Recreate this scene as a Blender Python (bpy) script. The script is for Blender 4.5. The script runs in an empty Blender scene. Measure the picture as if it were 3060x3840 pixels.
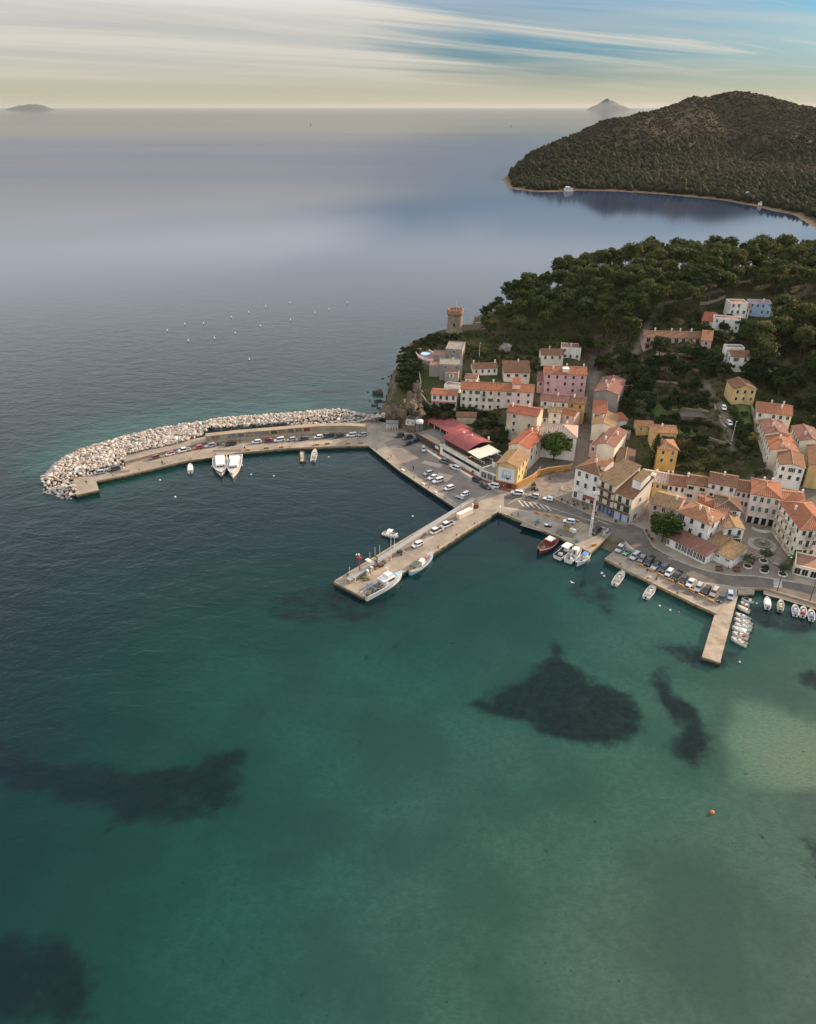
import bpy, bmesh, math, random
import numpy as np
from mathutils import Vector, Matrix, noise as mnoise
R = math.radians
S = bpy.context.scene
COL = S.collection
# ------------------------------------------------------------------ camera
CAM_H = 120.0; FOC = 2700.0; PITCH = math.atan2(1920-396, FOC)
cam = bpy.data.objects.new('camera', bpy.data.cameras.new('camera'))
COL.objects.link(cam); S.camera = cam
cam.location = (0, 0, CAM_H); cam.rotation_euler = (math.pi/2-PITCH, 0, 0)
cam.data.sensor_fit = 'HORIZONTAL'; cam.data.sensor_width = 36; cam.data.lens = 36*FOC/3060
cam.data.clip_start = 1; cam.data.clip_end = 200000
# ------------------------------------------------------------------ sun and sky
SUN_AZ = R(58); SUN_EL = R(19)        # azimuth clockwise from +Y (the view direction)
sun_dir = Vector((math.sin(SUN_AZ)*math.cos(SUN_EL), math.cos(SUN_AZ)*math.cos(SUN_EL), math.sin(SUN_EL)))
sl = bpy.data.lights.new('sun', 'SUN'); sun = bpy.data.objects.new('sun', sl); COL.objects.link(sun)
sl.energy = 5.0; sl.angle = R(2.0); sl.color = (1.0, 0.74, 0.50)
sun.rotation_euler = sun_dir.to_track_quat('Z', 'Y').to_euler()
W = bpy.data.worlds.new('World'); S.world = W; W.use_nodes = True
def build_world():
    nt = W.node_tree; N = nt.nodes; L = nt.links; N.clear()
    def n(t, **k):
        q = N.new(t)
        for a, b in k.items(): setattr(q, a, b)
        return q
    def math_(op, a, b=None, clamp=False):
        q = n('ShaderNodeMath', operation=op, use_clamp=clamp)
        for i, v in enumerate((a, b)):
            if v is None: continue
            if isinstance(v, (int, float)): q.inputs[i].default_value = v
            else: L.new(v, q.inputs[i])
        return q.outputs[0]
    sky = n('ShaderNodeTexSky', sky_type='NISHITA', sun_disc=False, sun_elevation=SUN_EL, sun_rotation=SUN_AZ,
            altitude=100, air_density=1.0, dust_density=2.2, ozone_density=1.5)
    tc = n('ShaderNodeTexCoord'); sep = n('ShaderNodeSeparateXYZ'); L.new(tc.outputs['Generated'], sep.inputs[0])
    X, Y, Z = sep.outputs
    zc = math_('MAXIMUM', Z, 0.0)
    den = math_('ADD', zc, 0.055)
    u = math_('DIVIDE', X, den); v = math_('DIVIDE', Y, den)
    def tex(su, sv, rot, scale, detail, rough, dist=0.0, off=0.0):
        cb = n('ShaderNodeCombineXYZ'); L.new(u, cb.inputs[0]); L.new(v, cb.inputs[1]); cb.inputs[2].default_value = off
        mp = n('ShaderNodeMapping', vector_type='TEXTURE'); mp.inputs['Rotation'].default_value = (0, 0, rot); mp.inputs['Scale'].default_value = (1/su, 1/sv, 1)
        L.new(cb.outputs[0], mp.inputs[0])
        t = n('ShaderNodeTexNoise'); t.inputs['Scale'].default_value = scale; t.inputs['Detail'].default_value = detail
        t.inputs['Roughness'].default_value = rough; t.inputs['Distortion'].default_value = dist
        L.new(mp.outputs[0], t.inputs['Vector']); return t.outputs['Fac']
    def ss(x, a, b):
        q = n('ShaderNodeMapRange', interpolation_type='SMOOTHSTEP'); L.new(x, q.inputs[0])
        q.inputs[1].default_value = a; q.inputs[2].default_value = b; return q.outputs[0]
    streak = tex(0.13, 0.75, R(30), 1.0, 7, 0.62, 0.9, 3.7)      # long cirrus fibres
    veil = tex(0.10, 0.34, R(8), 1.0, 5, 0.55, 0.5, 9.2)       # broad veils
    az = math_('ARCTAN2', X, Y)                                   # a cirrus bank thickens towards the left (out to sea)
    edge = math_('ADD', math_('MULTIPLY', az, -2.2), math_('MULTIPLY', math_('SUBTRACT', 0.10, zc), 3.0))
    bank = ss(math_('ADD', edge, math_('MULTIPLY', math_('SUBTRACT', streak, 0.5), 1.2)), -0.30, 0.26)
    c1 = math_('MULTIPLY', ss(streak, 0.46, 0.70), 0.90)
    c2 = math_('MULTIPLY', ss(veil, 0.44, 0.72), 0.55)
    cl = math_('MAXIMUM', math_('MAXIMUM', c1, c2), math_('MULTIPLY', bank, math_('ADD', 0.76, math_('MULTIPLY', ss(streak, 0.3, 0.7), 0.3))))
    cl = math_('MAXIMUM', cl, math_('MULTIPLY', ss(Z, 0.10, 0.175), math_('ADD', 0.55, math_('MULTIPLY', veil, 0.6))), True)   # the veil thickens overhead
    cl = math_('MULTIPLY', cl, ss(Z, 0.0, 0.035))
    mix = n('ShaderNodeMix', data_type='RGBA'); L.new(cl, mix.inputs[0])
    tint = n('ShaderNodeMix', data_type='RGBA', blend_type='MULTIPLY'); tint.inputs[0].default_value = 1.0
    L.new(sky.outputs[0], tint.inputs[6]); tint.inputs[7].default_value = SKY_TINT
    L.new(tint.outputs[2], mix.inputs[6])
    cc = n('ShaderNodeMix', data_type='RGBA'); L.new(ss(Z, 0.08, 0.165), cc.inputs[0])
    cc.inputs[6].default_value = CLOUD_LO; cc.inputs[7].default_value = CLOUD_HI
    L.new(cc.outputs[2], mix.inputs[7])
    hz = n('ShaderNodeMix', data_type='RGBA')                     # pale warm band of air low over the sea
    L.new(math_('MULTIPLY', math_('SUBTRACT', 1.0, ss(Z, 0.0, 0.060)), 0.92), hz.inputs[0])
    L.new(mix.outputs[2], hz.inputs[6]); hz.inputs[7].default_value = HORIZON
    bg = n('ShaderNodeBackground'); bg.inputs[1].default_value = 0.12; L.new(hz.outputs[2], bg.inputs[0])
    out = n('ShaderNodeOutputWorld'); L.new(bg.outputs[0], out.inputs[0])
SKY_TINT = (0.075, 0.25, 0.46, 1)
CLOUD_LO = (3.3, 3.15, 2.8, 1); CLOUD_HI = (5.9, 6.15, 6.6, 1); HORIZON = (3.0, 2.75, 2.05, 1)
build_world()
W.cycles.sampling_method = 'MANUAL'; W.cycles.sample_map_resolution = 512
S.view_settings.view_transform = 'Standard'; S.view_settings.look = 'None'
S.view_settings.exposure = 0.78; S.view_settings.gamma = 1.0; S.view_settings.use_curve_mapping = False
S.render.engine = 'CYCLES'
cy = S.cycles; cy.use_denoising = True; cy.max_bounces = 6; cy.diffuse_bounces = 2; cy.glossy_bounces = 3
cy.transparent_max_bounces = 12; cy.volume_bounces = 0; cy.sample_clamp_indirect = 6; cy.caustics_reflective = False; cy.caustics_refractive = False
# ------------------------------------------------------------------ measuring: photo pixel -> point of the place
_c, _s = math.cos(PITCH), math.sin(PITCH)
def ray(x, y):
    a, b = (x-1530)/FOC, -(y-1920)/FOC
    return a, _c+b*_s, -_s+b*_c
def P(x, y, z=0.0):
    a, b, c = ray(x, y); t = (z-CAM_H)/c
    return Vector((a*t, b*t, z))
def zone(x0, y0, k):
    return lambda x, y: (x0+x*k, y0+y*k)
z1 = zone(1400, 1100, .3492); z2 = zone(1900, 1100, .3492); z3 = zone(2460, 1050, .3492); z4 = zone(1500, 1500, .3492)
z5 = zone(2000, 1500, .2910); z6 = zone(2460, 1500, .3492); z7 = zone(2100, 1800, .2910); z8 = zone(2560, 1850, .3016)
zA = zone(100, 1500, .3492); zB = zone(600, 1480, .2910); zC = zone(1050, 1480, .3201); zD = zone(1200, 1800, .4075); zE = zone(1500, 1600, .2910)
zJ = zone(2700, 1500, .2320)
class RBF:
    def __init__(s, pts, vals):
        s.p = np.array(pts, float); A = np.linalg.norm(s.p[:, None]-s.p[None], axis=2)
        m = len(pts); B = np.ones((m+1, m+1)); B[:m, :m] = A; B[m, m] = 0
        s.w = np.linalg.solve(B, np.append(np.array(vals, float), 0))
    def __call__(s, q):
        q = np.atleast_2d(np.array(q, float)); return np.linalg.norm(q[:, None]-s.p[None], axis=2) @ s.w[:-1] + s.w[-1]
def sdist(q, poly):
    """signed distance (inside positive) of points q to polygon"""
    q = np.atleast_2d(np.array(q, float)); P0 = np.array(poly, float); P1 = np.roll(P0, -1, 0)
    d = np.full(len(q), 1e9); ins = np.zeros(len(q), bool)
    for a, b in zip(P0, P1):
        e = b-a; w = q-a; t = np.clip((w@e)/max(e@e, 1e-9), 0, 1)
        d = np.minimum(d, np.linalg.norm(w-t[:, None]*e, axis=1))
        c = ((a[1] > q[:, 1]) != (b[1] > q[:, 1]))
        with np.errstate(divide='ignore', invalid='ignore'):
            ins ^= c & (q[:, 0] < (b[0]-a[0])*(q[:, 1]-a[1])/(b[1]-a[1]+1e-12)+a[0])
    return np.where(ins, d, -d)
def sst(x, a, b):
    t = np.clip((x-a)/(b-a), 0, 1); return t*t*(3-2*t)
# ------------------------------------------------------------------ mesh and object helpers
class MB:
    def __init__(s): s.v = []; s.f = []; s.m = []
    def add(s, vs, fs, m=0):
        o = len(s.v); s.v += [tuple(p) for p in vs]; s.f += [tuple(i+o for i in f) for f in fs]; s.m += [m]*len(fs); return s
    def box(s, c, d, m=0, rz=0.0, taper=1.0):
        x, y, z = c; a, b, h = d[0]/2, d[1]/2, d[2]/2; cs, sn = math.cos(rz), math.sin(rz); vs = []
        for k, t in ((-h, 1), (h, taper)):
            for i, j in ((-a, -b), (a, -b), (a, b), (-a, b)):
                vs.append((x+(i*cs-j*sn)*t, y+(i*sn+j*cs)*t, z+k))
        return s.add(vs, [(3, 2, 1, 0), (4, 5, 6, 7), (0, 1, 5, 4), (1, 2, 6, 5), (2, 3, 7, 6), (3, 0, 4, 7)], m)
    def prism(s, poly, z0, z1, m=0, mtop=None, bottom=False):
        n = len(poly); vs = [(p[0], p[1], z0) for p in poly]+[(p[0], p[1], z1) for p in poly]
        ar = sum(poly[i][0]*poly[(i+1) % n][1]-poly[(i+1) % n][0]*poly[i][1] for i in range(n))
        ix = list(range(n)) if ar > 0 else list(range(n))[::-1]
        sides = [(ix[i], ix[(i+1) % n], ix[(i+1) % n]+n, ix[i]+n) for i in range(n)]
        o = len(s.v); s.add(vs, sides, m); s.f.append(tuple(i+n+o for i in ix)); s.m.append(m if mtop is None else mtop)
        if bottom: s.f.append(tuple(i+o for i in reversed(ix))); s.m.append(m)
        return s
    def cyl(s, c, r0, r1, h, n=10, m=0, cap=True):
        x, y, z = c; vs = []
        for k, r in ((0, r0), (h, r1)):
            for i in range(n):
                a = 2*math.pi*i/n; vs.append((x+r*math.cos(a), y+r*math.sin(a), z+k))
        fs = [(i, (i+1) % n, (i+1) % n+n, i+n) for i in range(n)]
        if cap: fs += [tuple(range(n, 2*n)), tuple(range(n))[::-1]]
        return s.add(vs, fs, m)
    def tube(s, a, b, r0, r1=None, n=6, m=0):
        r1 = r0 if r1 is None else r1; a = Vector(a); b = Vector(b); d = (b-a)
        if d.length < 1e-6: return s
        q = d.to_track_quat('Z', 'Y'); vs = []
        for p, r in ((a, r0), (b, r1)):
            for i in range(n):
                t = 2*math.pi*i/n; vs.append(p+q@Vector((r*math.cos(t), r*math.sin(t), 0)))
        return s.add(vs, [(i, (i+1) % n, (i+1) % n+n, i+n) for i in range(n)]+[tuple(range(n, 2*n)), tuple(range(n))[::-1]], m)
    def lathe(s, prof, n=16, m=0, c=(0, 0, 0)):
        vs = []
        for r, z in prof:
            for i in range(n):
                a = 2*math.pi*i/n; vs.append((c[0]+r*math.cos(a), c[1]+r*math.sin(a), c[2]+z))
        fs = [(j*n+i, j*n+(i+1) % n, (j+1)*n+(i+1) % n, (j+1)*n+i) for j in range(len(prof)-1) for i in range(n)]
        fs.append(tuple(range((len(prof)-1)*n, len(prof)*n))); fs.append(tuple(range(n))[::-1])
        return s.add(vs, fs, m)
    def ball(s, c, r, seg=8, rings=6, m=0, sq=(1, 1, 1)):
        prof = [(max(1e-3, r*math.sin(math.pi*k/rings)), -r*math.cos(math.pi*k/rings)) for k in range(rings+1)]
        o = len(s.v); s.lathe(prof, seg, m)
        for i in range(o, len(s.v)):
            v = s.v[i]; s.v[i] = (c[0]+v[0]*sq[0], c[1]+v[1]*sq[1], c[2]+v[2]*sq[2])
        return s
    def mesh(s, name, mats=(), smooth=False):
        me = bpy.data.meshes.new(name); me.from_pydata(s.v, [], s.f)
        for m in mats: me.materials.append(m)
        if len(mats) > 1: me.polygons.foreach_set('material_index', s.m)
        if smooth: me.polygons.foreach_set('use_smooth', [True]*len(s.f))
        me.update(); return me
def obj(name, me, parent=None, loc=None, rz=None, **kw):
    o = bpy.data.objects.new(name, me); COL.objects.link(o)
    if parent is not None: o.parent = parent
    if loc is not None: o.location = loc
    if rz is not None: o.rotation_euler = (0, 0, rz)
    for k, v in kw.items(): o[k] = v
    return o
def thing(name, label, cat, loc=(0, 0, 0), rz=0.0, group=None, me=None):
    o = obj(name, me, None, loc, rz, label=label, category=cat)
    if group: o['group'] = group
    return o
def struct(name, me, **k): return obj(name, me, kind='structure', **k)
def copy_tree(o, parent=None):
    c = o.copy(); COL.objects.link(c); c.parent = parent
    for ch in o.children: copy_tree(ch, c)
    return c
# ------------------------------------------------------------------ materials
MAT = {}
def lin(c): return tuple(((v/12.92) if v <= .04045 else ((v+.055)/1.055)**2.4) for v in c)
def newmat(name):
    m = bpy.data.materials.new(name); m.use_nodes = True; nt = m.node_tree
    return m, nt, nt.nodes['Principled BSDF'], nt.nodes, nt.links
def mat(name, col, rough=0.8, col2=None, scale=0.6, detail=5, lo=.35, hi=.68, metal=0.0, bump=0.0, bscale=None, spec=0.3, streak=None, coat=0.0):
    """plain surface with broken-up colour: noise in metres of the object's own space"""
    if name in MAT: return MAT[name]
    m, nt, b, N, L = newmat(name); b.inputs['Roughness'].default_value = rough; b.inputs['Metallic'].default_value = metal
    b.inputs['Specular IOR Level'].default_value = spec; b.inputs['Coat Weight'].default_value = coat
    b.inputs['Base Color'].default_value = (*col, 1)
    if col2 is not None or bump:
        tc = N.new('ShaderNodeNewGeometry'); mp = N.new('ShaderNodeMapping'); L.new(tc.outputs['Position'], mp.inputs[0])
        if streak: mp.inputs['Scale'].default_value = streak
        t = N.new('ShaderNodeTexNoise'); t.inputs['Scale'].default_value = scale; t.inputs['Detail'].default_value = detail; t.inputs['Roughness'].default_value = .62
        L.new(mp.outputs[0], t.inputs['Vector'])
        if col2 is not None:
            r = N.new('ShaderNodeMapRange'); L.new(t.outputs['Fac'], r.inputs[0]); r.inputs[1].default_value = lo; r.inputs[2].default_value = hi
            x = N.new('ShaderNodeMix'); x.data_type = 'RGBA'; L.new(r.outputs[0], x.inputs[0])
            x.inputs[6].default_value = (*col, 1); x.inputs[7].default_value = (*col2, 1); L.new(x.outputs[2], b.inputs['Base Color'])
        if bump:
            t2 = t
            if bscale:
                t2 = N.new('ShaderNodeTexNoise'); t2.inputs['Scale'].default_value = bscale; t2.inputs['Detail'].default_value = 4; L.new(tc.outputs['Position'], t2.inputs['Vector'])
            bp = N.new('ShaderNodeBump'); bp.inputs['Strength'].default_value = 1; bp.inputs['Distance'].default_value = bump
            L.new(t2.outputs['Fac'], bp.inputs['Height']); L.new(bp.outputs[0], b.inputs['Normal'])
    MAT[name] = m; return m
def foliage(name, c1, c2, c3=None):
    if name in MAT: return MAT[name]
    m, nt, b, N, L = newmat(name); b.inputs['Roughness'].default_value = .75; b.inputs['Specular IOR Level'].default_value = .15
    oi = N.new('ShaderNodeObjectInfo'); g = N.new('ShaderNodeNewGeometry')
    t = N.new('ShaderNodeTexNoise'); t.inputs['Scale'].default_value = .55; t.inputs['Detail'].default_value = 3; L.new(g.outputs['Position'], t.inputs['Vector'])
    ad = N.new('ShaderNodeMath'); ad.operation = 'MULTIPLY_ADD'; L.new(oi.outputs['Random'], ad.inputs[0]); ad.inputs[1].default_value = .55; L.new(t.outputs['Fac'], ad.inputs[2])
    r = N.new('ShaderNodeMapRange'); L.new(ad.outputs[0], r.inputs[0]); r.inputs[1].default_value = .45; r.inputs[2].default_value = 1.05
    x = N.new('ShaderNodeMix'); x.data_type = 'RGBA'; L.new(r.outputs[0], x.inputs[0]); x.inputs[6].default_value = (*c1, 1); x.inputs[7].default_value = (*c2, 1)
    L.new(x.outputs[2], b.inputs['Base Color'])
    tr = N.new('ShaderNodeBsdfTranslucent'); L.new(x.outputs[2], tr.inputs[0]); mx = N.new('ShaderNodeMixShader'); mx.inputs[0].default_value = .25
    L.new(b.outputs[0], mx.inputs[1]); L.new(tr.outputs[0], mx.inputs[2]); L.new(mx.outputs[0], N['Material Output'].inputs[0])
    MAT[name] = m; return m
rnd = random.Random(7)
# ------------------------------------------------------------------ sea bed and sea
def grid_mesh(name, xs, ys, zf, mats, attrs={}, smooth=True):
    nx, ny = len(xs), len(ys); XX, YY = np.meshgrid(xs, ys); q = np.stack([XX.ravel(), YY.ravel()], 1)
    z = zf(q); co = np.column_stack([q, z]); me = bpy.data.meshes.new(name)
    i = np.arange((nx-1)*(ny-1)); r, c = i//(nx-1), i % (nx-1); a = r*nx+c
    fs = np.stack([a, a+1, a+nx+1, a+nx], 1)
    me.vertices.add(len(co)); me.vertices.foreach_set('co', co.ravel()); me.loops.add(fs.size); me.loops.foreach_set('vertex_index', fs.ravel())
    me.polygons.add(len(fs)); me.polygons.foreach_set('loop_start', np.arange(len(fs))*4); me.polygons.foreach_set('loop_total', np.full(len(fs), 4))
    if smooth: me.polygons.foreach_set('use_smooth', np.ones(len(fs), bool))
    me.update(calc_edges=True)
    for k, f in attrs.items():
        at = me.attributes.new(k, 'FLOAT', 'POINT'); at.data.foreach_set('value', np.asarray(f(q, z), np.float32))
    for m in mats: me.materials.append(m)
    return me
DEPTH = [(2980,3760,1.1),(2900,2850,1.0),(3060,2620,1.3),(2640,2900,2.2),(2400,3550,1.5),(2650,3250,1.7),(1500,3600,2.8),(2000,3400,2.1),(750,3750,4.6),(100,3500,7.5),(100,3000,9),(100,2500,11),(800,2620,5.6),
 (900,3100,5.2),(1200,2520,4.8),(1500,2800,3.7),(2000,2480,4.0),(2050,3000,2.7),(2450,2320,2.6),(2620,2420,3.0),(2900,2420,2.6),(3060,2340,2.4),(1950,2200,7.5),(2280,2160,5.5),(2050,2080,9),(1500,2350,7.5),(1720,2080,9.5),(1300,1950,11),(1550,1850,11),(800,1950,12),(800,2200,9),(350,2050,12),(350,2300,9.5),
 (60,1950,14),(150,1750,9),(450,1620,9),(800,1560,9),(1200,1530,7),(1400,1500,3),(700,1400,18),(0,1400,22),(1250,1400,14),(1430,1330,10),(0,1000,30),(900,1100,26),(1500,1150,18),(2000,900,25),(500,1628,4),(800,1575,4),(250,1706,4),(150,1800,3.5),(230,1880,5),(1100,1553,3.5),(1300,1540,3)]
bedf = RBF([P(x, y, -d)[:2] for x, y, d in DEPTH], [d for *_, d in DEPTH])
GR = [[(960,2330),(1020,2270),(1180,2230),(1420,2260),(1500,2300),(1460,2360),(1250,2400),(1010,2380)],
 [(1750,2690),(1850,2640),(1960,2580),(2045,2490),(2055,2440),(2100,2450),(2120,2520),(2230,2600),(2380,2660),(2410,2730),(2400,2800),(2280,2860),(2080,2830),(1960,2770),(1800,2720)],
 [(2430,2560),(2490,2540),(2520,2640),(2600,2700),(2660,2800),(2650,2890),(2580,2930),(2480,2870),(2520,2790),(2450,2680)],
 [(-200,2800),(60,2820),(200,2900),(420,2900),(560,2930),(740,2900),(940,2830),(930,3010),(860,3110),(640,3140),(470,3150),(320,3080),(120,3030),(-200,2960)],
 [(-300,3560),(100,3560),(290,3570),(360,3680),(420,3900),(-300,3900)],
 [(2400,2450),(2560,2450),(2640,2480),(2760,2470),(2800,2520),(2700,2560),(2560,2550),(2450,2500)],
 [(3000,3200),(3060,3210),(3120,3260),(3050,3260)],[(3010,3310),(3060,3300),(3150,3340),(3080,3390)],
 [(1010,3370),(1100,3350),(1200,3400),(1160,3480),(1050,3470)],
 [(2080,2230),(2240,2190),(2330,2290),(2300,2400),(2210,2330),(2120,2280)],
 [(2700,2300),(3060,2330),(3100,2420),(2980,2430),(2760,2380)],[(2900,2560),(3060,2540),(3150,2640),(3060,2680)],[(2270,2105),(2460,2200),(2690,2305),(2660,2350),(2560,2300),(2400,2230),(2280,2170)]]
GRS = [0.62, 1, 1, .9, 1, .75, 1.2, 1.2, .42, .5, .85, .7, .7]
grass_polys = [[tuple(P(x, y, -4)[:2]) for x, y in g] for g in GR]
SAND = [tuple(P(x, y, -1.5)[:2]) for x, y in [(2740,2640),(2860,2650),(3060,2740),(3250,2850),(3250,3000),(2900,2990),(2730,2960),(2700,2800)]]
def bed_z(q): 
    d = np.clip(bedf(q), .7, 34); r = np.hypot(q[:, 0], q[:, 1]-200)
    return -np.where(r > 420, np.maximum(d, np.clip((r-420)*.1+14, 0, 34)), d)
def a_grass(q, z):
    v = np.full(len(q), -1.0)
    for p, s in zip(grass_polys, GRS):
        sd = sdist(q, p); v = np.maximum(v, np.clip(sd/2.6, -1, 1)*.5+.5*0 + (s-1)*.7*(sd > -3))
    return v
xs = np.concatenate([[-45000, -20000, -8000, -3000, -1400, -800, -500], np.linspace(-300, 330, 253), [500, 800, 1400, 3000, 8000, 20000, 45000]])
ys = np.concatenate([[-45000, -8000, -1000, -100], np.linspace(20, 460, 177), [600, 900, 1400, 2000, 4000, 8000, 20000, 45000]])
def sea_material():
    m, nt, b, N, L = newmat('sea_water'); N.remove(b); out = N['Material Output']
    def mt(op, a, bb=None, c=None, clamp=False):
        q = N.new('ShaderNodeMath'); q.operation = op; q.use_clamp = clamp
        for i, v in enumerate((a, bb, c)):
            if v is None: continue
            if isinstance(v, (int, float)): q.inputs[i].default_value = v
            else: L.new(v, q.inputs[i])
        return q.outputs[0]
    g = N.new('ShaderNodeNewGeometry'); sp = N.new('ShaderNodeSeparateXYZ'); L.new(g.outputs['Position'], sp.inputs[0])
    def nz(scale, sc=(1, 1, 1), det=3, rough=.5, rot=0, dist=0):
        mp = N.new('ShaderNodeMapping'); mp.inputs['Scale'].default_value = sc; mp.inputs['Rotation'].default_value = (0, 0, rot); L.new(g.outputs['Position'], mp.inputs[0])
        t = N.new('ShaderNodeTexNoise'); t.inputs['Scale'].default_value = scale; t.inputs['Detail'].default_value = det; t.inputs['Roughness'].default_value = rough; t.inputs['Distortion'].default_value = dist
        L.new(mp.outputs[0], t.inputs['Vector']); return t.outputs['Fac']
    def mr(v, a, bb, c, d, kind='SMOOTHSTEP'):
        q = N.new('ShaderNodeMapRange'); q.interpolation_type = kind; L.new(v, q.inputs[0])
        for i, w in enumerate((a, bb, c, d)): q.inputs[i+1].default_value = w
        return q.outputs[0]
    def at(n):
        q = N.new('ShaderNodeAttribute'); q.attribute_name = n; return q.outputs['Fac']
    def mix(f, a, bb):
        x = N.new('ShaderNodeMix'); x.data_type = 'RGBA'
        for i, v in ((0, f), (6, a), (7, bb)):
            if isinstance(v, tuple): x.inputs[i].default_value = (*v, 1)
            else: L.new(v, x.inputs[i])
        return x.outputs[2]
    # body of the water: what the bed and the depth of water over it look like (sand, seagrass meadows, deep sea)
    n1 = nz(.16, det=8, rough=.65); n2 = nz(.05, det=5); n3 = nz(.22, det=2); n4 = nz(.6, det=4, rough=.7)
    gr = mr(mt('MULTIPLY_ADD', n4, .45, mt('MULTIPLY_ADD', n1, 1.5, at('seagrass'))), .80, 1.42, 0, .95)
    gr = mt('MAXIMUM', gr, mr(n3, .70, .77, 0, .55))
    sand = mix(mr(n2, .35, .65, 0, 1), SAND1, SAND2); sand = mix(mr(n4, .4, .62, 0, .35), sand, SAND3)
    sand = mix(mt('MULTIPLY', at('bare_sand'), mr(n2, .25, .6, .55, 1)), sand, SAND4)
    n5 = nz(1.1, det=2, rough=.5); gr = mt('MAXIMUM', gr, mt('MULTIPLY', mr(n5, .705, .76, 0, .7), mr(n2, .42, .56, 0, 1)))
    rip = nz(.9, (1, 3.2, 1), 3, .6, .35, .6); sand = mix(mr(rip, .42, .62, 0, .30), sand, SAND3)
    bed = mix(gr, sand, mix(mr(n4, .38, .66, 0, 1), GRASS, (.020, .021, .019)))
    d = mt('MAXIMUM', at('depth'), 0.0)
    cb = N.new('ShaderNodeCombineColor')
    for i, k in enumerate(KABS): L.new(mt('POWER', 2.71828, mt('MULTIPLY', d, -k)), cb.inputs[i])
    tr = N.new('ShaderNodeMix'); tr.data_type = 'RGBA'; tr.blend_type = 'MULTIPLY'; tr.inputs[0].default_value = 1; L.new(bed, tr.inputs[6]); L.new(cb.outputs[0], tr.inputs[7])
    body = mix(mr(d, 2, 12, 0, 1, 'LINEAR'), tr.outputs[2], mix(mr(sp.outputs[1], 420, 1100, 0, 1), DEEP, (.011, .028, .070)))
    # wind: a breeze ruffles the open sea about one to six km out; inside the bay it is calm
    wn = nz(.0011, (.35, 1, 1), 4, .55); yw = mt('MULTIPLY_ADD', mt('SUBTRACT', wn, .5), 700, sp.outputs[1])
    wind = mt('MULTIPLY', mr(yw, 1000, 1700, 0, 1), mr(yw, 2300, 4600, 1, .08))
    bands = mr(nz(.0009, (.22, 1, 1), 4, .6, .1), .36, .62, .5, 1)
    slope = mt('MULTIPLY_ADD', mt('MULTIPLY', wind, bands), .15, .03)
    far = mr(sp.outputs[1], 260, 500, 0, 1); left = mr(sp.outputs[0], 60, -120, 0, 1)
    outer = mt('MULTIPLY', mt('MAXIMUM', far, left), mr(sp.outputs[1], 700, 300, .25, 1))
    slope = mt('MULTIPLY_ADD', outer, .03, slope)
    h = mt('MULTIPLY_ADD', nz(.09, (1, 1.7, 1), 4, .6, .5, .4), 1.1, mt('MULTIPLY', nz(.42, (1, 1.5, 1), 3, .6, .3), .30))
    amp = mt('MULTIPLY', mt('MULTIPLY_ADD', outer, .75, .10), mr(sp.outputs[1], 330, 620, 1, .10))
    bp = N.new('ShaderNodeBump'); bp.inputs['Strength'].default_value = 1; bp.inputs['Distance'].default_value = .7; L.new(mt('MULTIPLY', h, amp), bp.inputs['Height'])
    dt = N.new('ShaderNodeVectorMath'); dt.operation = 'DOT_PRODUCT'; L.new(g.outputs['Incoming'], dt.inputs[0]); L.new(bp.outputs[0], dt.inputs[1])
    c = mt('MAXIMUM', dt.outputs['Value'], 0.0)
    ce = mt('SQRT', mt('MULTIPLY_ADD', c, c, mt('MULTIPLY', slope, slope)))
    F = mt('MULTIPLY_ADD', mt('POWER', mt('SUBTRACT', 1.0, mt('MINIMUM', ce, 1.0)), 5.0), .98, .014, True)
    gl = N.new('ShaderNodeBsdfGlossy'); L.new(mt('MULTIPLY_ADD', slope, 1.0, .03), gl.inputs['Roughness']); L.new(bp.outputs[0], gl.inputs['Normal'])
    df = N.new('ShaderNodeBsdfDiffuse'); L.new(body, df.inputs[0]); mx = N.new('ShaderNodeMixShader'); L.new(F, mx.inputs[0]); L.new(df.outputs[0], mx.inputs[1]); L.new(gl.outputs[0], mx.inputs[2])
    L.new(mx.outputs[0], out.inputs['Surface']); return m
SAND1, SAND2, SAND3, SAND4, GRASS, DEEP = (.062, .073, .056), (.096, .105, .078), (.047, .057, .044), (.150, .152, .104), (.0080, .0080, .0085), (.0035, .0145, .022)
KABS = (.46, .085, .080)
struct('sea', grid_mesh('sea', xs, ys, lambda q: np.zeros(len(q)), [sea_material()], {'depth': lambda q, z: -bed_z(q), 'seagrass': a_grass, 'bare_sand': lambda q, z: sst(sdist(q, SAND), -1.0, 2.5)}))
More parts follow.
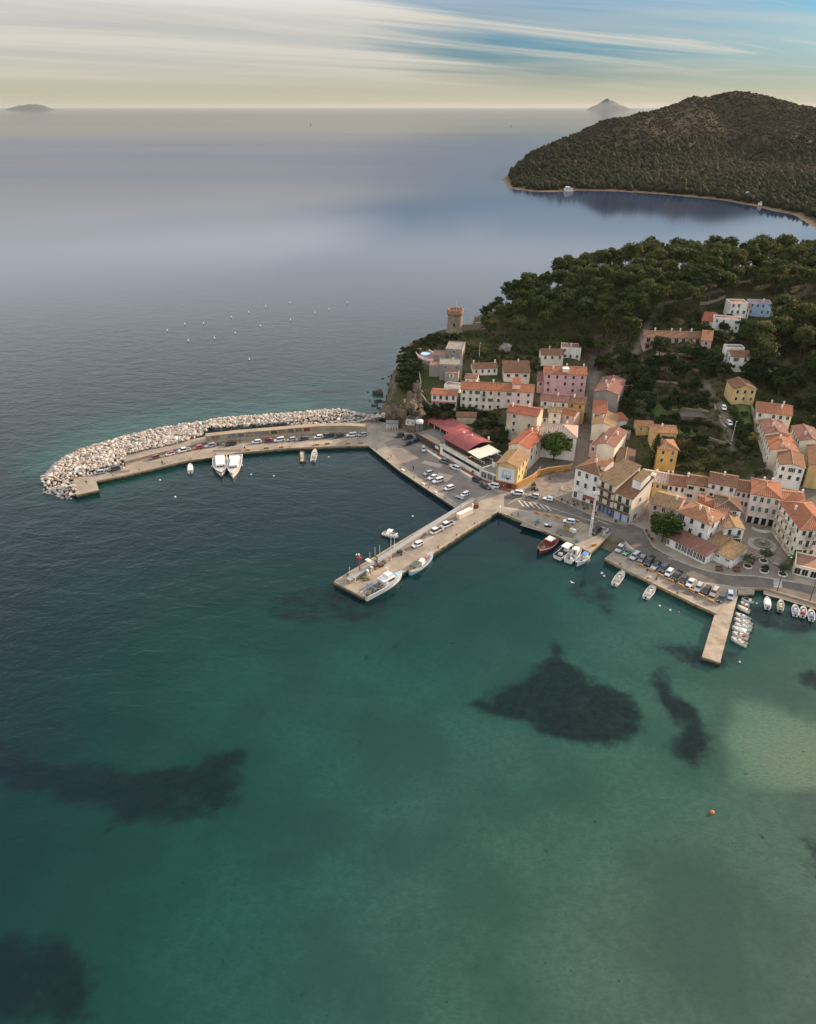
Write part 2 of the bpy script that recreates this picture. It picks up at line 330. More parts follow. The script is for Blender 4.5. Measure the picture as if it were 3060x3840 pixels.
# ------------------------------------------------------------------ terrain behind the harbour
TC = [(1450,1640,1.3),(1600,1720,1.3),(1850,1890,1.3),(2000,1950,1.3),(2100,1860,1.4),(2250,1980,1.3),(2400,1950,1.4),(2480,2060,1.3),(2700,2130,1.3),(2900,2180,1.3),(3060,2220,1.3),(3200,2250,1.3),
 (2700,1990,1.4),(2950,1960,1.4),(3150,1950,2),(1900,1800,1.4),(1700,1750,1.4),(1560,1640,1.4),(2060,1790,1.5),(2220,1745,1.8),(2230,1600,3.6),(2232,1480,6.2),(2232,1390,9),(2140,1650,2.4),(2360,1790,1.6),(2560,1830,1.7),(2780,1880,1.7),
 (1720,1585,5),(1830,1570,5),(1880,1545,8.8),(2000,1540,8),(1660,1530,9.5),(1580,1480,10),(1600,1420,12.5),(1690,1440,12),(1750,1400,12.5),(1570,1350,13),(1600,1320,15),(1640,1290,16),(1700,1250,17.5),(1760,1240,18),(1850,1290,17),(1800,1350,14.5),(1950,1410,11),
 (1940,1190,21),(2050,1120,26),(2060,1350,13),(2150,1345,14.5),(2110,1300,17),(2250,1290,19),(2330,1350,17),(2400,1250,25),(2540,1320,24),(2440,1400,14.5),(2400,1500,8.5),(2370,1600,5),(2480,1600,5),(2400,1700,2.6),
 (2740,1400,19),(2640,1400,17),(2730,1530,13),(2650,1500,10),(2650,1600,6),(2650,1720,3),(2860,1190,30),(2700,1240,27),(2950,1570,9),(2900,1660,5.5),(2900,1800,2.2),(3050,1500,12),(3050,1330,24),(3060,1650,5),(3060,1800,2.4),(2500,1160,32),(2300,1150,30),(2650,1090,36),(3000,1090,36),(3300,1500,14),(3300,1100,38),(3300,1900,3),(3300,2200,1.4)]
TP = [tuple(P(*t)[:2]) for t in TC]; TV = [t[2] for t in TC]
def at_px(px, py, Yd):
    a, b, c = ray(px, py); t = Yd/b; return a*t, Yd, CAM_H+c*t
CREST = [(1830,1150,392,9),(1900,1085,405,10),(2000,1045,418,12),(2100,990,425,13),(2200,955,432,14),(2300,925,438,14),(2400,908,445,14),(2550,925,448,13),(2700,925,450,13),(2850,925,455,13),(3000,905,460,14),(3200,905,465,14)]
for px, py, yd, th in CREST:
    x, y, z = at_px(px, py, yd); TP.append((x, y)); TV.append(max(z-th, 12)); TP.append((x, y+45)); TV.append(max(z-th, 12)*.55)
Tf = RBF(TP, TV)
cr = [at_px(px, py, yd)[:2] for px, py, yd, th in CREST]
tw = P(1705, 1245, 17.5)
COAST = [tuple(P(1418, 1572, 0)[:2]), tuple(P(1459, 1477, 0)[:2]), tuple(P(1497, 1405, 0)[:2]), tuple(P(1530, 1345, 3)[:2]), (tw.x-30, tw.y-8), (tw.x-14, tw.y+12), (tw.x+10, tw.y+26)] + \
 [(x-6, y+30) for x, y in cr[:3]] + [(x, y+75) for x, y in cr[3:]] + [(520, 560), (520, 230)] + [tuple(P(x, y, 1.4)[:2]) for x, y in [(3250, 2120), (2980, 2080), (2700, 2080), (2420, 1930), (2200, 1880), (2040, 1850), (1880, 1830), (1700, 1745), (1580, 1690), (1520, 1650), (1480, 1610)]]
def Tz(q):
    q = np.atleast_2d(np.array(q, float)); return np.maximum(Tf(q), 1.25)
def TZ(x, y): return float(Tz([(x, y)])[0])
def fnoise(q, f, seed=0.0): return np.array([mnoise.fractal((x*f, y*f, seed), 1.0, 2.0, 4) for x, y in q])
def terr_z(q):
    t = Tz(q); sd = sdist(q, COAST); n = fnoise(q, .09, 3.1); n2 = fnoise(q, .3, 8.0)
    e = sd + n*3.2 + n2*1.3*(t > 4)
    k = sst(e, -1.5, 4.5)
    z = (t+7)*k-7 + n2*.35*(t > 3.5)*(k > .98) + (n*2.0+n2*1.2)*((k > .02) & (k < .98))
    return np.where((t < 3.2), np.minimum(z, 1.42+(t-1.25)), z)
def G(px, py, dz=0.0, far=700):
    a, b, c = ray(px, py); ts = np.linspace(150, far, 400); pts = np.stack([a*ts, b*ts], 1)
    h = CAM_H+c*ts-(Tz(pts)+dz); i = np.argmax(h < 0) if (h < 0).any() else len(ts)-1
    if i > 0:
        f = h[i-1]/(h[i-1]-h[i]+1e-9); t = ts[i-1]+f*(ts[i]-ts[i-1])
    else: t = ts[0]
    return Vector((a*t, b*t, CAM_H+c*t))
PAVED = [tuple(P(x, y, 4)[:2]) for x, y in [(1900,1700),(2020,1560),(2030,1505),(2198,1495),(2206,1390),(2240,1390),(2248,1560),(2290,1700),(2420,1800),(2560,1825),(2800,1790),(2960,1650),(3060,1650),(3300,2100),(2400,1960),(2100,1860),(1880,1830),(1500,1640)]]
PATHS = [[(2420,1240),(2480,1140),(2560,1120),(2640,1105),(2700,1090),(2720,1060)], [(2890,1180),(2960,1130),(3010,1100),(3040,1075),(3010,1055)], [(2640,1440),(2670,1490),(2700,1530),(2720,1600),(2745,1680)], [(2380,1330),(2420,1240)], [(2620,1250),(2650,1330)]]
path_lines = [[(G(*p).x, G(*p).y) for p in l] for l in PATHS]
def a_path(q, z):
    d = np.full(len(q), 1e9)
    for l in path_lines:
        for a, b in zip(l, l[1:]):
            a = np.array(a); b = np.array(b); e = b-a; t = np.clip(((q-a)@e)/(e@e), 0, 1); d = np.minimum(d, np.linalg.norm(q-a-t[:, None]*e, axis=1))
    return 1-sst(d, 1.0, 2.1)
def terrain_material():
    m, nt, b, N, L = newmat('land'); b.inputs['Roughness'].default_value = .95; b.inputs['Specular IOR Level'].default_value = .1
    g = N.new('ShaderNodeNewGeometry')
    def nz(s, d=5):
        t = N.new('ShaderNodeTexNoise'); t.inputs['Scale'].default_value = s; t.inputs['Detail'].default_value = d; t.inputs['Roughness'].default_value = .65; L.new(g.outputs['Position'], t.inputs['Vector']); return t.outputs['Fac']
    def mr(v, a, c):
        q = N.new('ShaderNodeMapRange'); L.new(v, q.inputs[0]); q.inputs[1].default_value = a; q.inputs[2].default_value = c; return q.outputs[0]
    def mix(f, a, c):
        x = N.new('ShaderNodeMix'); x.data_type = 'RGBA'
        L.new(f, x.inputs[0]) if not isinstance(f, float) else None
        for i, v in ((6, a), (7, c)):
            if isinstance(v, tuple): x.inputs[i].default_value = (*v, 1)
            else: L.new(v, x.inputs[i])
        return x.outputs[2]
    gr = mix(mr(nz(.12), .4, .6), (.032, .045, .012), (.075, .062, .030))
    gr = mix(mr(nz(.7), .52, .7), gr, (.02, .028, .010))
    rk = mix(mr(nz(.35, 7), .35, .65), (.085, .062, .040), (.19, .145, .095))
    rk = mix(mr(nz(.2, 4), .55, .66), rk, (.035, .040, .016))
    sx = N.new('ShaderNodeSeparateXYZ'); L.new(g.outputs['Normal'], sx.inputs[0])
    c = mix(mr(sx.outputs[2], .93, .78), gr, rk)
    sp = N.new('ShaderNodeSeparateXYZ'); L.new(g.outputs['Position'], sp.inputs[0])
    c = mix(mr(sp.outputs[2], 1.1, .3), c, (.03, .028, .022))
    for nm, ca, cb in (('path', (.15, .125, .095), (.21, .175, .135)), ('paved', (.12, .098, .078), (.185, .152, .122))):
        a = N.new('ShaderNodeAttribute'); a.attribute_name = nm; c = mix(a.outputs['Fac'], c, mix(mr(nz(.5), .35, .65), ca, cb))
    L.new(c, b.inputs['Base Color'])
    bp = N.new('ShaderNodeBump'); bp.inputs['Distance'].default_value = .5; L.new(nz(.8, 6), bp.inputs['Height']); L.new(bp.outputs[0], b.inputs['Normal'])
    return m
struct('ground', grid_mesh('ground', np.arange(-45, 460, 2.4), np.arange(208, 575, 2.4), terr_z, [terrain_material()],
    {'path': a_path, 'paved': lambda q, z: sst(sdist(q, PAVED), -1.5, 1.5)}))
# ------------------------------------------------------------------ quays
QZ = 1.5
def pts(l, z=QZ): return [tuple(P(x, y, z)[:2]) for x, y in l]
QF = [zA(530,1020), zA(775,965), zA(745,870), zA(1050,810), (694,1729), (804,1710), (891,1698), (1077,1681), (1284,1672), (1385,1670), (1505,1765), (1594,1825), (1712,1902), (1251,2181), (1361,2238), (1546,2126), (1750,1991), (1868,1918), (2100,2015), (2213,2071), (2292,2001), (2347,2030), (2267,2094), (2342,2135), (2455,2190), (2600,2262), (2681,2299), (2765,2233), (2765,2208), (2868,2206), (3060,2263), (3350,2350)]
QB = [(3350,1900), (2700,1850), (2300,1780), (1900,1700), (1560,1600), (1480,1590), (1386,1575), (1100,1605), (780,1625), (468,1715), (470,1752), zA(500,835)]
quay_poly = pts(QF+QB)
concrete = mat('quay_concrete', (.32, .265, .205), .9, (.20, .168, .132), .22, 8, .34, .64, bump=.03, bscale=1.5)
def quay_wall_material():
    m, nt, b, N, L = newmat('quay_wall'); b.inputs['Roughness'].default_value = .9
    g = N.new('ShaderNodeNewGeometry'); sp = N.new('ShaderNodeSeparateXYZ'); L.new(g.outputs['Position'], sp.inputs[0])
    t = N.new('ShaderNodeTexNoise'); t.inputs['Scale'].default_value = .9; t.inputs['Detail'].default_value = 6; L.new(g.outputs['Position'], t.inputs['Vector'])
    a = N.new('ShaderNodeMath'); a.operation = 'MULTIPLY_ADD'; L.new(t.outputs['Fac'], a.inputs[0]); a.inputs[1].default_value = -1.1; L.new(sp.outputs[2], a.inputs[2])
    r = N.new('ShaderNodeValToRGB'); L.new(a.outputs[0], r.inputs[0]); e = r.color_ramp.elements
    e[0].position = 0; e[0].color = (.018, .020, .013, 1); e[1].position = .75; e[1].color = (.33, .26, .15, 1)
    k = r.color_ramp.elements.new(.12); k.color = (.07, .062, .030, 1); k = r.color_ramp.elements.new(.35); k.color = (.21, .165, .085, 1)
    L.new(r.outputs[0], b.inputs['Base Color']); return m
qwall = quay_wall_material()
struct('quay', MB().prism(quay_poly, -9, QZ, 0, 1).mesh('quay', [qwall, concrete]))
asphalt = mat('asphalt', (.095, .080, .068), .9, (.150, .125, .103), .3, 7, .35, .65)
cobble = mat('cobbles', (.245, .202, .160), .9, (.155, .127, .102), .5, 6, .35, .65, bump=.02, bscale=4)
parking = mat('parking_setts', (.215, .178, .150), .9, (.15, .125, .107), .25, 8, .32, .66)
def sheet(name, l, z, m): return struct(name, MB().add([(*p, z) for p in pts(l, z)], [tuple(range(len(l)))]).mesh(name, [m]))
def ccw(l):
    q = pts(l); a = sum(q[i][0]*q[(i+1) % len(q)][1]-q[(i+1) % len(q)][0]*q[i][1] for i in range(len(q))); return l if a > 0 else l[::-1]
ROAD_LOW = [(1890,1900),(2100,1930),(2200,1965),(2286,1998),(2347,2030),(2388,2068),(2500,2128),(2600,2175),(2632,2181),(2741,2199),(2828,2203),(2870,2204),(3060,2258),(3350,2342)]
ROAD_UP = [(3350,2280),(3060,2200),(2982,2185),(2831,2161),(2741,2158),(2650,2142),(2560,2112),(2500,2080),(2449,2050),(2420,2000),(2414,1984),(2372,1966),(2318,1965),(2250,1945),(2160,1905),(2060,1862),(1960,1855),(1890,1858)]
sheet('road', ccw(ROAD_LOW+ROAD_UP), QZ+.004, asphalt)
sheet('parking_yard', ccw([(1440,1660),(1520,1755),(1610,1818),(1720,1890),(1800,1860),(1880,1850),(1760,1800),(1600,1690),(1500,1640)]), QZ+.004, parking)
sheet('plaza_paving', ccw([z8(640,1005), z8(620,850), z8(700,600), z8(770,450), z8(760,300), z8(1160,340), z8(1180,440), z8(1270,560), z8(1400,1085), z8(900,1020)]), QZ+.006, cobble)
sheet('square_paving', ccw([(1960,1850),(2000,1800),(2130,1760),(2160,1800),(2140,1860),(2150,1895),(2060,1858)]), QZ+.006, cobble)
white_paint = mat('road_paint', (.62, .60, .55), .8, (.36, .33, .29), .8, 5, .4, .7)
yellow_paint = mat('yellow_paint', (.55, .36, .14), .8, (.32, .24, .13), .8, 5, .4, .7)
def strip(mb, l, w, z, px=True):
    q = [Vector(p) for p in (pts(l, z) if px else l)]
    for a, b in zip(q, q[1:]):
        d = (b-a); n = Vector((-d.y, d.x)).normalized()*w/2
        mb.add([(*(a-n), z), (*(b-n), z), (*(b+n), z), (*(a+n), z)], [(0, 1, 2, 3)])
    return mb
rm = MB()
strip(rm, [(2095,1914),(2160,1934),(2240,1960)], .15, QZ+.008); strip(rm, [z7(840,790), z7(910,870), z7(990,925), z7(1100,985)], .15, QZ+.008)
strip(rm, [z7(1390,1000), z7(1500,1035)], .2, QZ+.008); strip(rm, [z8(0,1060), z8(250,1115), z8(600,1150)], .14, QZ+.008)
ISL = [z5(0,1330), z5(120,1360), z5(330,1440), z5(500,1475)]
isl2 = [z4(1060,1150), z4(1400,1220)]
strip(rm, [z4(1090,1150), z4(1440,1215)], .15, QZ+.008); strip(rm, [z4(1160,1120), z4(1250,1060), z4(1310,1055)], .15, QZ+.008); strip(rm, [z4(1240,1070), z4(1500,1110), z4(1718,1190)], .15, QZ+.008)
for k in range(6):
    strip(rm, [z4(1270+k*58, 1072+k*12), z4(1325+k*60, 1140+k*10)], .35, QZ+.0085)
strip(rm, [z4(950,1000), z4(840,1080)], .15, QZ+.008)
for a, b in (((480,515), (620,570)), ((525,598), (590,620))): strip(rm, [z7(*a), z7(*b)], .25, QZ+.008)
for k in range(7): strip(rm, [z8(1130, 1075+k*14), z8(1235, 1080+k*14)], .28, QZ+.008)
for k in range(9): strip(rm, [zD(925+k*14, 560-k*9), zD(965+k*14, 580-k*9)], .12, QZ+.008)
struct('road_markings', rm.mesh('road_markings', [white_paint]))
ym = MB()
for a, b in ((z7(215,640), z7(300,575)), (z7(300,575), z7(340,600)), (z7(250,660), z7(340,600)), (z7(320,700), z7(385,655)), (z7(440,750), z7(560,680)), (z7(400,690), z7(440,640)), (z7(500,760), z7(600,700))):
    strip(ym, [a, b], .18, QZ+.008)
struct('yellow_bay_markings', ym.mesh('yellow_bay_markings', [yellow_paint]))
# slipway, jetty, block, sea-front promenade
slip = MB(); a, b = P(2292,2001,QZ), P(2347,2030,QZ); c, d = P(2270,2099,-.9), P(2222,2078,-.9)
slip.add([a, b, c, d], [(3, 2, 1, 0)]); struct('slipway', slip.mesh('slipway', [mat('slip_concrete', (.13, .10, .065), .9, (.05, .043, .026), .4, 7, .35, .65)]))
JT = [(2681,2299),(2632,2462),(2700,2485),(2768,2233)]
jetty_c = mat('jetty_concrete', (.36, .30, .225), .9, (.20, .155, .11), .35, 8, .38, .68)
struct('jetty', MB().prism(pts(JT, 1.35), -4, 1.35, 0, 1).mesh('jetty', [qwall, jetty_c]))
struct('landing_block', MB().prism(pts([z8(690,1185), z8(690,1255), z8(890,1250), z8(895,1195), z8(860,1168)], 1.3), -4, 1.3, 0, 1).mesh('landing_block', [qwall, concrete]))
struct('lower_promenade', MB().prism(pts([z8(1010,1185), z8(1003,1250), z8(1250,1318), z8(1660,1440), z8(2500,1680), z8(2500,1580), z8(1658,1375), z8(1250,1250)], .9), -4, .9, 0, 1).mesh('lower_promenade', [qwall, concrete]))
# low seaward ledge along the parking quay
# ------------------------------------------------------------------ far headland, its wood, the islands
RIDGE = [(1890,680,1440),(1960,628,1480),(2050,590,1530),(2110,580,1560),(2180,527,1640),(2280,462,1740),(2400,407,1850),(2500,387,1920),(2570,375,1960),(2615,357,2000),(2660,364,2010),(2720,358,2020),(2780,349,2030),(2840,362,2060),(2900,388,2100),(2960,412,2150),(3060,428,2150),(3250,440,2150)]
SHORE = [(1882,690),(1900,708),(1990,720),(2100,722),(2160,716),(2300,718),(2440,727),(2560,737),(2700,752),(2820,775),(2900,795),(2960,806),(3000,832),(3060,872),(3200,930),(3500,990)]
rp = [at_px(*r) for r in RIDGE]; shp = [tuple(P(x, y, 0)[:2]) for x, y in SHORE]
hp = [(x, y) for x, y, z in rp]; hv = [z-5 for *_, z in rp]
hp += shp; hv += [0.5]*len(shp)
back = [(x+60, y+420) for x, y, z in rp[2:]]; hp += back; hv += [-4]*len(back); hp += [(rp[0][0]-30, rp[0][1]+40), (rp[1][0]-40, rp[1][1]+90)]; hv += [0, 0]
for px, py, yd, dz in ((2300,600,1560,0),(2450,590,1600,0),(2600,560,1700,0),(2750,560,1720,-8),(2900,560,1700,0),(2700,480,1850,-14),(2800,640,1450,0),(2950,690,1250,0),(3060,700,1200,0),(3060,780,1020,0),(2820,520,1800,10),(2560,470,1860,14),(2745,445,1930,-22),(2790,520,1800,-24),(2825,600,1620,-14),(2480,520,1730,8),(2900,480,1900,8)):
    x, y, z = at_px(px, py, yd); hp.append((x, y)); hv.append(max(z+dz, 3))
hf = RBF(hp, hv)
HC = shp + [(1700, 1000), (1700, 2700)] + back[::-1] + [(rp[1][0]-10, rp[1][1]+110), (rp[0][0]-4, rp[0][1]+30)]
def head_z(q):
    z = hf(q); sd = sdist(q, HC); n = fnoise(q, .006, 1.0); n2 = fnoise(q, .025, 5.0)
    z = np.maximum(z, .8) + (n*16+n2*4)*sst(z, 6, 40)
    return np.where(sd > -2, z*sst(sd+n2*3, -2, 14)+(1-sst(sd, -2, 8))*-1.5, -8)
def head_material():
    m, nt, b, N, L = newmat('headland'); b.inputs['Roughness'].default_value = 1; b.inputs['Specular IOR Level'].default_value = .05
    g = N.new('ShaderNodeNewGeometry')
    def nz(s, d=6):
        t = N.new('ShaderNodeTexNoise'); t.inputs['Scale'].default_value = s; t.inputs['Detail'].default_value = d; t.inputs['Roughness'].default_value = .65; L.new(g.outputs['Position'], t.inputs['Vector']); return t.outputs['Fac']
    def mr(v, a, c):
        q = N.new('ShaderNodeMapRange'); L.new(v, q.inputs[0]); q.inputs[1].default_value = a; q.inputs[2].default_value = c; return q.outputs[0]
    def mix(f, a, c):
        x = N.new('ShaderNodeMix'); x.data_type = 'RGBA'; L.new(f, x.inputs[0])
        for i, v in ((6, a), (7, c)):
            if isinstance(v, tuple): x.inputs[i].default_value = (*v, 1)
            else: L.new(v, x.inputs[i])
        return x.outputs[2]
    sp = N.new('ShaderNodeSeparateXYZ'); L.new(g.outputs['Position'], sp.inputs[0])
    c = mix(mr(nz(.02), .35, .65), (.030, .024, .015), (.060, .046, .029)); c = mix(mr(nz(.15), .5, .65), c, (.018, .018, .009))
    at = N.new('ShaderNodeAttribute'); at.attribute_name = 'shore'; c = mix(at.outputs['Fac'], c, mix(mr(nz(.05), .4, .6), (.26, .175, .10), (.17, .115, .07)))
    L.new(c, b.inputs['Base Color']); return m
def shore_a(q, z): return sst(sdist(q, HC), 20, 6)*(z > -2)
hxs = np.concatenate([np.arange(90, 900, 9), np.arange(900, 1720, 22)]); hys = np.concatenate([np.arange(800, 1500, 9), np.arange(1500, 2750, 18)])
head_me = grid_mesh('headland', hxs, hys, head_z, [head_material()], {'shore': shore_a})
struct('headland_hill', head_me)
def lumps(name, q, z, rad, hgt, cols, seed):
    """low trees and scrub of the far wood, one small faceted crown each, as one mass"""
    rg = np.random.default_rng(seed); bm = bmesh.new(); bmesh.ops.create_icosphere(bm, subdivisions=1, radius=1)
    bv = np.array([v.co[:] for v in bm.verts]); bf = np.array([[v.index for v in f.verts] for f in bm.faces]); bm.free()
    n = len(q); k = len(bv); jit = rg.normal(1, .16, (n, k, 1)); V = bv[None]*jit; V = V*np.stack([rad, rad, hgt], 1)[:, None, :]
    V[:, :, 0] += q[:, 0, None]; V[:, :, 1] += q[:, 1, None]; V[:, :, 2] += (z+hgt*.45)[:, None]
    F = (bf[None]+(np.arange(n)*k)[:, None, None]).reshape(-1, 3); me = bpy.data.meshes.new(name)
    me.vertices.add(n*k); me.vertices.foreach_set('co', V.ravel()); me.loops.add(F.size); me.loops.foreach_set('vertex_index', F.ravel())
    me.polygons.add(len(F)); me.polygons.foreach_set('loop_start', np.arange(len(F))*3); me.polygons.foreach_set('loop_total', np.full(len(F), 3)); me.update(calc_edges=True)
    a = me.attributes.new('shade', 'FLOAT', 'POINT'); a.data.foreach_set('value', np.repeat(cols, k).astype(np.float32)); return me
def wood_material(name, a, b_, c_):
    m, nt, b, N, L = newmat(name); b.inputs['Roughness'].default_value = .9; b.inputs['Specular IOR Level'].default_value = .05
    at = N.new('ShaderNodeAttribute'); at.attribute_name = 'shade'; r = N.new('ShaderNodeValToRGB'); L.new(at.outputs['Fac'], r.inputs[0]); e = r.color_ramp.elements
    e[0].color = (*a, 1); e[1].color = (*c_, 1); k = e.new(.5); k.color = (*b_, 1); L.new(r.outputs[0], b.inputs['Base Color']); return m
rg = np.random.default_rng(5)
# near tree line sampled densely along the bay, thinner up the hill
q = np.column_stack([rg.uniform(150, 1500, 60000), rg.uniform(850, 2200, 60000)])
zq = head_z(q); sd = sdist(q, HC); vis = (np.abs(q[:, 0])/q[:, 1] < .70) & (sd > 16) & (zq > 1.2)
q = q[vis]; zq = zq[vis]; low = rg.random(len(q)) < np.clip(1-(zq-18)/45, 0, 1)
pn = fnoise(q, .004, 4.0)
keep = rg.random(len(q)) < np.where(low, .66, .85)*np.clip(1.1+fnoise(q, .012, 9.0)*.9, .25, 1); q, zq, low, pn = q[keep], zq[keep], low[keep], pn[keep]
rad = np.where(low, rg.uniform(2.8, 5.6, len(q)), rg.uniform(1.8, 4.0, len(q))); hg = rad*np.where(low, rg.uniform(1.0, 1.6, len(q)), rg.uniform(.4, .75, len(q)))
sh = np.clip(rg.normal(.35, .12, len(q))+np.where(low, .0, .30)+pn*.55, 0, 1)
o = obj('headland_wood', lumps('headland_wood', q, zq, rad, hg, sh, 3), kind='stuff', label='dark scrub and pine wood covering the far headland', category='wood')
o.data.materials.append(wood_material('headland_wood', (.010, .015, .006), (.022, .023, .010), (.040, .031, .018)))
def island(name, px0, px1, prof, D, lab):
    n = len(prof); vs = []; w = (px1-px0)/FOC*D/1.148
    x0 = (px0-1530)/FOC*D/1.148
    mb = MB(); base = D
    for j, dy in enumerate((-1, -.5, 0, .5, 1)):
        k = (1-abs(dy))
        for i, h in enumerate(prof):
            vs.append((x0+w*i/(n-1), base+dy*w*.3, h*D/FOC/1.318*(k**.7)+ (-20 if k == 0 else 0)+rnd.uniform(-.4, .4)*D/FOC*k))
    fs = [(j*n+i, j*n+i+1, (j+1)*n+i+1, (j+1)*n+i) for j in range(4) for i in range(n-1)]
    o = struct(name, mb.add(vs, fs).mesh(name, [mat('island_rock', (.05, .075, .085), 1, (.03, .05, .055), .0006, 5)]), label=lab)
island('island', 2198, 2385, [0,4,12,16,20,26,34,40,43,36,33,29,24,19,17,13,8,5,2,0], 26000, 'pyramid shaped island far off on the horizon')
island('island', 20, 200, [0,3,9,12,15,19,16,18,22,23,21,24,20,18,15,9,4,0], 26000, 'low hazy island on the horizon at left')
# ------------------------------------------------------------------ haze
hb = MB().box((0, 0, 82.5), (92000, 92000, 185)).mesh('haze')
hm = bpy.data.materials.new('haze'); hm.use_nodes = True; hn = hm.node_tree.nodes; hn.remove(hn['Principled BSDF'])
pv = hn.new('ShaderNodeVolumePrincipled'); pv.inputs['Color'].default_value = (.60, .61, .60, 1); pv.inputs['Density'].default_value = 1.4e-5; pv.inputs['Anisotropy'].default_value = .2
hm.node_tree.links.new(pv.outputs[0], hn['Material Output'].inputs['Volume']); hb.materials.append(hm)
obj('haze', hb, kind='stuff', label='pale haze in the air over the sea', category='haze')
# ------------------------------------------------------------------ houses
WALL = dict(white=(.84, .80, .72), offwhite=(.77, .72, .63), cream=(.79, .70, .54), beige=(.62, .51, .37), yellow=(.64, .46, .20), ochre=(.62, .39, .12), orange=(.63, .35, .10), pink=(.63, .38, .38),
            palepink=(.76, .61, .54), rose=(.60, .43, .36), grey=(.30, .265, .23), darkgrey=(.20, .18, .165), blue=(.36, .50, .68), brick=(.40, .17, .09), stone=(.30, .25, .19))
ROOF = dict(terra=((.36, .135, .072), (.23, .095, .056)), red=((.37, .115, .066), (.25, .082, .053)), brown=((.23, .115, .068), (.145, .080, .052)), tan=((.33, .215, .115), (.21, .13, .07)), dark=((.135, .085, .060), (.085, .058, .044)),
            orange=((.38, .18, .095), (.26, .125, .070)), grey=((.17, .14, .115), (.10, .085, .072)), mauve=((.26, .12, .095), (.16, .085, .07)), flatred=((.32, .165, .115), (.24, .125, .09)), flatgrey=((.26, .23, .195), (.19, .168, .145)), striped=((.36, .145, .085), (.26, .19, .14)))
def wall_mat(k):
    c = WALL[k]; return mat('stucco_'+k, c, .9, tuple(v*.66 for v in c), .42, 7, .38, .70, streak=(1, 1, .3))
def roof_mat(k):
    nm = 'roof_tiles_'+k
    if nm in MAT: return MAT[nm]
    a, c = ROOF[k]; m, nt, b, N, L = newmat(nm); b.inputs['Roughness'].default_value = .88; b.inputs['Specular IOR Level'].default_value = .15
    uv = N.new('ShaderNodeUVMap'); g = N.new('ShaderNodeNewGeometry'); oi = N.new('ShaderNodeObjectInfo')
    def nz(src, s, sc=(1, 1, 1), d=4):
        mp = N.new('ShaderNodeMapping'); mp.inputs['Scale'].default_value = sc; L.new(src, mp.inputs[0])
        t = N.new('ShaderNodeTexNoise'); t.inputs['Scale'].default_value = s; t.inputs['Detail'].default_value = d; t.inputs['Roughness'].default_value = .65; L.new(mp.outputs[0], t.inputs['Vector']); return t.outputs['Fac']
    def mr(v, x, y, lo=0, hi=1):
        q = N.new('ShaderNodeMapRange'); L.new(v, q.inputs[0])
        for i, w in enumerate((x, y, lo, hi)): q.inputs[i+1].default_value = w
        return q.outputs[0]
    def mix(f, p, q_):
        x = N.new('ShaderNodeMix'); x.data_type = 'RGBA'; L.new(f, x.inputs[0])
        for i, v in ((6, p), (7, q_)):
            if isinstance(v, tuple): x.inputs[i].default_value = (*v[:3], 1)
            else: L.new(v, x.inputs[i])
        return x.outputs[2]
    col = mix(mr(nz(g.outputs['Position'], .45, d=6), .34, .66), a, c)
    if not k.startswith('flat'):
        col = mix(mr(nz(uv.outputs[0], 1.0, (2.6, .5, 1), 2), .42, .64, 0, .75), col, (a[0]*1.2+.03, a[1]*1.2+.012, a[2]*1.15) if k != 'striped' else (.50, .40, .33))
        col = mix(mr(nz(uv.outputs[0], 1.0, (1.1, 1.1, 1), 4), .56, .70, 0, .6), col, (.10, .075, .055))
        w = N.new('ShaderNodeTexWave'); w.wave_type = 'BANDS'; w.bands_direction = 'X'; w.inputs['Scale'].default_value = (.55 if k != 'striped' else .36); L.new(uv.outputs[0], w.inputs['Vector'])
        col = mix(mr(w.outputs['Fac'], 0, 1, .42 if k != 'striped' else .75, 0), col, tuple(v*.45 for v in c) if k != 'striped' else (.46, .38, .32))
        bp = N.new('ShaderNodeBump'); bp.inputs['Distance'].default_value = .10; L.new(w.outputs['Fac'], bp.inputs['Height']); L.new(bp.outputs[0], b.inputs['Normal'])
    L.new(col, b.inputs['Base Color']); MAT[nm] = m; return m
glass_m = mat('window_glass', (.012, .014, .016), .12, spec=.5); frame_w = mat('window_frame', (.62, .59, .53), .6); ridge_m = mat('ridge_mortar', (.42, .27, .17), .9, (.30, .17, .10), 1.2)
SHUT = dict(green=(.020, .060, .036), dkgreen=(.022, .040, .030), teal=(.075, .16, .14), brown=(.085, .042, .024), grey=(.055, .062, .060), black=(.022, .022, .022), white=(.60, .57, .50))
def shut_mat(k): return mat('shutter_'+k, SHUT[k], .6)
_wc = {}
def win_mesh(w, h, arch=False, big=False):
    k = ('w', w, h, arch)
    if k not in _wc:
        mb = MB(); t = .09
        for x, z, a, b in ((-w/2-t/2, 0, t, h+2*t), (w/2+t/2, 0, t, h+2*t), (0, h/2+t/2, w, t), (0, 0, .06, h)): mb.box((x, -.05, z), (a, .12, b), 1)
        mb.box((0, -.09, -h/2-.06), (w+.35, .24, .10), 1)
        mb.box((0, -.012, 0), (w, .02, h), 0)
        if arch: mb.tube((0, -.06, h/2), (0, 0, h/2), w/2, n=14, m=0)
        _wc[k] = mb.mesh('window', [glass_m, frame_w])
    return _wc[k]
def shut_mesh(w, h, col, side):
    k = ('s', w, h, col, side)
    if k not in _wc:
        mb = MB(); mb.box((0, -.10, 0), (w, .05, h))
        for i in range(5): mb.box((0, -.135, -h/2+h*(i+.5)/5), (w*.82, .03, h/5*.55))
        _wc[k] = mb.mesh('shutter', [shut_mat(col)])
    return _wc[k]
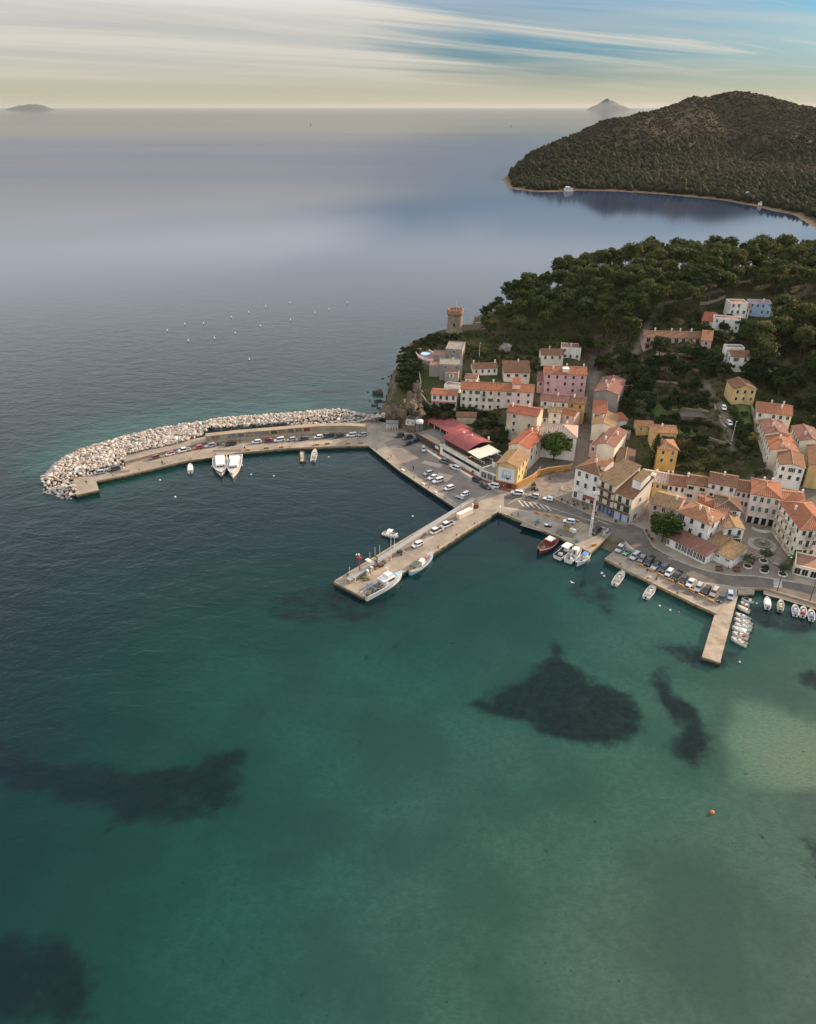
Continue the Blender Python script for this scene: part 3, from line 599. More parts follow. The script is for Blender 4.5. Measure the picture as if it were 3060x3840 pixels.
def add_window(root, x, z, y=0.0, rz=0.0, w=.95, h=1.5, style='shut', col='green', arch=False, far=False):
    o = obj('window', win_mesh(w, h, arch), root, (x, y, z), rz)
    if style in ('shut', 'half'):
        for s in (-1, 1):
            if style == 'half' and s > 0: continue
            obj('shutter', shut_mesh(round(w/2-.02, 3), h, col, s), o, (s*w/4, 0, 0))
    elif style == 'open':
        for s in (-1, 1): obj('shutter', shut_mesh(round(w/2, 3), h, col, s), o, (s*(w*.75+.08), .05, 0))
    return o
def balcony(root, x, y, z, w, d=1.1, col='brown', rz=0):
    o = obj('balcony', MB().box((0, -d/2, -.08), (w, d, .16)).mesh('balcony', [mat('balcony_slab', (.45, .33, .25), .9)]), root, (x, y, z), rz)
    mb = MB()
    n = max(3, int(w/.35))
    for i in range(n+1): mb.box((-w/2+w*i/n, -d+.04, .5), (.03, .03, 1.0))
    for i in range(1, 3):
        for s in (-1, 1): mb.box((s*(w/2-.02), -d+d*i/3, .5), (.03, .03, 1.0))
    mb.box((0, -d+.04, 1.0), (w, .05, .05))
    for s in (-1, 1): mb.box((s*(w/2-.02), -d/2, 1.0), (.05, d, .05))
    obj('railing', mb.mesh('railing', [shut_mat(col)]), o)
    return o
class UVM:
    """faces with their own uv in metres (u along the eave, v up the slope)"""
    def __init__(s): s.v = []; s.f = []; s.uv = []
    def face(s, p, e=None):
        p = [Vector(q) for q in p]; n = (p[1]-p[0]).cross(p[2]-p[0]).normalized()
        u = Vector((0, 0, 1)).cross(n); u = u.normalized() if u.length > 1e-3 else Vector((1, 0, 0)); v = n.cross(u)
        o = len(s.v); s.v += [tuple(q) for q in p]; s.f.append(tuple(range(o, o+len(p)))); s.uv += [(q.dot(u), q.dot(v)) for q in p]
    def slab(s, p, t=.16):
        s.face(p); lo = [(x, y, z-t) for x, y, z in p]; n = len(p)
        for i in range(n): s.face([p[i], lo[i], lo[(i+1) % n], p[(i+1) % n]])
        s.face(lo[::-1])
    def mesh(s, name, m):
        me = bpy.data.meshes.new(name); me.from_pydata(s.v, [], s.f); l = me.uv_layers.new(name='UVMap'); l.data.foreach_set('uv', [c for q in s.uv for c in q]); me.materials.append(m); me.update(); return me
chim_me = MB().box((0, 0, .4), (.55, .45, 1.3)).box((0, 0, 1.10), (.72, .62, .10)).box((0, 0, 1.30), (.5, .4, .28), taper=.8).mesh('chimney', [wall_mat('offwhite')])
def roof_on(root, kind, w, d, e, rcol, pitch, ov=.35, chim=(), local=(0, 0), back=None):
    """roof over [0,w]x[0,d] with eaves at height e; returns (roof object, list of wall gable triangles)"""
    U = UVM(); g = []; caps = []; o = ov; t = math.tan(R(pitch)); x0, y0 = local
    f = lambda x, y, z: (x+x0, y+y0, z)
    if kind == 'gx':
        h = d/2*t; z0 = e-o*t
        U.slab([f(-o, -o, z0), f(w+o, -o, z0), f(w+o, d/2, e+h), f(-o, d/2, e+h)]); U.slab([f(w+o, d+o, z0), f(-o, d+o, z0), f(-o, d/2, e+h), f(w+o, d/2, e+h)])
        g = [[f(0, d, e), f(0, 0, e), f(0, d/2, e+h-.1)], [f(w, 0, e), f(w, d, e), f(w, d/2, e+h-.1)]]; caps = [(f(-o, d/2, e+h), f(w+o, d/2, e+h))]
        zf = lambda x, y: e+h-abs(y-d/2)*t
    elif kind == 'gy':
        h = w/2*t; z0 = e-o*t
        U.slab([f(-o, d+o, z0), f(-o, -o, z0), f(w/2, -o, e+h), f(w/2, d+o, e+h)]); U.slab([f(w+o, -o, z0), f(w+o, d+o, z0), f(w/2, d+o, e+h), f(w/2, -o, e+h)])
        g = [[f(0, 0, e), f(w, 0, e), f(w/2, 0, e+h-.1)], [f(w, d, e), f(0, d, e), f(w/2, d, e+h-.1)]]; caps = [(f(w/2, -o, e+h), f(w/2, d+o, e+h))]
        zf = lambda x, y: e+h-abs(x-w/2)*t
    elif kind == 'mono':
        h = (d+o)*t; z0 = e-o*t
        U.slab([f(-o, -o, z0), f(w+o, -o, z0), f(w+o, d+.1, e+h), f(-o, d+.1, e+h)])
        g = [[f(0, d, e), f(0, 0, e), f(0, d, e+h-.25)], [f(w, 0, e), f(w, d, e), f(w, d, e+h-.25)], [f(w, d, e), f(0, d, e), f(0, d, e+h-.25), f(w, d, e+h-.25)]]
        zf = lambda x, y: e+y*t
    elif kind in ('hip', 'pyr'):
        m = min(w, d)/2; h = m*t; z0 = e-o*t; A, B, C, D = f(-o, -o, z0), f(w+o, -o, z0), f(w+o, d+o, z0), f(-o, d+o, z0)
        if w >= d: p, q = f(m, d/2, e+h), f(w-m, d/2, e+h)
        else: p, q = f(w/2, m, e+h), f(w/2, d-m, e+h)
        if w >= d:
            U.slab([A, B, q, p]); U.slab([B, C, q]); U.slab([C, D, p, q]); U.slab([D, A, p]); caps = [(A, p), (B, q), (C, q), (D, p), (p, q)]
        else:
            U.slab([A, B, p]); U.slab([B, C, q, p]); U.slab([C, D, q]); U.slab([D, A, p, q]); caps = [(A, p), (B, p), (C, q), (D, q), (p, q)]
        zf = lambda x, y: e+min(x, w-x, y, d-y)*t
    else:   # flat with parapet
        U.face([f(.2, .2, e-.35), f(w-.2, .2, e-.35), f(w-.2, d-.2, e-.35), f(.2, d-.2, e-.35)]); zf = lambda x, y: e-.35
    ro = obj('roof', U.mesh('roof', roof_mat(rcol)), root)
    if caps:
        mb = MB()
        for a, b in caps: mb.tube(a, b, .13, n=6)
        obj('ridge_cap', mb.mesh('ridge_cap', [ridge_m]), ro)
    for cx, cyy in chim:
        x, y = cx*w, cyy*d; obj('chimney', chim_me, ro, (x+x0, y+y0, zf(x, y)))
    return ro, g
wr = random.Random(33)
def house(name, label, FL, FR, h, d, kind, wall, rcol, cols=3, rows=2, col='green', style='shut', pitch=20, side=None, chim=((.3, .5),), group=None, ov=.35, ww=.95, wh=1.45, cat='house', far=False, rowh=3.0, top=1.45, base=None, doors=(), balc=(), wallmat=None, cornice=False):
    A = G(*FL, h) if base is None else P(*FL, base+h)
    B = P(*FR, A.z); ax = (B-A); ax.z = 0; w = ax.length; rz = math.atan2(ax.y, ax.x)
    u = Vector((math.cos(rz), math.sin(rz), 0)); n = Vector((-u.y, u.x, 0))
    cs = [A+u*x+n*y for x in (0, w) for y in (0, d)]
    bz = min(TZ(c.x, c.y) for c in cs)-.4; e = A.z-bz
    root = thing(name, label, cat, (A.x, A.y, bz), rz, group)
    mb = MB().box((w/2, d/2, e/2), (w, d, e))
    wm = wallmat or wall_mat(wall)
    if kind == 'flat':
        for bx in (((w/2, .1), (w, .2)), ((w/2, d-.1), (w, .2)), ((.1, d/2), (.2, d-.4)), ((w-.1, d/2), (.2, d-.4))): pass
        mb = MB().box((w/2, d/2, (e-.4)/2), (w, d, e-.4))
        for (cx, cyy), (sx, sy) in (((w/2, .1), (w, .2)), ((w/2, d-.1), (w, .2)), ((.1, d/2), (.2, d-.4)), ((w-.1, d/2), (.2, d-.4))): mb.box((cx, cyy, e-.2), (sx, sy, .4))
    ro, g = roof_on(root, kind, w, d, e, rcol, pitch, ov, chim)
    for t in g: mb.add(t, [tuple(range(len(t)))])
    if cornice: mb.box((w/2, -.05, e-h+3.6), (w+.1, .12, .18))
    obj('wall', mb.mesh('wall', [wm]), root)
    for r in range(rows):
        for c in range(cols):
            if (r, c) in balc or (r, c) in doors: continue
            q = wr.random()
            if q < .05 and rows*cols > 4: continue
            st = style if q < .68 or style == 'glass' else ('half' if q < .84 else 'open' if q < .93 else 'glass')
            add_window(root, w*(c+.5)/cols+wr.uniform(-.12, .12), e-top-rowh*r+wr.uniform(-.06, .06), 0, 0, ww, wh, st, col)
    for (r, c) in balc:
        x = w*(c+.5)/cols; add_window(root, x, e-top-rowh*r-.35, 0, 0, ww, wh+.7, style, col); balcony(root, x, 0, e-top-rowh*r-1.45, 2.3, .9, 'grey')
    for (r, c) in doors:
        x = w*(c+.5)/cols; o = obj('door', MB().box((0, -.03, 0), (1.2, .1, 2.3)).box((0, -.06, 0), (.06, .1, 2.3)).mesh('door', [shut_mat(col)]), root, (x, 0, e-top-rowh*r-.4))
    if side:
        for sd, nc, nr in side:
            for r in range(nr):
                for c in range(nc):
                    if sd == 'L': add_window(root, 0, e-top-rowh*r, d*(c+.5)/nc, -math.pi/2, ww, wh, style, col)
                    else: add_window(root, w, e-top-rowh*r, d*(c+.5)/nc, math.pi/2, ww, wh, style, col)
    return root, w, d, e
H = {}
def hs(key, *a, **k): H[key] = house(*a, **k)
HILL = 'houses on the slope behind the harbour'
# --- by the cliff and the tower
hs('longA', 'terraced_house', 'long cream terraced house with green shutters and one balcony above the red roofed restaurant', z1(940,1022), z1(1300,1040), 8.6, 9, 'gx', 'cream', 'terra', 5, 3, 'dkgreen', chim=((.5, .6), (.95, .5)), balc=((0, 3),))
hs('longB', 'terraced_house', 'long white terraced house with dark windows beside the cream terrace', z1(1300,1040), (2002,1470), 8.6, 9, 'gx', 'palepink', 'terra', 4, 3, 'dkgreen', chim=((.6, .6),))
hs('villa', 'villa', 'small white two-storey villa with red roof edge at the cliff', z1(625,1078), z1(890,1092), 6.2, 7, 'gx', 'white', 'terra', 4, 2, 'brown', pitch=12, chim=((.55, .7),), wh=1.7, ww=1.1)
hs('greyA', 'stone_house', 'upper grey flat roofed house near the round terrace', z1(775,592), z1(955,602), 6.8, 13, 'flat', 'grey', 'flatgrey', 1, 1, 'white', 'glass', chim=())
hs('greyB', 'stone_house', 'middle grey flat roofed house stepping down the cliff', z1(712,760), z1(955,765), 7.2, 9, 'flat', 'grey', 'flatgrey', 2, 1, 'white', 'glass', chim=((.6, .7),))
hs('greyC', 'stone_house', 'small grey house with terrace roof and one white window at the cliff', z1(770,848), z1(912,856), 5.4, 5, 'flat', 'grey', 'flatred', 1, 1, 'white', 'shut', chim=())
hs('greyD', 'stone_house', 'low grey house with terracotta roof terrace beside the cliff edge', z1(600,778), z1(715,784), 5.0, 7, 'flat', 'grey', 'flatred', 1, 0, chim=())
hs('greyE', 'stone_house', 'grey house with broad terracotta terrace behind the stepped cliff houses', z1(640,660), z1(775,664), 4.6, 8, 'flat', 'grey', 'flatred', 1, 0, chim=())
hs('lowbrown', 'low_house', 'low white house with long brown roof below the pine hill', z1(1078,806), z1(1335,797), 3.2, 7, 'gx', 'offwhite', 'brown', 4, 1, 'brown', 'glass', chim=((.05, .5), (.95, .5)))
hs('yellowcl', 'house', 'pale yellow house with brown roof between the terraces and the pines', z1(1405,848), z1(1682,850), 4.4, 8, 'mono', 'cream', 'brown', 3, 1, 'brown', 'shut', pitch=20, chim=((.6, .9),), wh=1.2, ww=1.5)
hs('yelback', 'house', 'yellow house with tan roof behind the pink palazzo', z2(378,656), z2(612,657), 5.6, 8, 'gx', 'cream', 'brown', 3, 1, 'brown', 'shut', chim=((.4, .5),))
hs('whiteback', 'house', 'white house with brick red terrace roof under the pines', z2(590,578), z2(802,588), 5.6, 8, 'flat', 'offwhite', 'flatred', 3, 2, 'brown', 'shut', chim=((.5, .5), (.9, .7)), rowh=2.7)
hs('pinkp', 'palazzo', 'tall pink palazzo with three rows of dark windows', z2(413,858), z2(862,872), 10, 10, 'gx', 'pink', 'terra', 5, 3, 'black', chim=((.2, .3), (.55, .7), (.95, .6)), cat='palazzo')
hs('brownrow', 'house', 'cream house with long brown roof below the pink palazzo', z2(368,1142), z2(660,1168), 6, 8, 'gx', 'cream', 'mauve', 3, 2, 'brown', 'shut', chim=((.6, .4),))
hs('orangeh', 'house', 'bright orange house at the top of the paved street', z2(660,1168), z2(842,1188), 8, 8, 'gx', 'orange', 'brown', 2, 2, 'brown', 'shut', chim=((.3, .4),), doors=((1, 1),))
hs('greyg', 'palazzo', 'large house with bare grey gable wall beside the paved street', z2(945,1052), z2(1202,1086), 10.5, 20, 'gy', 'grey', 'mauve', 2, 0, pitch=16, chim=((.3, .5), (.45, .2), (.6, .6)), cat='palazzo')
hs('stepA', 'house', 'cream house with half tan half mauve roof below the grey gable', z2(918,1402), z2(1158,1434), 7, 13, 'gy', 'cream', 'tan', 2, 0, pitch=17, chim=((.4, .4),))
hs('stepS', 'house', 'narrow cream house squeezed under the bare grey gable wall', z2(932,1275), z2(1075,1285), 7.5, 7, 'mono', 'cream', 'terra', 2, 1, 'brown', chim=())
hs('stepB', 'house', 'yellow house with gable wall and tiled roof behind the white corner block', z5(828,556), z5(1052,602), 8, 17, 'gy', 'yellow', 'mauve', 2, 0, pitch=16, chim=((.3, .2), (.7, .6)), wallmat=wall_mat('cream'))
hs('annexP', 'annexe', 'narrow rose annexe with red roof terrace along the paved street', z5(728,578), z5(826,600), 5, 15, 'flat', 'rose', 'flatred', 1, 1, 'brown', 'glass', chim=())
hs('creams', 'house', 'small cream house with tan roof behind the striped roof house', z2(455,1268), z2(586,1278), 7, 6, 'gx', 'cream', 'tan', 1, 2, 'dkgreen', chim=((.3, .5),))
hs('rosesm', 'house', 'small rose house with bright red roof behind the striped roof house', z2(588,1280), z2(728,1312), 6.6, 6.5, 'gx', 'rose', 'terra', 1, 1, 'brown', 'glass', chim=())
hs('darks', 'house', 'small white house with dark lean-to roof in the narrow alley', z2(368,1332), z2(452,1322), 4.2, 6, 'mono', 'offwhite', 'dark', 1, 1, 'brown', 'glass', chim=())
hs('striped', 'house', 'white house with red and white striped hip roof behind the round street tree', z5(86,442), z5(560,484), 9.2, 12, 'hip', 'white', 'striped', 3, 2, 'green', 'shut', chim=((.4, .6), (.7, .7)), pitch=22, side=(('L', 2, 2),), rowh=3.4)
hs('beiget', 'palazzo', 'tall beige house with red roof above the restaurant', z4(1150,122), z4(1476,172), 11, 9, 'gx', 'beige', 'red', 2, 3, 'dkgreen', 'shut', chim=((.1, .4), (.6, .6)), pitch=17, cat='palazzo')
hs('redlong', 'house', 'long cream house with red roof behind the poster house', z4(1170,470), z4(1390,522), 8.6, 19, 'gy', 'cream', 'red', 2, 0, pitch=17, chim=((.6, .8), (.4, .7)), side=(('R', 4, 2),), col='dkgreen')
hs('poster', 'poster_house', 'ochre house with big regatta poster on its gable by the parking yard', z4(1040,678), z4(1268,724), 8.7, 12, 'gy', 'yellow', 'tan', 2, 0, pitch=20, chim=(), side=(('R', 3, 2),), col='dkgreen', base=1.5)
# --- white corner block on the sea front
hs('blockA', 'corner_palazzo', 'white three-storey corner palazzo with green shutters and cafe on the ground floor', z5(550,862), z5(862,972), 11.6, 12, 'hip', 'white', 'brown', 3, 2, 'green', 'shut', chim=((.5, .4), (.75, .75)), pitch=20, rowh=3.6, top=1.9, wh=1.7, side=(('L', 2, 2),), base=1.5, cat='palazzo', cornice=True)
hs('blockB', 'balcony_house', 'cream house with brown balconies on three floors beside the white corner palazzo', z5(862,1010), z5(1066,1102), 11.3, 12, 'mono', 'cream', 'tan', 2, 0, pitch=17, chim=(), base=1.5)
hs('blockC', 'balcony_house', 'cream gabled house with green shutters over blue shop pillars', z5(1068,1187), z5(1282,1272), 9.2, 11, 'mono', 'cream', 'brown', 2, 0, pitch=20, chim=(), base=1.5)
hs('rowY', 'row_house', 'yellow row house with long striped red roof behind the corner block', (2403,1797), z6(135,902), 6.0, 9, 'gx', 'yellow', 'striped', 4, 1, 'black', 'open', chim=((.5, .45), (.9, .5)), doors=(), pitch=19, ww=.8)
hs('rowW', 'row_house', 'white row house with brown striped roof next to the yellow row house', z6(137,902), z6(322,932), 6.4, 9, 'gx', 'white', 'brown', 3, 2, 'black', 'shut', chim=((.1, .5),), pitch=19, ww=.8)
hs('rowC', 'row_house', 'cream row house with wide arched openings in the middle of the row', z6(327,892), z6(572,934), 7.4, 8, 'gx', 'cream', 'brown', 2, 2, 'black', 'glass', chim=((.02, .4),), pitch=19, ww=1.6, wh=1.2)
hs('rowT', 'row_house', 'tall white row house with brown tiled roof and arched doorway', z6(572,882), z6(866,932), 9.2, 9, 'gx', 'offwhite', 'brown', 3, 3, 'dkgreen', 'shut', chim=((.5, .45),), pitch=21)
hs('rowS', 'row_house', 'narrow white row house between the tall row house and the shop palazzo', z6(868,967), z6(1031,992), 8.2, 9, 'gx', 'palepink', 'brown', 3, 2, 'black', 'shut', chim=(), pitch=21, ww=.8)
hs('shopP', 'shop_palazzo', 'pale pink palazzo with teal shutters and shops facing the fountain square', z6(1037,1002), z6(1347,1052), 10.6, 12, 'hip', 'palepink', 'terra', 4, 2, 'teal', 'shut', chim=((.4, .75), (.7, .8)), pitch=17, rowh=3.5, top=1.7, wh=1.7, cat='palazzo')
hs('lowY', 'house', 'low yellow house with orange roof behind the square', z6(1345,1052), z6(1602,1078), 4.6, 7, 'gx', 'yellow', 'orange', 2, 1, 'brown', 'glass', chim=((.95, .5),), pitch=15)
hs('archY', 'archway_house', 'narrow peach house with arched doorway at the corner of the square', z6(1335,1124), z6(1442,1166), 9, 7, 'mono', 'yellow', 'terra', 1, 2, 'green', 'shut', chim=(), pitch=14)
hs('pinkb', 'house', 'pink house with brown tiled roof behind the round tree by the crossing', z7(1180,292), z7(1512,382), 7.0, 10, 'gx', 'pink', 'tan', 3, 2, 'dkgreen', 'shut', chim=((.8, .4),), pitch=20, base=1.5)
hs('hipW', 'villa', 'white hip roofed house with green shutters above the glazed veranda', z6(226,1187), z6(577,1332), 9.4, 9.5, 'hip', 'white', 'orange', 3, 2, 'dkgreen', 'shut', chim=((.5, .35), (.72, .4), (.95, .2)), pitch=24, side=(('R', 2, 2),), base=1.5, wh=1.7, rowh=3.3)
hs('rosem', 'house', 'rose house with red roof squeezed behind the white hip roofed house', z6(592,1300), z6(736,1332), 7.4, 9, 'mono', 'palepink', 'mauve', 1, 1, 'black', 'shut', chim=((.7, .3),), base=1.5, pitch=12)
hs('darkh', 'house', 'dark brown hip roofed house behind the tan roofed house', z6(655,1150), z6(918,1185), 9.0, 9, 'hip', 'offwhite', 'dark', 2, 1, 'brown', 'glass', chim=(), base=1.5)
hs('tanh', 'house', 'white house with weathered tan roof and flower balcony facing the square', z8(532,428), z8(770,442), 7.4, 14, 'gy', 'white', 'tan', 2, 2, 'dkgreen', 'shut', chim=(), pitch=14, base=1.5, wh=1.8)
hs('tanlow', 'low_building', 'low white building with tan roof and bar tables by the road', z8(380,712), z8(628,822), 3.2, 8, 'mono', 'white', 'tan', 2, 1, 'grey', 'glass', chim=(), pitch=9, base=1.5, wh=.5, ww=1.2, top=1.0)
hs('block', 'apartment_block', 'large cream apartment block with red hip roof and iron balconies at right', z8(1480,440), z8(1900,455), 11.2, 17, 'hip', 'cream', 'terra', 5, 3, 'dkgreen', 'shut', chim=((.2, .6),), pitch=23, side=(('L', 5, 3),), base=1.5, rowh=3.2, balc=((0, 1), (1, 1), (2, 1)), cat='apartment')
hs('shopR', 'shop_annexe', 'single storey shop with roof terrace in front of the apartment block', z8(1400,885), z8(1900,1000), 3.4, 8, 'flat', 'cream', 'flatred', 5, 1, 'green', 'glass', chim=(), base=1.5, wh=2.0, ww=1.5, top=1.9)
# --- slope at right
hs('yelhill', 'house', 'yellow gabled house standing above the white cars on the lane', z3(845,1162), z3(1082,1168), 7, 10, 'gy', 'ochre', 'brown', 3, 2, 'black', 'shut', pitch=20, chim=(), group=HILL, wallmat=wall_mat('yellow'))
hs('redroof', 'house', 'wide white house with plain red roof and arched windows at right', z3(1090,1407), z3(1462,1452), 5.4, 12, 'gx', 'cream', 'terra', 5, 1, 'black', 'glass', chim=((.4, .5), (.7, .3), (.75, .5)), pitch=17)
hs('terrC', 'terrace_house', 'front white house of the long terracotta terrace with three green shutters', z6(1332,690), z6(1602,730), 8.8, 12, 'gy', 'white', 'brown', 3, 2, 'green', 'shut', pitch=15, chim=(), side=(('L', 3, 2),))
hs('terrB', 'terrace_house', 'middle house of the long terracotta terrace with white dormers', z6(1240,530), z6(1530,560), 8.6, 15, 'gy', 'cream', 'terra', 3, 0, pitch=15, chim=((.4, .1), (.6, .05), (.45, .6)), side=(('L', 4, 2),), col='brown')
hs('terrA', 'terrace_house', 'rear house of the long terracotta terrace with mauve roof', z6(1180,352), z6(1432,372), 8.0, 13, 'gy', 'cream', 'mauve', 3, 0, pitch=15, chim=((.4, .4), (.6, .2)), side=(('L', 4, 2),), col='brown')
hs('yelR', 'street_house', 'tall yellow house with dark windows along the narrow lane at right', z6(1650,690), z6(1900,730), 9, 18, 'gy', 'yellow', 'brown', 3, 0, pitch=15, chim=(), side=(('L', 6, 3),), col='black')
hs('yelR2', 'street_house', 'pale yellow house with mauve and orange roof at the right edge', z6(1555,430), z6(1800,450), 8.6, 14, 'gy', 'cream', 'mauve', 3, 0, pitch=15, chim=((.3, .3), (.5, .3)), side=(('L', 5, 2),), col='black')
hs('whill', 'villa', 'white two-storey house with brown porch roof on the wooded slope', z3(815,818), z3(1016,824), 7, 8, 'gx', 'white', 'brown', 2, 2, 'dkgreen', 'shut', chim=(), group=HILL, side=(('L', 2, 2),), wh=1.6)
hs('whillb', 'villa', 'white flat roofed upper storey behind the brown porch roof house', z3(766,722), z3(958,726), 7.6, 5, 'flat', 'white', 'flatgrey', 2, 1, 'brown', 'glass', chim=(), group=HILL, wh=.9)
hs('rowhill', 'row_villas', 'long pink two-storey holiday row with brown roof on the slope', (2420,1263), z3(492,622), 6.8, 9, 'gx', 'palepink', 'brown', 8, 2, 'brown', 'glass', chim=((.2, .5), (.5, .55), (.65, .5), (.85, .5)), group=HILL, ww=1.6, wh=1.9, wallmat=wall_mat('rose'))
hs('redann', 'annexe', 'small red tiled annexe at the end of the pink holiday row', z3(492,640), z3(600,650), 4.2, 7, 'mono', 'rose', 'orange', 1, 1, 'brown', 'glass', chim=(), group=HILL)
hs('wgreen', 'villa', 'white flat roofed house with green doors above the holiday row', z3(625,402), z3(912,424), 6.0, 6, 'flat', 'white', 'flatred', 4, 2, 'green', 'shut', chim=(), group=HILL, rowh=2.6, wh=1.2, ww=.8)
hs('redshed', 'shed', 'low red roofed shed beside the white flat roofed house', z3(497,432), z3(622,446), 2.4, 7, 'mono', 'offwhite', 'red', 2, 0, chim=(), group=HILL, cat='shed')
hs('wterr', 'villa', 'white stepped villa with roof terrace next to the blue house', z3(806,242), z3(995,246), 8.4, 8, 'flat', 'white', 'flatred', 3, 2, 'brown', 'glass', chim=(), group=HILL, rowh=3)
hs('wterr2', 'villa_porch', 'white porch with small red roof in front of the stepped villa', z3(900,290), z3(1010,296), 5.4, 4, 'mono', 'white', 'terra', 2, 2, 'brown', 'glass', chim=(), group=HILL, cat='porch', rowh=2.6)
hs('blueh', 'villa', 'pale blue two-storey house with pinkish flat roof', z3(1012,238), z3(1252,248), 6.6, 7, 'flat', 'blue', 'flatred', 4, 2, 'white', 'glass', chim=((.7, .6),), group=HILL)
hs('bigbr', 'villa', 'large house with broad brown roof and dormers at the right edge of the slope', z3(1400,482), z3(1800,500), 4, 12, 'gx', 'cream', 'mauve', 5, 1, 'brown', 'glass', chim=((.2, .5), (.5, .4)), group=HILL)
hs('smbr', 'villa', 'small house with brown hip roof left of the broad brown roof', z3(1215,492), z3(1395,490), 4, 8, 'hip', 'cream', 'brown', 2, 1, 'brown', 'glass', chim=(), group=HILL)
hs('gardy', 'cottage', 'small yellow cottage with orange roof in the gardens', z5(1342,332), z5(1552,338), 4.2, 6, 'gx', 'yellow', 'orange', 2, 1, 'brown', 'glass', chim=(), pitch=18, ww=.7, wh=1)
hs('yeltall', 'palazzo', 'tall yellow house with hipped roof behind the dark cypress', z6(30,522), z6(242,530), 9, 9, 'hip', 'yellow', 'orange', 2, 2, 'dkgreen', 'shut', chim=(), pitch=22, cat='palazzo', wallmat=wall_mat('ochre'))
hs('yeltall2', 'palazzo', 'rear wing of the tall yellow house with orange roof', z6(-20,345), z6(226,355), 7.4, 8, 'gx', 'yellow', 'orange', 3, 0, chim=((.4, .4),), pitch=18, cat='palazzo')
hs('ylow', 'annexe', 'low annexe with red roof between the cottage and the tall yellow house', z5(1535,395), z5(1712,405), 4, 7, 'gx', 'palepink', 'terra', 2, 1, 'brown', 'glass', chim=(), pitch=16)
hs('barn', 'barn', 'long barn with grey brown gable roof behind the white corner block', z5(1058,842), z5(1282,872), 4.5, 16, 'gy', 'grey', 'dark', 2, 0, pitch=15, chim=(), cat='barn')
hs('hut', 'hut', 'white hut with grey flat roof at the landward end of the mole', z1(345,1345), z1(443,1360), 5, 7, 'flat', 'offwhite', 'flatgrey', 2, 1, 'grey', 'glass', chim=(), base=1.5, cat='hut', ww=.6, wh=.7)
hs('tilecottage', 'cottage', 'low cottage with patchy brown tile roof behind the restaurant garden', z1(895,1320), z1(1105,1325), 3, 5, 'gx', 'beige', 'brown', 2, 0, chim=(), pitch=20)
hs('vineshed', 'shed', 'low dark vine covered shed in the terraced garden', z6(275,172), z6(640,190), 2.2, 5, 'mono', 'darkgrey', 'grey', 2, 0, chim=(), pitch=5, cat='shed')
hs('lean', 'lean_to', 'red roofed lean-to beside the bare grey gable house', z2(1165,1372), z2(1300,1352), 3, 5, 'mono', 'offwhite', 'red', 2, 0, chim=(), pitch=14, cat='shed')
hs('ghut', 'garden_hut', 'small grey flat hut in the gardens right of the paved street', z2(1232,1500), z2(1328,1512), 2.5, 4, 'flat', 'grey', 'flatgrey', 1, 0, chim=(), cat='hut')
hs('rterr', 'annexe', 'brick red roof terrace behind the white hip roofed house', z6(455,1088), z6(650,1136), 7.6, 6, 'flat', 'brick', 'flatred', 2, 0, chim=((.2, .6),), base=1.5)
hs('rtow', 'stair_tower', 'small brick red stair tower behind the white hip roofed house', z6(465,1032), z6(532,1046), 9.2, 3, 'flat', 'brick', 'flatred', 1, 0, chim=(), base=1.5, cat='tower')
hs('wpar', 'terrace_block', 'low white terrace block above the small cliff villa', z1(760,978), z1(928,1004), 2.2, 5, 'flat', 'white', 'flatgrey', 2, 0, chim=(), cat='terrace')
hs('wshed', 'shed', 'small white shed between the beige house and the long red roof', z4(1208,362), z4(1292,332), 3.2, 4, 'mono', 'offwhite', 'flatgrey', 1, 0, chim=(), cat='shed')
hs('patch', 'annexe', 'low annexe with patched tan roof between white house and tan roofed house', z8(305,605), z8(430,668), 3.6, 7, 'mono', 'offwhite', 'tan', 1, 0, chim=(), base=1.5, pitch=12)
hs('lowc', 'cottage', 'low white cottage with terracotta roof below the grey stepped houses', z1(985,905), z1(1110,915), 3.4, 6, 'gx', 'offwhite', 'mauve', 2, 1, 'brown', 'glass', chim=(), pitch=14, wh=1, ww=.8)
hs('gback', 'annexe', 'small pink annexe left of the tall pink palazzo', z2(330,935), z2(408,940), 5.5, 7, 'mono', 'pink', 'mauve', 1, 1, 'black', chim=(), pitch=12)
# --- far white houses round the bay
for i, (px, py, w_, lab) in enumerate([(2140, 712, 26, 'white beach house at the far end of the bay'), (2817, 742, 14, 'tall white house on the far beach'), (2845, 752, 12, 'small white cabin beside the tall beach house'), (2880, 768, 22, 'low white beach cabin by the far shore'), (2970, 742, 26, 'white house among the cypresses on the far slope')]):
    a = P(px, py, 3); x, y = a.x, a.y; z = float(head_z(np.array([[x, y+14]]))[0]); w_ = w_/FOC*a.length
    hh = (5.5 if i in (0, 1) else 4); t = thing('beach_house', lab, 'house', (x-w_/2, y+8, max(z, .5)-1), .1)
    obj('wall', MB().box((w_/2, 5, hh/2), (w_, 10, hh)).box((w_*.3, 3, hh), (w_*.5, 6, hh*.7)).mesh('wall', [wall_mat('white')]), t)
    roof_on(t, 'hip', w_, 10, hh, 'brown', 14)
    for k in range(3): add_window(t, w_*(k+.5)/3, hh-1.8, w=1.2, h=1.6, style='glass')
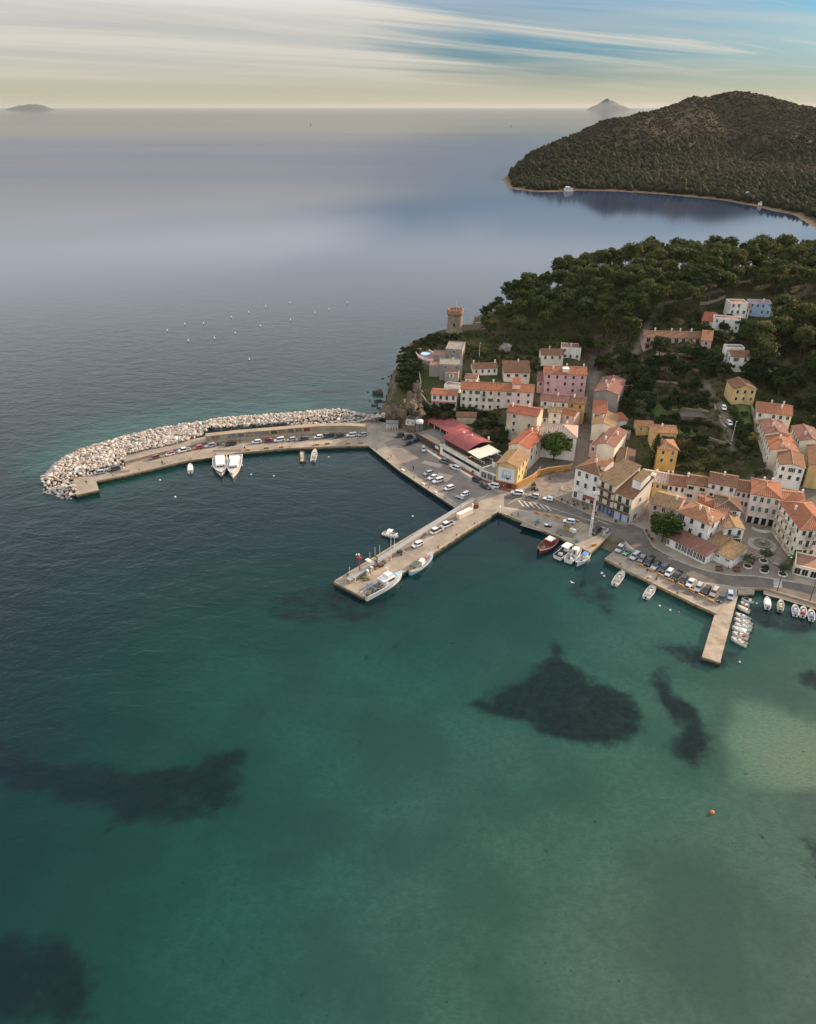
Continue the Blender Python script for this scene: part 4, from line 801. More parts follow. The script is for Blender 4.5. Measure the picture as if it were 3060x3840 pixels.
# ------------------------------------------------------------------ breakwater rocks, mole wall
def rock_mesh(name, r, k=13, m=None):
    bm = bmesh.new()
    for i in range(k):
        v = Vector((r.gauss(0, 1), r.gauss(0, 1), r.gauss(0, 1))).normalized(); bm.verts.new((v.x*r.uniform(.8, 1.05), v.y*r.uniform(.7, 1.0), v.z*r.uniform(.6, .85)))
    bmesh.ops.convex_hull(bm, input=bm.verts); me = bpy.data.meshes.new(name); bm.to_mesh(me); bm.free()
    if m: me.materials.append(m)
    return me
def rock_material(name, cols):
    m, nt, b, N, L = newmat(name); b.inputs['Roughness'].default_value = .92; b.inputs['Specular IOR Level'].default_value = .15
    oi = N.new('ShaderNodeObjectInfo'); g = N.new('ShaderNodeNewGeometry')
    r = N.new('ShaderNodeValToRGB'); r.color_ramp.interpolation = 'LINEAR'; L.new(oi.outputs['Random'], r.inputs[0]); e = r.color_ramp.elements
    e[0].color = (*cols[0], 1); e[1].color = (*cols[-1], 1)
    for i, c in enumerate(cols[1:-1]): k = e.new((i+1)/(len(cols)-1)); k.color = (*c, 1)
    t = N.new('ShaderNodeTexNoise'); t.inputs['Scale'].default_value = 1.3; t.inputs['Detail'].default_value = 6; L.new(g.outputs['Position'], t.inputs['Vector'])
    q = N.new('ShaderNodeMapRange'); L.new(t.outputs['Fac'], q.inputs[0]); q.inputs[1].default_value = .4; q.inputs[2].default_value = .7; q.inputs[3].default_value = 0; q.inputs[4].default_value = .6
    x = N.new('ShaderNodeMix'); x.data_type = 'RGBA'; x.blend_type = 'MULTIPLY'; L.new(q.outputs[0], x.inputs[0]); L.new(r.outputs[0], x.inputs[6]); x.inputs[7].default_value = (.62, .55, .47, 1)
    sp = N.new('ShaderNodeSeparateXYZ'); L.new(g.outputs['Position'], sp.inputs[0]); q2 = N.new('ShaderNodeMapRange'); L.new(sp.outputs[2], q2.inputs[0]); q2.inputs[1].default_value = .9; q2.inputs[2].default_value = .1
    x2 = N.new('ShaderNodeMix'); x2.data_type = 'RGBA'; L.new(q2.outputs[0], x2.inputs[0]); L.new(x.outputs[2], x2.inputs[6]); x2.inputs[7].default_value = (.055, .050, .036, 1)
    L.new(x2.outputs[2], b.inputs['Base Color']); return m
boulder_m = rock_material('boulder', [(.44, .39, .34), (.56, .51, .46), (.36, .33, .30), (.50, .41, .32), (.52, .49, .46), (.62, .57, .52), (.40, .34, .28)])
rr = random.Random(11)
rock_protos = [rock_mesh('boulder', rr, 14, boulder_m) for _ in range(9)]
ROUT = [(156,1795),(198,1746),(268,1704),(365,1673),(477,1642),(589,1617),(700,1600),(804,1584),(920,1572),(1100,1561),(1210,1550),(1306,1548),(1370,1558),(1440,1563)]
RIN = [(1440,1575),(1386,1572),(1146,1588),(1100,1593),(945,1602),(780,1617),(700,1652),(589,1677),(462,1708),(470,1752),(306,1786),(277,1795),(280,1845),(255,1852),(215,1845),(165,1825)]
ro_w = pts(ROUT, 0); ri_w = [tuple(P(x, y, 3.0 if x > 460 else 2.2)[:2]) for x, y in RIN]
rk_poly = ro_w+ri_w
bw = thing('breakwater', 'breakwater of large pale boulders along the seaward side of the mole', 'breakwater', (0, 0, 0))
q0 = np.array(rk_poly); lo, hi = q0.min(0), q0.max(0); spots = []
cell = {}
for _ in range(90000):
    x, y = rr.uniform(lo[0], hi[0]), rr.uniform(lo[1], hi[1]); s = .55+.62*rr.random()**1.5
    k = (int(x//2), int(y//2)); ok = True
    for i in (-1, 0, 1):
        for j in (-1, 0, 1):
            for (a, b_, s2) in cell.get((k[0]+i, k[1]+j), ()):
                if (a-x)**2+(b_-y)**2 < (.57*(s+s2))**2: ok = False
    if ok: cell.setdefault(k, []).append((x, y, s)); spots.append((x, y, s))
sq = np.array([(x, y) for x, y, s in spots]); sdin = sdist(sq, rk_poly)
def dline(q, l):
    d = np.full(len(q), 1e9)
    for a, b_ in zip(l, l[1:]):
        a = np.array(a); b_ = np.array(b_); e = b_-a; t = np.clip(((q-a)@e)/(e@e), 0, 1); d = np.minimum(d, np.linalg.norm(q-a-t[:, None]*e, axis=1))
    return d
dout = dline(sq, ro_w+[ri_w[-1], ri_w[-2], ri_w[-3]])
rocks = []
for (x, y, s), sd_, do in zip(spots, sdin, dout):
    if sd_ < -.3: continue
    hmax = 3.6 if x > P(470, 1700, 3).x else 3.0
    if x > P(780, 1600, 3).x: hmax = 4.6
    z = -.3+min(do*.62, hmax)+rr.uniform(-.25, .35); rocks.append((x, y, z, s))
rocks.sort(key=lambda r: (Vector(r[:3])-Vector((0, 0, CAM_H))).length/r[3])
mbr = MB()
for i, (x, y, z, s) in enumerate(rocks):
    me = rr.choice(rock_protos); rot = (rr.uniform(-.5, .5), rr.uniform(-.5, .5), rr.uniform(0, 6.28)); sc = s*rr.uniform(.95, 1.2)
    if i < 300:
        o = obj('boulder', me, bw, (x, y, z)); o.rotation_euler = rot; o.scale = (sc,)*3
    else:
        M4 = Matrix.Translation((x, y, z)) @ Matrix.LocRotScale(None, __import__('mathutils').Euler(rot), None) @ Matrix.Scale(sc, 4)
        mbr.add([M4 @ v.co for v in me.vertices], [tuple(p.vertices) for p in me.polygons])
far_rock = rock_material('boulder_mass', [(.46, .39, .32), (.55, .48, .41), (.42, .37, .33)])
obj('boulder_mass', mbr.mesh('boulder_mass', [mat('boulder_far', (.54, .47, .40), .92, (.34, .285, .23), .45, 3, .4, .6)]), bw, kind='stuff')
core = MB().prism([((x-q0[:, 0].mean())*.97+q0[:, 0].mean(), y) for x, y in rk_poly], -6, .6); 
# cliff foot rocks
dark_rock = rock_material('shore_rock', [(.060, .052, .042), (.10, .085, .068), (.045, .040, .034)])
dr_protos = [rock_mesh('shore_rock', rr, 15, dark_rock) for _ in range(5)]
for i, (x, y, s) in enumerate([(290,815,5.5),(220,880,3),(100,915,1.6),(185,920,1.4),(70,1070,5.5),(200,980,4),(50,1155,3),(105,1165,1.8),(10,1200,2.5),(150,1160,2),(230,1040,5),(255,950,4),(320,890,4.5),(60,1230,2),(130,1210,2.2),(170,1100,4),(100,1270,2.5),(20,1290,2),(190,1240,3.5),(250,1180,4),(340,830,3),(-40,1150,1.5),(-60,1060,1.2),(160,890,1.3)]):
    p = P(*z1(x, y), .2); o = thing('shore_rock', ('large' if s > 4 else 'middling' if s > 2.2 else 'small')+' dark sea rock '+('left in the water off the cliff foot' if x < 120 else 'close under the cliff' if y > 950 else 'in the water below the round terrace'), 'rock', (p.x, p.y, -.2+s*.1), rr.uniform(0, 6), 'dark rocks at the foot of the cliff', rr.choice(dr_protos)); s *= .62; o.scale = (s*1.2, s, s*.8)
# the crags of the cliff below the round terrace
crag_m = mat('crag', (.17, .125, .080), .95, (.075, .056, .038), .45, 7, .35, .65, bump=.35, bscale=.7, streak=(1, 1, .4))
crags = [rock_mesh('crag', rr, 16, crag_m) for _ in range(6)]
cl_ = obj('cliff', None, kind='structure')
for i in range(210):
    x, y = rr.choice([(rr.uniform(230, 520), rr.uniform(960, 1290)), (rr.uniform(330, 500), rr.uniform(740, 1000)), (rr.uniform(180, 300), rr.uniform(1100, 1290)), (rr.uniform(395, 470), rr.uniform(570, 760))])
    if x < 330-(y-800)*.42 or x > 505 and y < 1100: continue
    f = min(1, max(.08, (x-(330-(y-800)*.42))/230)); p = P(*z1(x, y), 12*f**.8) if y > 760 else G(*z1(x, y)); s = rr.uniform(1.4, 3.3)
    o = obj('crag', rr.choice(crags), cl_, (p.x, p.y+1.5, p.z-1.2)); o.rotation_euler = (rr.uniform(-.4, .4), rr.uniform(-.4, .4), rr.uniform(0, 6.3)); o.scale = (s, s*.8, s*rr.uniform(1.2, 1.9))
# the raised platform and the wall on the mole
plat = [zA(1040,592), zA(1400,502), zB(330,592), zB(612,532), zB(600,640), zB(380,692), zA(1640,548), zA(1380,607), zA(1062,690)]
plat_w = pts(plat[:4], 2.7)+pts(plat[4:], QZ)
struct('mole_platform', MB().prism(plat_w, 1.4, 2.7, 0, 1).mesh('mole_platform', [mat('plinth', (.30, .245, .18), .9, (.2, .16, .12), .5), concrete]))
FOOT = [Vector(P(x, y, QZ)) for x, y in [(776,1669),(890,1656),(1000,1647),(1100,1638),(1200,1630),(1300,1628),(1368,1632)]]
mw = thing('mole_wall', 'long beige sea wall with painted niches along the mole', 'wall', (0, 0, 0))
wall_c = mat('sea_wall', (.36, .285, .195), .9, (.24, .19, .13), .3, 7, .35, .68)
seg = []
def along(l, s):
    for a, b_ in zip(l, l[1:]):
        d = (b_-a).length
        if s <= d: return a+(b_-a)*(s/d), (b_-a).normalized()
        s -= d
    return l[-1], (l[-1]-l[-2]).normalized()
tot = sum((b_-a).length for a, b_ in zip(FOOT, FOOT[1:]))
def offset(l, o):
    r = []
    for i, p in enumerate(l):
        a = l[max(i-1, 0)]; b_ = l[min(i+1, len(l)-1)]; d = (b_-a).normalized(); r.append((p.x-d.y*o, p.y+d.x*o))
    return r
mbw = MB()
def band(o0, o1, z0, z1_): mbw.prism(offset(FOOT, o0)+offset(FOOT, o1)[::-1], z0, z1_)
band(0, 1.0, QZ-.2, 2.5); band(1.0, 4.0, QZ-.2, 2.9); band(1.0, 4.0, 4.45, 4.9)
np_, L0 = 12, tot*.03; pw = tot*.625/np_
edges = [L0+pw*i for i in range(np_+1)]
prev = 0
for i in range(np_+1):
    a0 = 0 if i == 0 else edges[i]-pw*.13; a1 = tot if i == np_ else edges[i]+pw*.13
    p, d = along(FOOT, a0); p2, d2 = along(FOOT, min(a1, tot-.01))
    if i == np_:
        n_ = 6; chain = [along(FOOT, a0+(tot-.01-a0)*k/n_)[0] for k in range(n_+1)]
        mbw.prism(offset(chain, 1.0)+offset(chain, 4.0)[::-1], 2.9, 4.45)
    else:
        mbw.prism([(p.x-d.y*1.0, p.y+d.x*1.0), (p2.x-d2.y*1.0, p2.y+d2.x*1.0), (p2.x-d2.y*4, p2.y+d2.x*4), (p.x-d.y*4, p.y+d.x*4)], 2.9, 4.45)
obj('masonry', mbw.mesh('masonry', [wall_c]), mw)
PC = [((.22,.15,.10),(.35,.30,.24)),((.38,.42,.42),(.5,.5,.46)),((.10,.13,.18),(.28,.32,.36)),((.05,.07,.12),(.20,.22,.26)),((.30,.20,.14),(.36,.27,.2)),((.40,.44,.46),(.14,.16,.19)),((.30,.22,.15),(.24,.17,.12)),((.06,.05,.05),(.16,.12,.09)),((.20,.15,.11),(.30,.22,.15)),((.12,.11,.11),(.25,.22,.19)),((.28,.19,.13),(.2,.14,.1)),((.07,.05,.07),(.30,.08,.05))]
for i in range(np_):
    p, d = along(FOOT, (edges[i]+edges[i+1])/2); nrm = Vector((-d.y, d.x, 0)); c = p+nrm*1.62
    obj('niche_panel', MB().box((0, 0, 0), (pw*.78, .1, 1.56)).mesh('niche_panel', [mat(f'mural_{i}', PC[i][0], .9, PC[i][1], 1.3, 3, .42, .58)]), mw, (c.x, c.y, 3.67), math.atan2(d.y, d.x))
# pillared kiosk beside the hut
p = P(*z1(205, 1465), QZ); t = thing('kiosk', 'small pillared kiosk with grey roof at the landward end of the mole', 'kiosk', p, .06)
obj('roof', MB().box((0, 1.2, 3.05), (5.2, 3.4, .3)).mesh('roof', [mat('grey_felt', (.22, .21, .19), .9, (.16, .15, .14), .8)]), t); obj('back_wall', MB().box((0, 2.4, 1.45), (4.8, .3, 2.9)).mesh('back_wall', [wall_mat('offwhite')]), t)
for i in range(5): obj('pillar', MB().box((-2.2+i*1.1, 0, 1.45), (.28, .28, 2.9)).mesh('pillar', [wall_mat('offwhite')]), t)
# white drum tower behind the yard
p = P(*z1(495, 1540), QZ); t = thing('lift_tower', 'slim white drum on tall posts beside the mole road', 'tower', p)
obj('drum', MB().cyl((0, 0, 6.2), 1.5, 1.5, 1.0, 18).cyl((0, 0, 7.2), 1.4, .3, .5, 18).mesh('drum', [wall_mat('white')]), t)
for i in range(6): a = i*math.pi/3; obj('post', MB().cyl((1.25*math.cos(a), 1.25*math.sin(a), 0), .12, .12, 6.2, 6).mesh('post', [mat('grey_steel', (.30, .30, .29), .6)]), t)
obj('core', MB().cyl((0, 0, 0), .7, .7, 6.2, 12).mesh('core', [mat('dim_glass', (.12, .12, .115), .4)]), t)
# ------------------------------------------------------------------ watch tower
stone_m = mat('tower_stone', (.30, .235, .165), .95, (.17, .135, .10), .9, 7, .35, .65, bump=.12, bscale=1.6)
brick_m = mat('tower_brick', (.36, .20, .125), .95, (.23, .14, .095), .9, 5)
t = thing('watch_tower', 'round stone watch tower with orange brick crown on the headland', 'tower', (tw.x, tw.y, TZ(tw.x, tw.y)-1.2))
obj('shaft', MB().lathe([(5.0, 0), (4.55, 2), (4.0, 5), (3.75, 10.5), (3.75, 11.2)], 28).mesh('shaft', [stone_m], True), t)
mb = MB(); 
for i in range(24):
    a = 2*math.pi*i/24; hgt = 1.9+(.4 if i % 3 else -.5)*(rr.random()); a2 = 2*math.pi*(i+1)/24
    ring = [(r*math.cos(b_), r*math.sin(b_)) for r, b_ in ((4.25, a), (4.25, a2), (3.55, a2), (3.55, a))]; mb.prism(ring, 11.2, 11.2+hgt)
obj('parapet', mb.mesh('parapet', [brick_m]), t)
cm = MB().box((0, 0, 0), (.5, .55, .8)).mesh('corbel', [brick_m])
for i in range(20): a = 2*math.pi*(i+.5)/20; obj('corbel', cm, t, (3.95*math.cos(a), 3.95*math.sin(a), 10.8), a)
obj('floor', MB().cyl((0, 0, 11.2), 3.5, 3.5, .4, 24).mesh('floor', [stone_m]), t)
obj('flagpole', MB().cyl((.6, .2, 11.5), .07, .05, 6, 6).mesh('flagpole', [mat('pale_pole', (.6, .58, .55), .5)]), t)
obj('door_opening', MB().box((-.6, -3.95, 6.2), (.8, .5, 1.3)).mesh('door_opening', [mat('dark_void', (.02, .018, .015), .9)]), t)
p = G(*z1(1010, 400)); obj_ = thing('ruined_wall', 'low grey stone wall running from the watch tower', 'wall', (p.x, p.y, p.z-.5), .1)
obj('masonry', MB().box((0, 0, 1.6), (15, .8, 4.2)).box((5, 0, 4), (4, .7, 1.2)).mesh('masonry', [stone_m]), obj_)
p = G(*z1(1157, 384)); hut2 = thing('yellow_hut', 'small pale yellow cube hut beside the watch tower', 'hut', (p.x, p.y, p.z-.3), .05)
obj('wall', MB().box((0, 1.5, 1.5), (4.4, 3.4, 3.0)).mesh('wall', [wall_mat('cream')]), hut2); obj('roof', MB().box((0, 1.5, 3.08), (4.7, 3.7, .16)).mesh('roof', [mat('grey_felt', (.2, .2, .2))]), hut2)
# round terrace with the paddling pool
p = G(*z1(562, 665), 1.5); zt = p.z; t = thing('round_terrace', 'rounded terrace with pink parapet and blue pool on the cliff', 'terrace', (p.x, p.y, zt-7.5), .25)
el = [(4.3*math.cos(a), 9.5*math.sin(a)) for a in [2*math.pi*i/32 for i in range(32)]]
obj('retaining_wall', MB().prism(el, 0, 7.5).mesh('retaining_wall', [wall_mat('stone')]), t)
obj('paving', MB().prism([(x*.97, y*.97) for x, y in el], 7.4, 7.54).mesh('paving', [mat('terracotta_paving', (.40, .19, .12), .85, (.32, .15, .10), .7)]), t)
mb = MB()
for i in range(32):
    a, b_ = el[i], el[(i+1) % 32]; mb.prism([(a[0], a[1]), (b_[0], b_[1]), (b_[0]*.93, b_[1]*.95), (a[0]*.93, a[1]*.95)], 7.4, 8.4)
obj('parapet', mb.mesh('parapet', [wall_mat('palepink')]), t)
po = thing('paddling_pool', 'round blue paddling pool on the pink terrace', 'pool', (p.x, p.y, zt+.06), 0)
obj('rim', MB().lathe([(2.4, 0), (2.4, .9), (2.15, .9), (2.15, .72), (.01, .70)], 20).mesh('rim', [mat('pool_vinyl', (.30, .48, .72), .4)]), po)
obj('water', MB().cyl((0, 0, .74), 2.1, 2.1, .03, 20).mesh('water', [mat('pool_water', (.42, .62, .72), .08)]), po)
# retaining wall along the cliff path
cw = thing('cliff_wall', 'winding beige retaining wall along the top of the cliff', 'wall', (0, 0, 0))
l = [G(*z1(x, y)) for x, y in [(455,735),(480,820),(500,900),(512,980),(498,1040),(525,1110),(570,1180),(620,1225)]]
mb = MB()
for a, b_ in zip(l, l[1:]):
    d = (b_-a); n_ = Vector((-d.y, d.x, 0)).normalized()*.25; mb.add([a-n_-Vector((0, 0, 4)), b_-n_-Vector((0, 0, 4)), b_+n_-Vector((0, 0, 4)), a+n_-Vector((0, 0, 4)), a-n_+Vector((0, 0, 1)), b_-n_+Vector((0, 0, 1)), b_+n_+Vector((0, 0, 1)), a+n_+Vector((0, 0, 1))], [(0, 1, 5, 4), (1, 2, 6, 5), (2, 3, 7, 6), (3, 0, 4, 7), (4, 5, 6, 7)])
obj('masonry', mb.mesh('masonry', [wall_mat('stone')]), cw)
# ------------------------------------------------------------------ restaurant with the red roofs
a, b_ = P(*z4(428, 578), QZ), P(*z4(868, 834), QZ); ax = b_-a; L_ = ax.length; rz = math.atan2(ax.y, ax.x)
t = thing('restaurant', 'two-storey restaurant with curved red roof and white awnings along the parking yard', 'restaurant', a, rz)
red_sheet = mat('red_sheet', (.30, .072, .066), .8, (.20, .055, .055), .35, 7, .36, .66); brown_post = mat('brown_post', (.045, .026, .018), .6)
obj('base_wall', MB().box((L_/2, 6.5, 1.8), (L_, 13, 3.6)).mesh('base_wall', [wall_mat('white')]), t)
wb = obj('window_band', MB().box((L_*.52, -.02, 2.35), (L_*.88, .1, 1.1)).mesh('window_band', [glass_m]), t)
n_ = 15
for i in range(n_+1): obj('mullion', MB().box((L_*.08+L_*.88*i/n_, -.08, 2.35), (.14, .1, 1.1)).mesh('mullion', [brown_post]), wb)
obj('deck', MB().box((L_/2, 6.5, 3.72), (L_+.4, 13.4, .25)).box((L_/2, -.1, 4.1), (L_+.4, .25, .7)).mesh('deck', [wall_mat('cream')]), t)
mb = MB()
for i in range(31): mb.box((L_*i/30, -.1, 4.9), (.06, .06, 1.0))
mb.box((L_/2, -.1, 5.4), (L_, .08, .08)); obj('railing', mb.mesh('railing', [brown_post]), t)
xr = L_*.60
obj('glazed_hall', MB().box((xr/2+.4, 6.8, 5.2), (xr-1, 9.5, 2.8)).mesh('glazed_hall', [mat('hall_glass', (.055, .048, .040), .25)]), t)
for i in range(9): obj('hall_post', MB().box((.9+(xr-1)*i/8, 1.95, 5.2), (.16, .16, 2.8)).mesh('hall_post', [brown_post]), t)
mb = MB(); ny = 14; v = []
for i in range(ny+1):
    s = i/ny; y = 1.0+13.0*s; z = 6.5+1.9*math.sin(math.pi*min(s*.92+.02, 1)); v += [(-.3, y, z), (xr+.3, y, z)]
mb.add(v, [(2*i, 2*i+1, 2*i+3, 2*i+2) for i in range(ny)]); mb.add([(x, y, z-.2) for x, y, z in v], [(2*i+2, 2*i+3, 2*i+1, 2*i) for i in range(ny)])
mb.add([v[0], v[1], (v[1][0], v[1][1], v[1][2]-.25), (v[0][0], v[0][1], v[0][2]-.25)], [(3, 2, 1, 0)])
obj('red_roof', mb.mesh('red_roof', [red_sheet], False), t)
aw = mat('awning_canvas', (.66, .60, .50), .8, (.55, .49, .40), .6)
for k in range(2):
    y0, y1 = 1.0+k*5.2, 6.0+k*5.2
    obj('awning', MB().add([(xr+.6, y0, 6.6), (L_*.90, y0, 6.35), (L_*.90, y1, 6.65), (xr+.6, y1, 6.9), (xr+.6, y0, 6.5), (L_*.90, y0, 6.25), (L_*.90, y1, 6.55), (xr+.6, y1, 6.8)], [(0, 1, 2, 3), (7, 6, 5, 4), (0, 4, 5, 1), (1, 5, 6, 2), (2, 6, 7, 3), (3, 7, 4, 0)]).mesh('awning', [aw]), t)
for x in (xr+.8, (xr+L_*.9)/2, L_*.89):
    for y in (1.1, 6.1, 11): obj('awning_post', MB().box((x, y, 5.1), (.14, .14, 2.7)).mesh('awning_post', [brown_post]), t)
obj('terrace_floor', MB().box((L_*.8, 6.5, 3.87), (L_*.36, 12.6, .05)).mesh('terrace_floor', [mat('dark_deck', (.09, .075, .065), .8)]), t)
for i in range(6):
    tb = MB().box((0, 0, .72), (.9, .9, .05)).cyl((0, 0, 0), .05, .05, .7, 6)
    for s in (-1, 1): tb.box((s*.75, 0, .45), (.42, .42, .05)).box((s*.95, 0, .7), (.05, .42, .5)).box((s*.75, 0, .22), (.3, .3, .44))
    m4 = Matrix.Translation(a) @ Matrix.Rotation(rz, 4, 'Z'); c = m4 @ Vector((xr+2+2.6*(i % 3), 3+4*(i//3), 3.9)); o = thing('terrace_table', ('left', 'middle', 'right')[i % 3]+' small table of the '+('front', 'rear')[i//3]+' row under the white restaurant awnings', 'table', c, rz, 'tables under the awnings', tb.mesh('terrace_table', [mat('pale_table', (.5, .5, .5), .5)]))
obj('end_wall', MB().box((L_+.9, 5, 2.6), (1.6, .3, 5.2)).box((L_+1.6, 8, 2.2), (.3, 6, 4.4)).mesh('end_wall', [wall_mat('white')]), t)
for x, y in ((xr*.3, 8), (xr*.55, 9), (xr*.9, 12.8)): obj('roof_vent', MB().cyl((x, y, 7.8), .3, .3, 1.0, 8).cyl((x, y, 8.8), .42, .1, .3, 8).mesh('roof_vent', [wall_mat('offwhite')]), t)
lt = thing('red_canopy_wing', 'low restaurant wing with sloping red roof and dark terrace at the mole end', 'restaurant wing', a, rz)
obj('wall', MB().box((-8.5, 5.2, 1.5), (16, 10, 3.0)).mesh('wall', [mat('brown_cladding', (.085, .058, .046), .8, (.06, .042, .034), .7)]), lt)
obj('terrace_floor', MB().box((-8.5, 4.6, 3.05), (15.6, 9, .1)).mesh('terrace_floor', [mat('grey_deck', (.16, .138, .12), .9, (.12, .1, .09), .5)]), lt)
obj('upper_wall', MB().box((-10, 13.5, 2.4), (20, 7, 4.8)).mesh('upper_wall', [mat('brown_cladding', (.08, .06, .05))]), lt)
obj('red_roof', MB().add([(-21, 8.6, 4.9), (1.5, 8.6, 4.9), (-1, 17.6, 5.9), (-22, 17.6, 5.9), (-21, 8.6, 4.7), (1.5, 8.6, 4.7), (-1, 17.6, 5.7), (-22, 17.6, 5.7)], [(0, 1, 2, 3), (7, 6, 5, 4), (0, 4, 5, 1), (1, 5, 6, 2), (2, 6, 7, 3), (3, 7, 4, 0)]).mesh('red_roof', [red_sheet]), lt)
for i in range(6): obj('post', MB().box((-20+i*4.1, 8.9, 3.9), (.2, .2, 1.9)).mesh('post', [wall_mat('white')]), lt)
obj('sign_board', MB().box((-2.2, .15, 1.9), (2.2, .12, 1.1)).mesh('sign_board', [wall_mat('cream')]), lt)
# red raised pavement with white kerb
rp_ = [z4(405,565), z4(870,842), z4(1030,900), z4(1190,965), z4(1180,985), z4(1010,935), z4(830,850), z4(390,590)]
struct('red_pavement', MB().prism(pts(rp_, QZ+.14), QZ-.1, QZ+.14).mesh('red_pavement', [mat('red_paving', (.27, .075, .045), .9, (.19, .065, .045), .6)]))
kb = [z4(230,485), z4(390,590), z4(830,850), z4(1010,935), z4(1008,950), z4(820,862), z4(380,602), z4(228,497)]
struct('white_kerb', MB().prism(pts(kb, QZ+.32), QZ-.1, QZ+.32).mesh('white_kerb', [wall_mat('offwhite')]))
# glazed annexe between restaurant and poster house
hs('annexG', 'annexe', 'white glass fronted annexe between the restaurant and the poster house', z4(874,745), z4(1034,805), 3.6, 7, 'flat', 'white', 'flatgrey', 5, 1, 'grey', 'glass', chim=(), base=1.5, wh=2.3, ww=.95, top=1.75)
# poster, brick base and ochre walls
root, w, d, e = H['poster']
po_ = obj('poster', MB().box((0, -.06, 0), (w*.76, .08, w*.66)).mesh('poster', [mat('poster_paper', (.62, .63, .63), .7)]), root, (w*.48, 0, e-1.2-w*.33))
pw_, ph_ = w*.76, w*.66
obj('poster_sea', MB().box((.02*pw_, -.115, -.12*ph_), (pw_*.60, .02, ph_*.36)).mesh('poster_sea', [mat('poster_sea', (.20, .27, .29), .7, (.42, .47, .48), 2.2, 4, .42, .56)]), po_)
obj('poster_sky', MB().box((.02*pw_, -.114, .22*ph_), (pw_*.60, .02, ph_*.32)).mesh('poster_sky', [mat('poster_sky', (.40, .47, .50), .7, (.55, .58, .58), 1.5)]), po_)
sm = mat('poster_sail', (.68, .68, .66), .7)
for x, hh in ((-.12, .36), (.03, .42), (.14, .26)): obj('poster_sail', MB().add([(x*pw_, -.135, -.02*ph_), ((x+.09)*pw_, -.135, -.02*ph_), ((x+.02)*pw_, -.135, hh*ph_)], [(0, 1, 2)]).mesh('poster_sail', [sm]), po_)
obj('poster_boat', MB().add([(-.02*pw_, -.135, -.30*ph_), (.14*pw_, -.135, -.36*ph_), (.26*pw_, -.135, -.20*ph_), (.02*pw_, -.135, -.18*ph_)], [(0, 1, 2, 3)]).mesh('poster_boat', [mat('poster_dark', (.06, .07, .08), .7)]), po_)
obj('brick_base', MB().box((w/2, -.12, 1.45), (w+.3, .25, 2.3)).mesh('brick_base', [mat('brick_red', (.27, .095, .05), .9, (.18, .07, .045), 1.5)]), root)
obj('door', MB().box((w*.66, -.27, 1.35), (1.9, .1, 2.1)).box((w*.66, -.30, 1.35), (.08, .1, 2.1)).mesh('door', [mat('dark_red_door', (.10, .02, .02), .6)]), root)
och = mat('ochre_wall', (.48, .25, .07), .9, (.34, .18, .06), .5, 5)
def wallrun(name, lab, l, h, m, th=.3, base=None):
    q = [G(*p_) if base is None else P(*p_, base) for p_ in l]; mb = MB()
    for a, b_ in zip(q, q[1:]):
        d_ = b_-a; n_ = Vector((-d_.y, d_.x, 0)).normalized()*th/2; e_ = d_.normalized()*th*.3
        mb.add([a-n_-e_-Vector((0, 0, .6)), b_-n_+e_-Vector((0, 0, .6)), b_+n_+e_-Vector((0, 0, .6)), a+n_-e_-Vector((0, 0, .6)), a-n_-e_+Vector((0, 0, h)), b_-n_+e_+Vector((0, 0, h)), b_+n_+e_+Vector((0, 0, h)), a+n_-e_+Vector((0, 0, h))], [(0, 1, 5, 4), (1, 2, 6, 5), (2, 3, 7, 6), (3, 0, 4, 7), (4, 5, 6, 7)])
    o = thing(name, lab, 'wall', (0, 0, 0)); obj('masonry', mb.mesh('masonry', [m]), o)
    mb2 = MB()
    for a, b_ in zip(q, q[1:]):
        c = (a+b_)/2; d_ = b_-a; mb2.box((c.x, c.y, (a.z+b_.z)/2+h+.05), (d_.length+.1, th+.14, .1), rz=math.atan2(d_.y, d_.x))
    obj('coping', mb2.mesh('coping', [mat('coping', (.45, .30, .16), .9)]), o)
wallrun('ochre_wall', 'ochre wall curving from the poster house round the square', [z4(1256,952), z4(1330,915), z4(1430,860), z4(1495,800), z4(1500,775)], 2.3, och, base=1.5)
wallrun('ochre_wall', 'ochre garden wall behind the bicycle racks under the round street tree', [z5(85,975), z5(180,945), z5(330,925), z5(480,905), z5(492,880)], 2.2, och, base=1.5)
# ------------------------------------------------------------------ details of the corner block
brn = mat('brown_balcony', (.16, .085, .055), .8); blue_p = mat('blue_pillar', (.03, .10, .30), .6); roller = mat('roller_shutter', (.42, .45, .48), .5)
def full_balcony(root, x0, x1, z, d_=1.1):
    o = obj('balcony', MB().box(((x0+x1)/2, -d_/2, z), (x1-x0, d_, .2)).mesh('balcony', [brn]), root); mb = MB(); n_ = int((x1-x0)/.3)
    for i in range(n_+1): mb.box((x0+(x1-x0)*i/n_, -d_+.05, z+.55), (.03, .03, .95))
    mb.box(((x0+x1)/2, -d_+.05, z+1.03), (x1-x0, .06, .06)); obj('railing', mb.mesh('railing', [brown_post]), o)
root, w, d, e = H['blockB']
for k in range(3):
    zb = e-3.0-2.75*k
    for x in (.22, .72): add_window(root, w*x, zb+1.25, 0, 0, 1.2, 2.2, 'shut' if k < 2 else 'glass', 'brown')
    full_balcony(root, 0, w-.05, zb)
for k in range(5): obj('shop_pillar', MB().box((w*(.02+.24*k), -.15, 1.5), (.4, .3, 2.9)).mesh('shop_pillar', [blue_p]), root)
for k in range(4): obj('shop_window', MB().box((w*(.14+.24*k), -.05, 1.5), (w*.17, .1, 2.5)).mesh('shop_window', [mat('shop_glass', (.20, .26, .28), .3)]), root)
root, w, d, e = H['blockC']
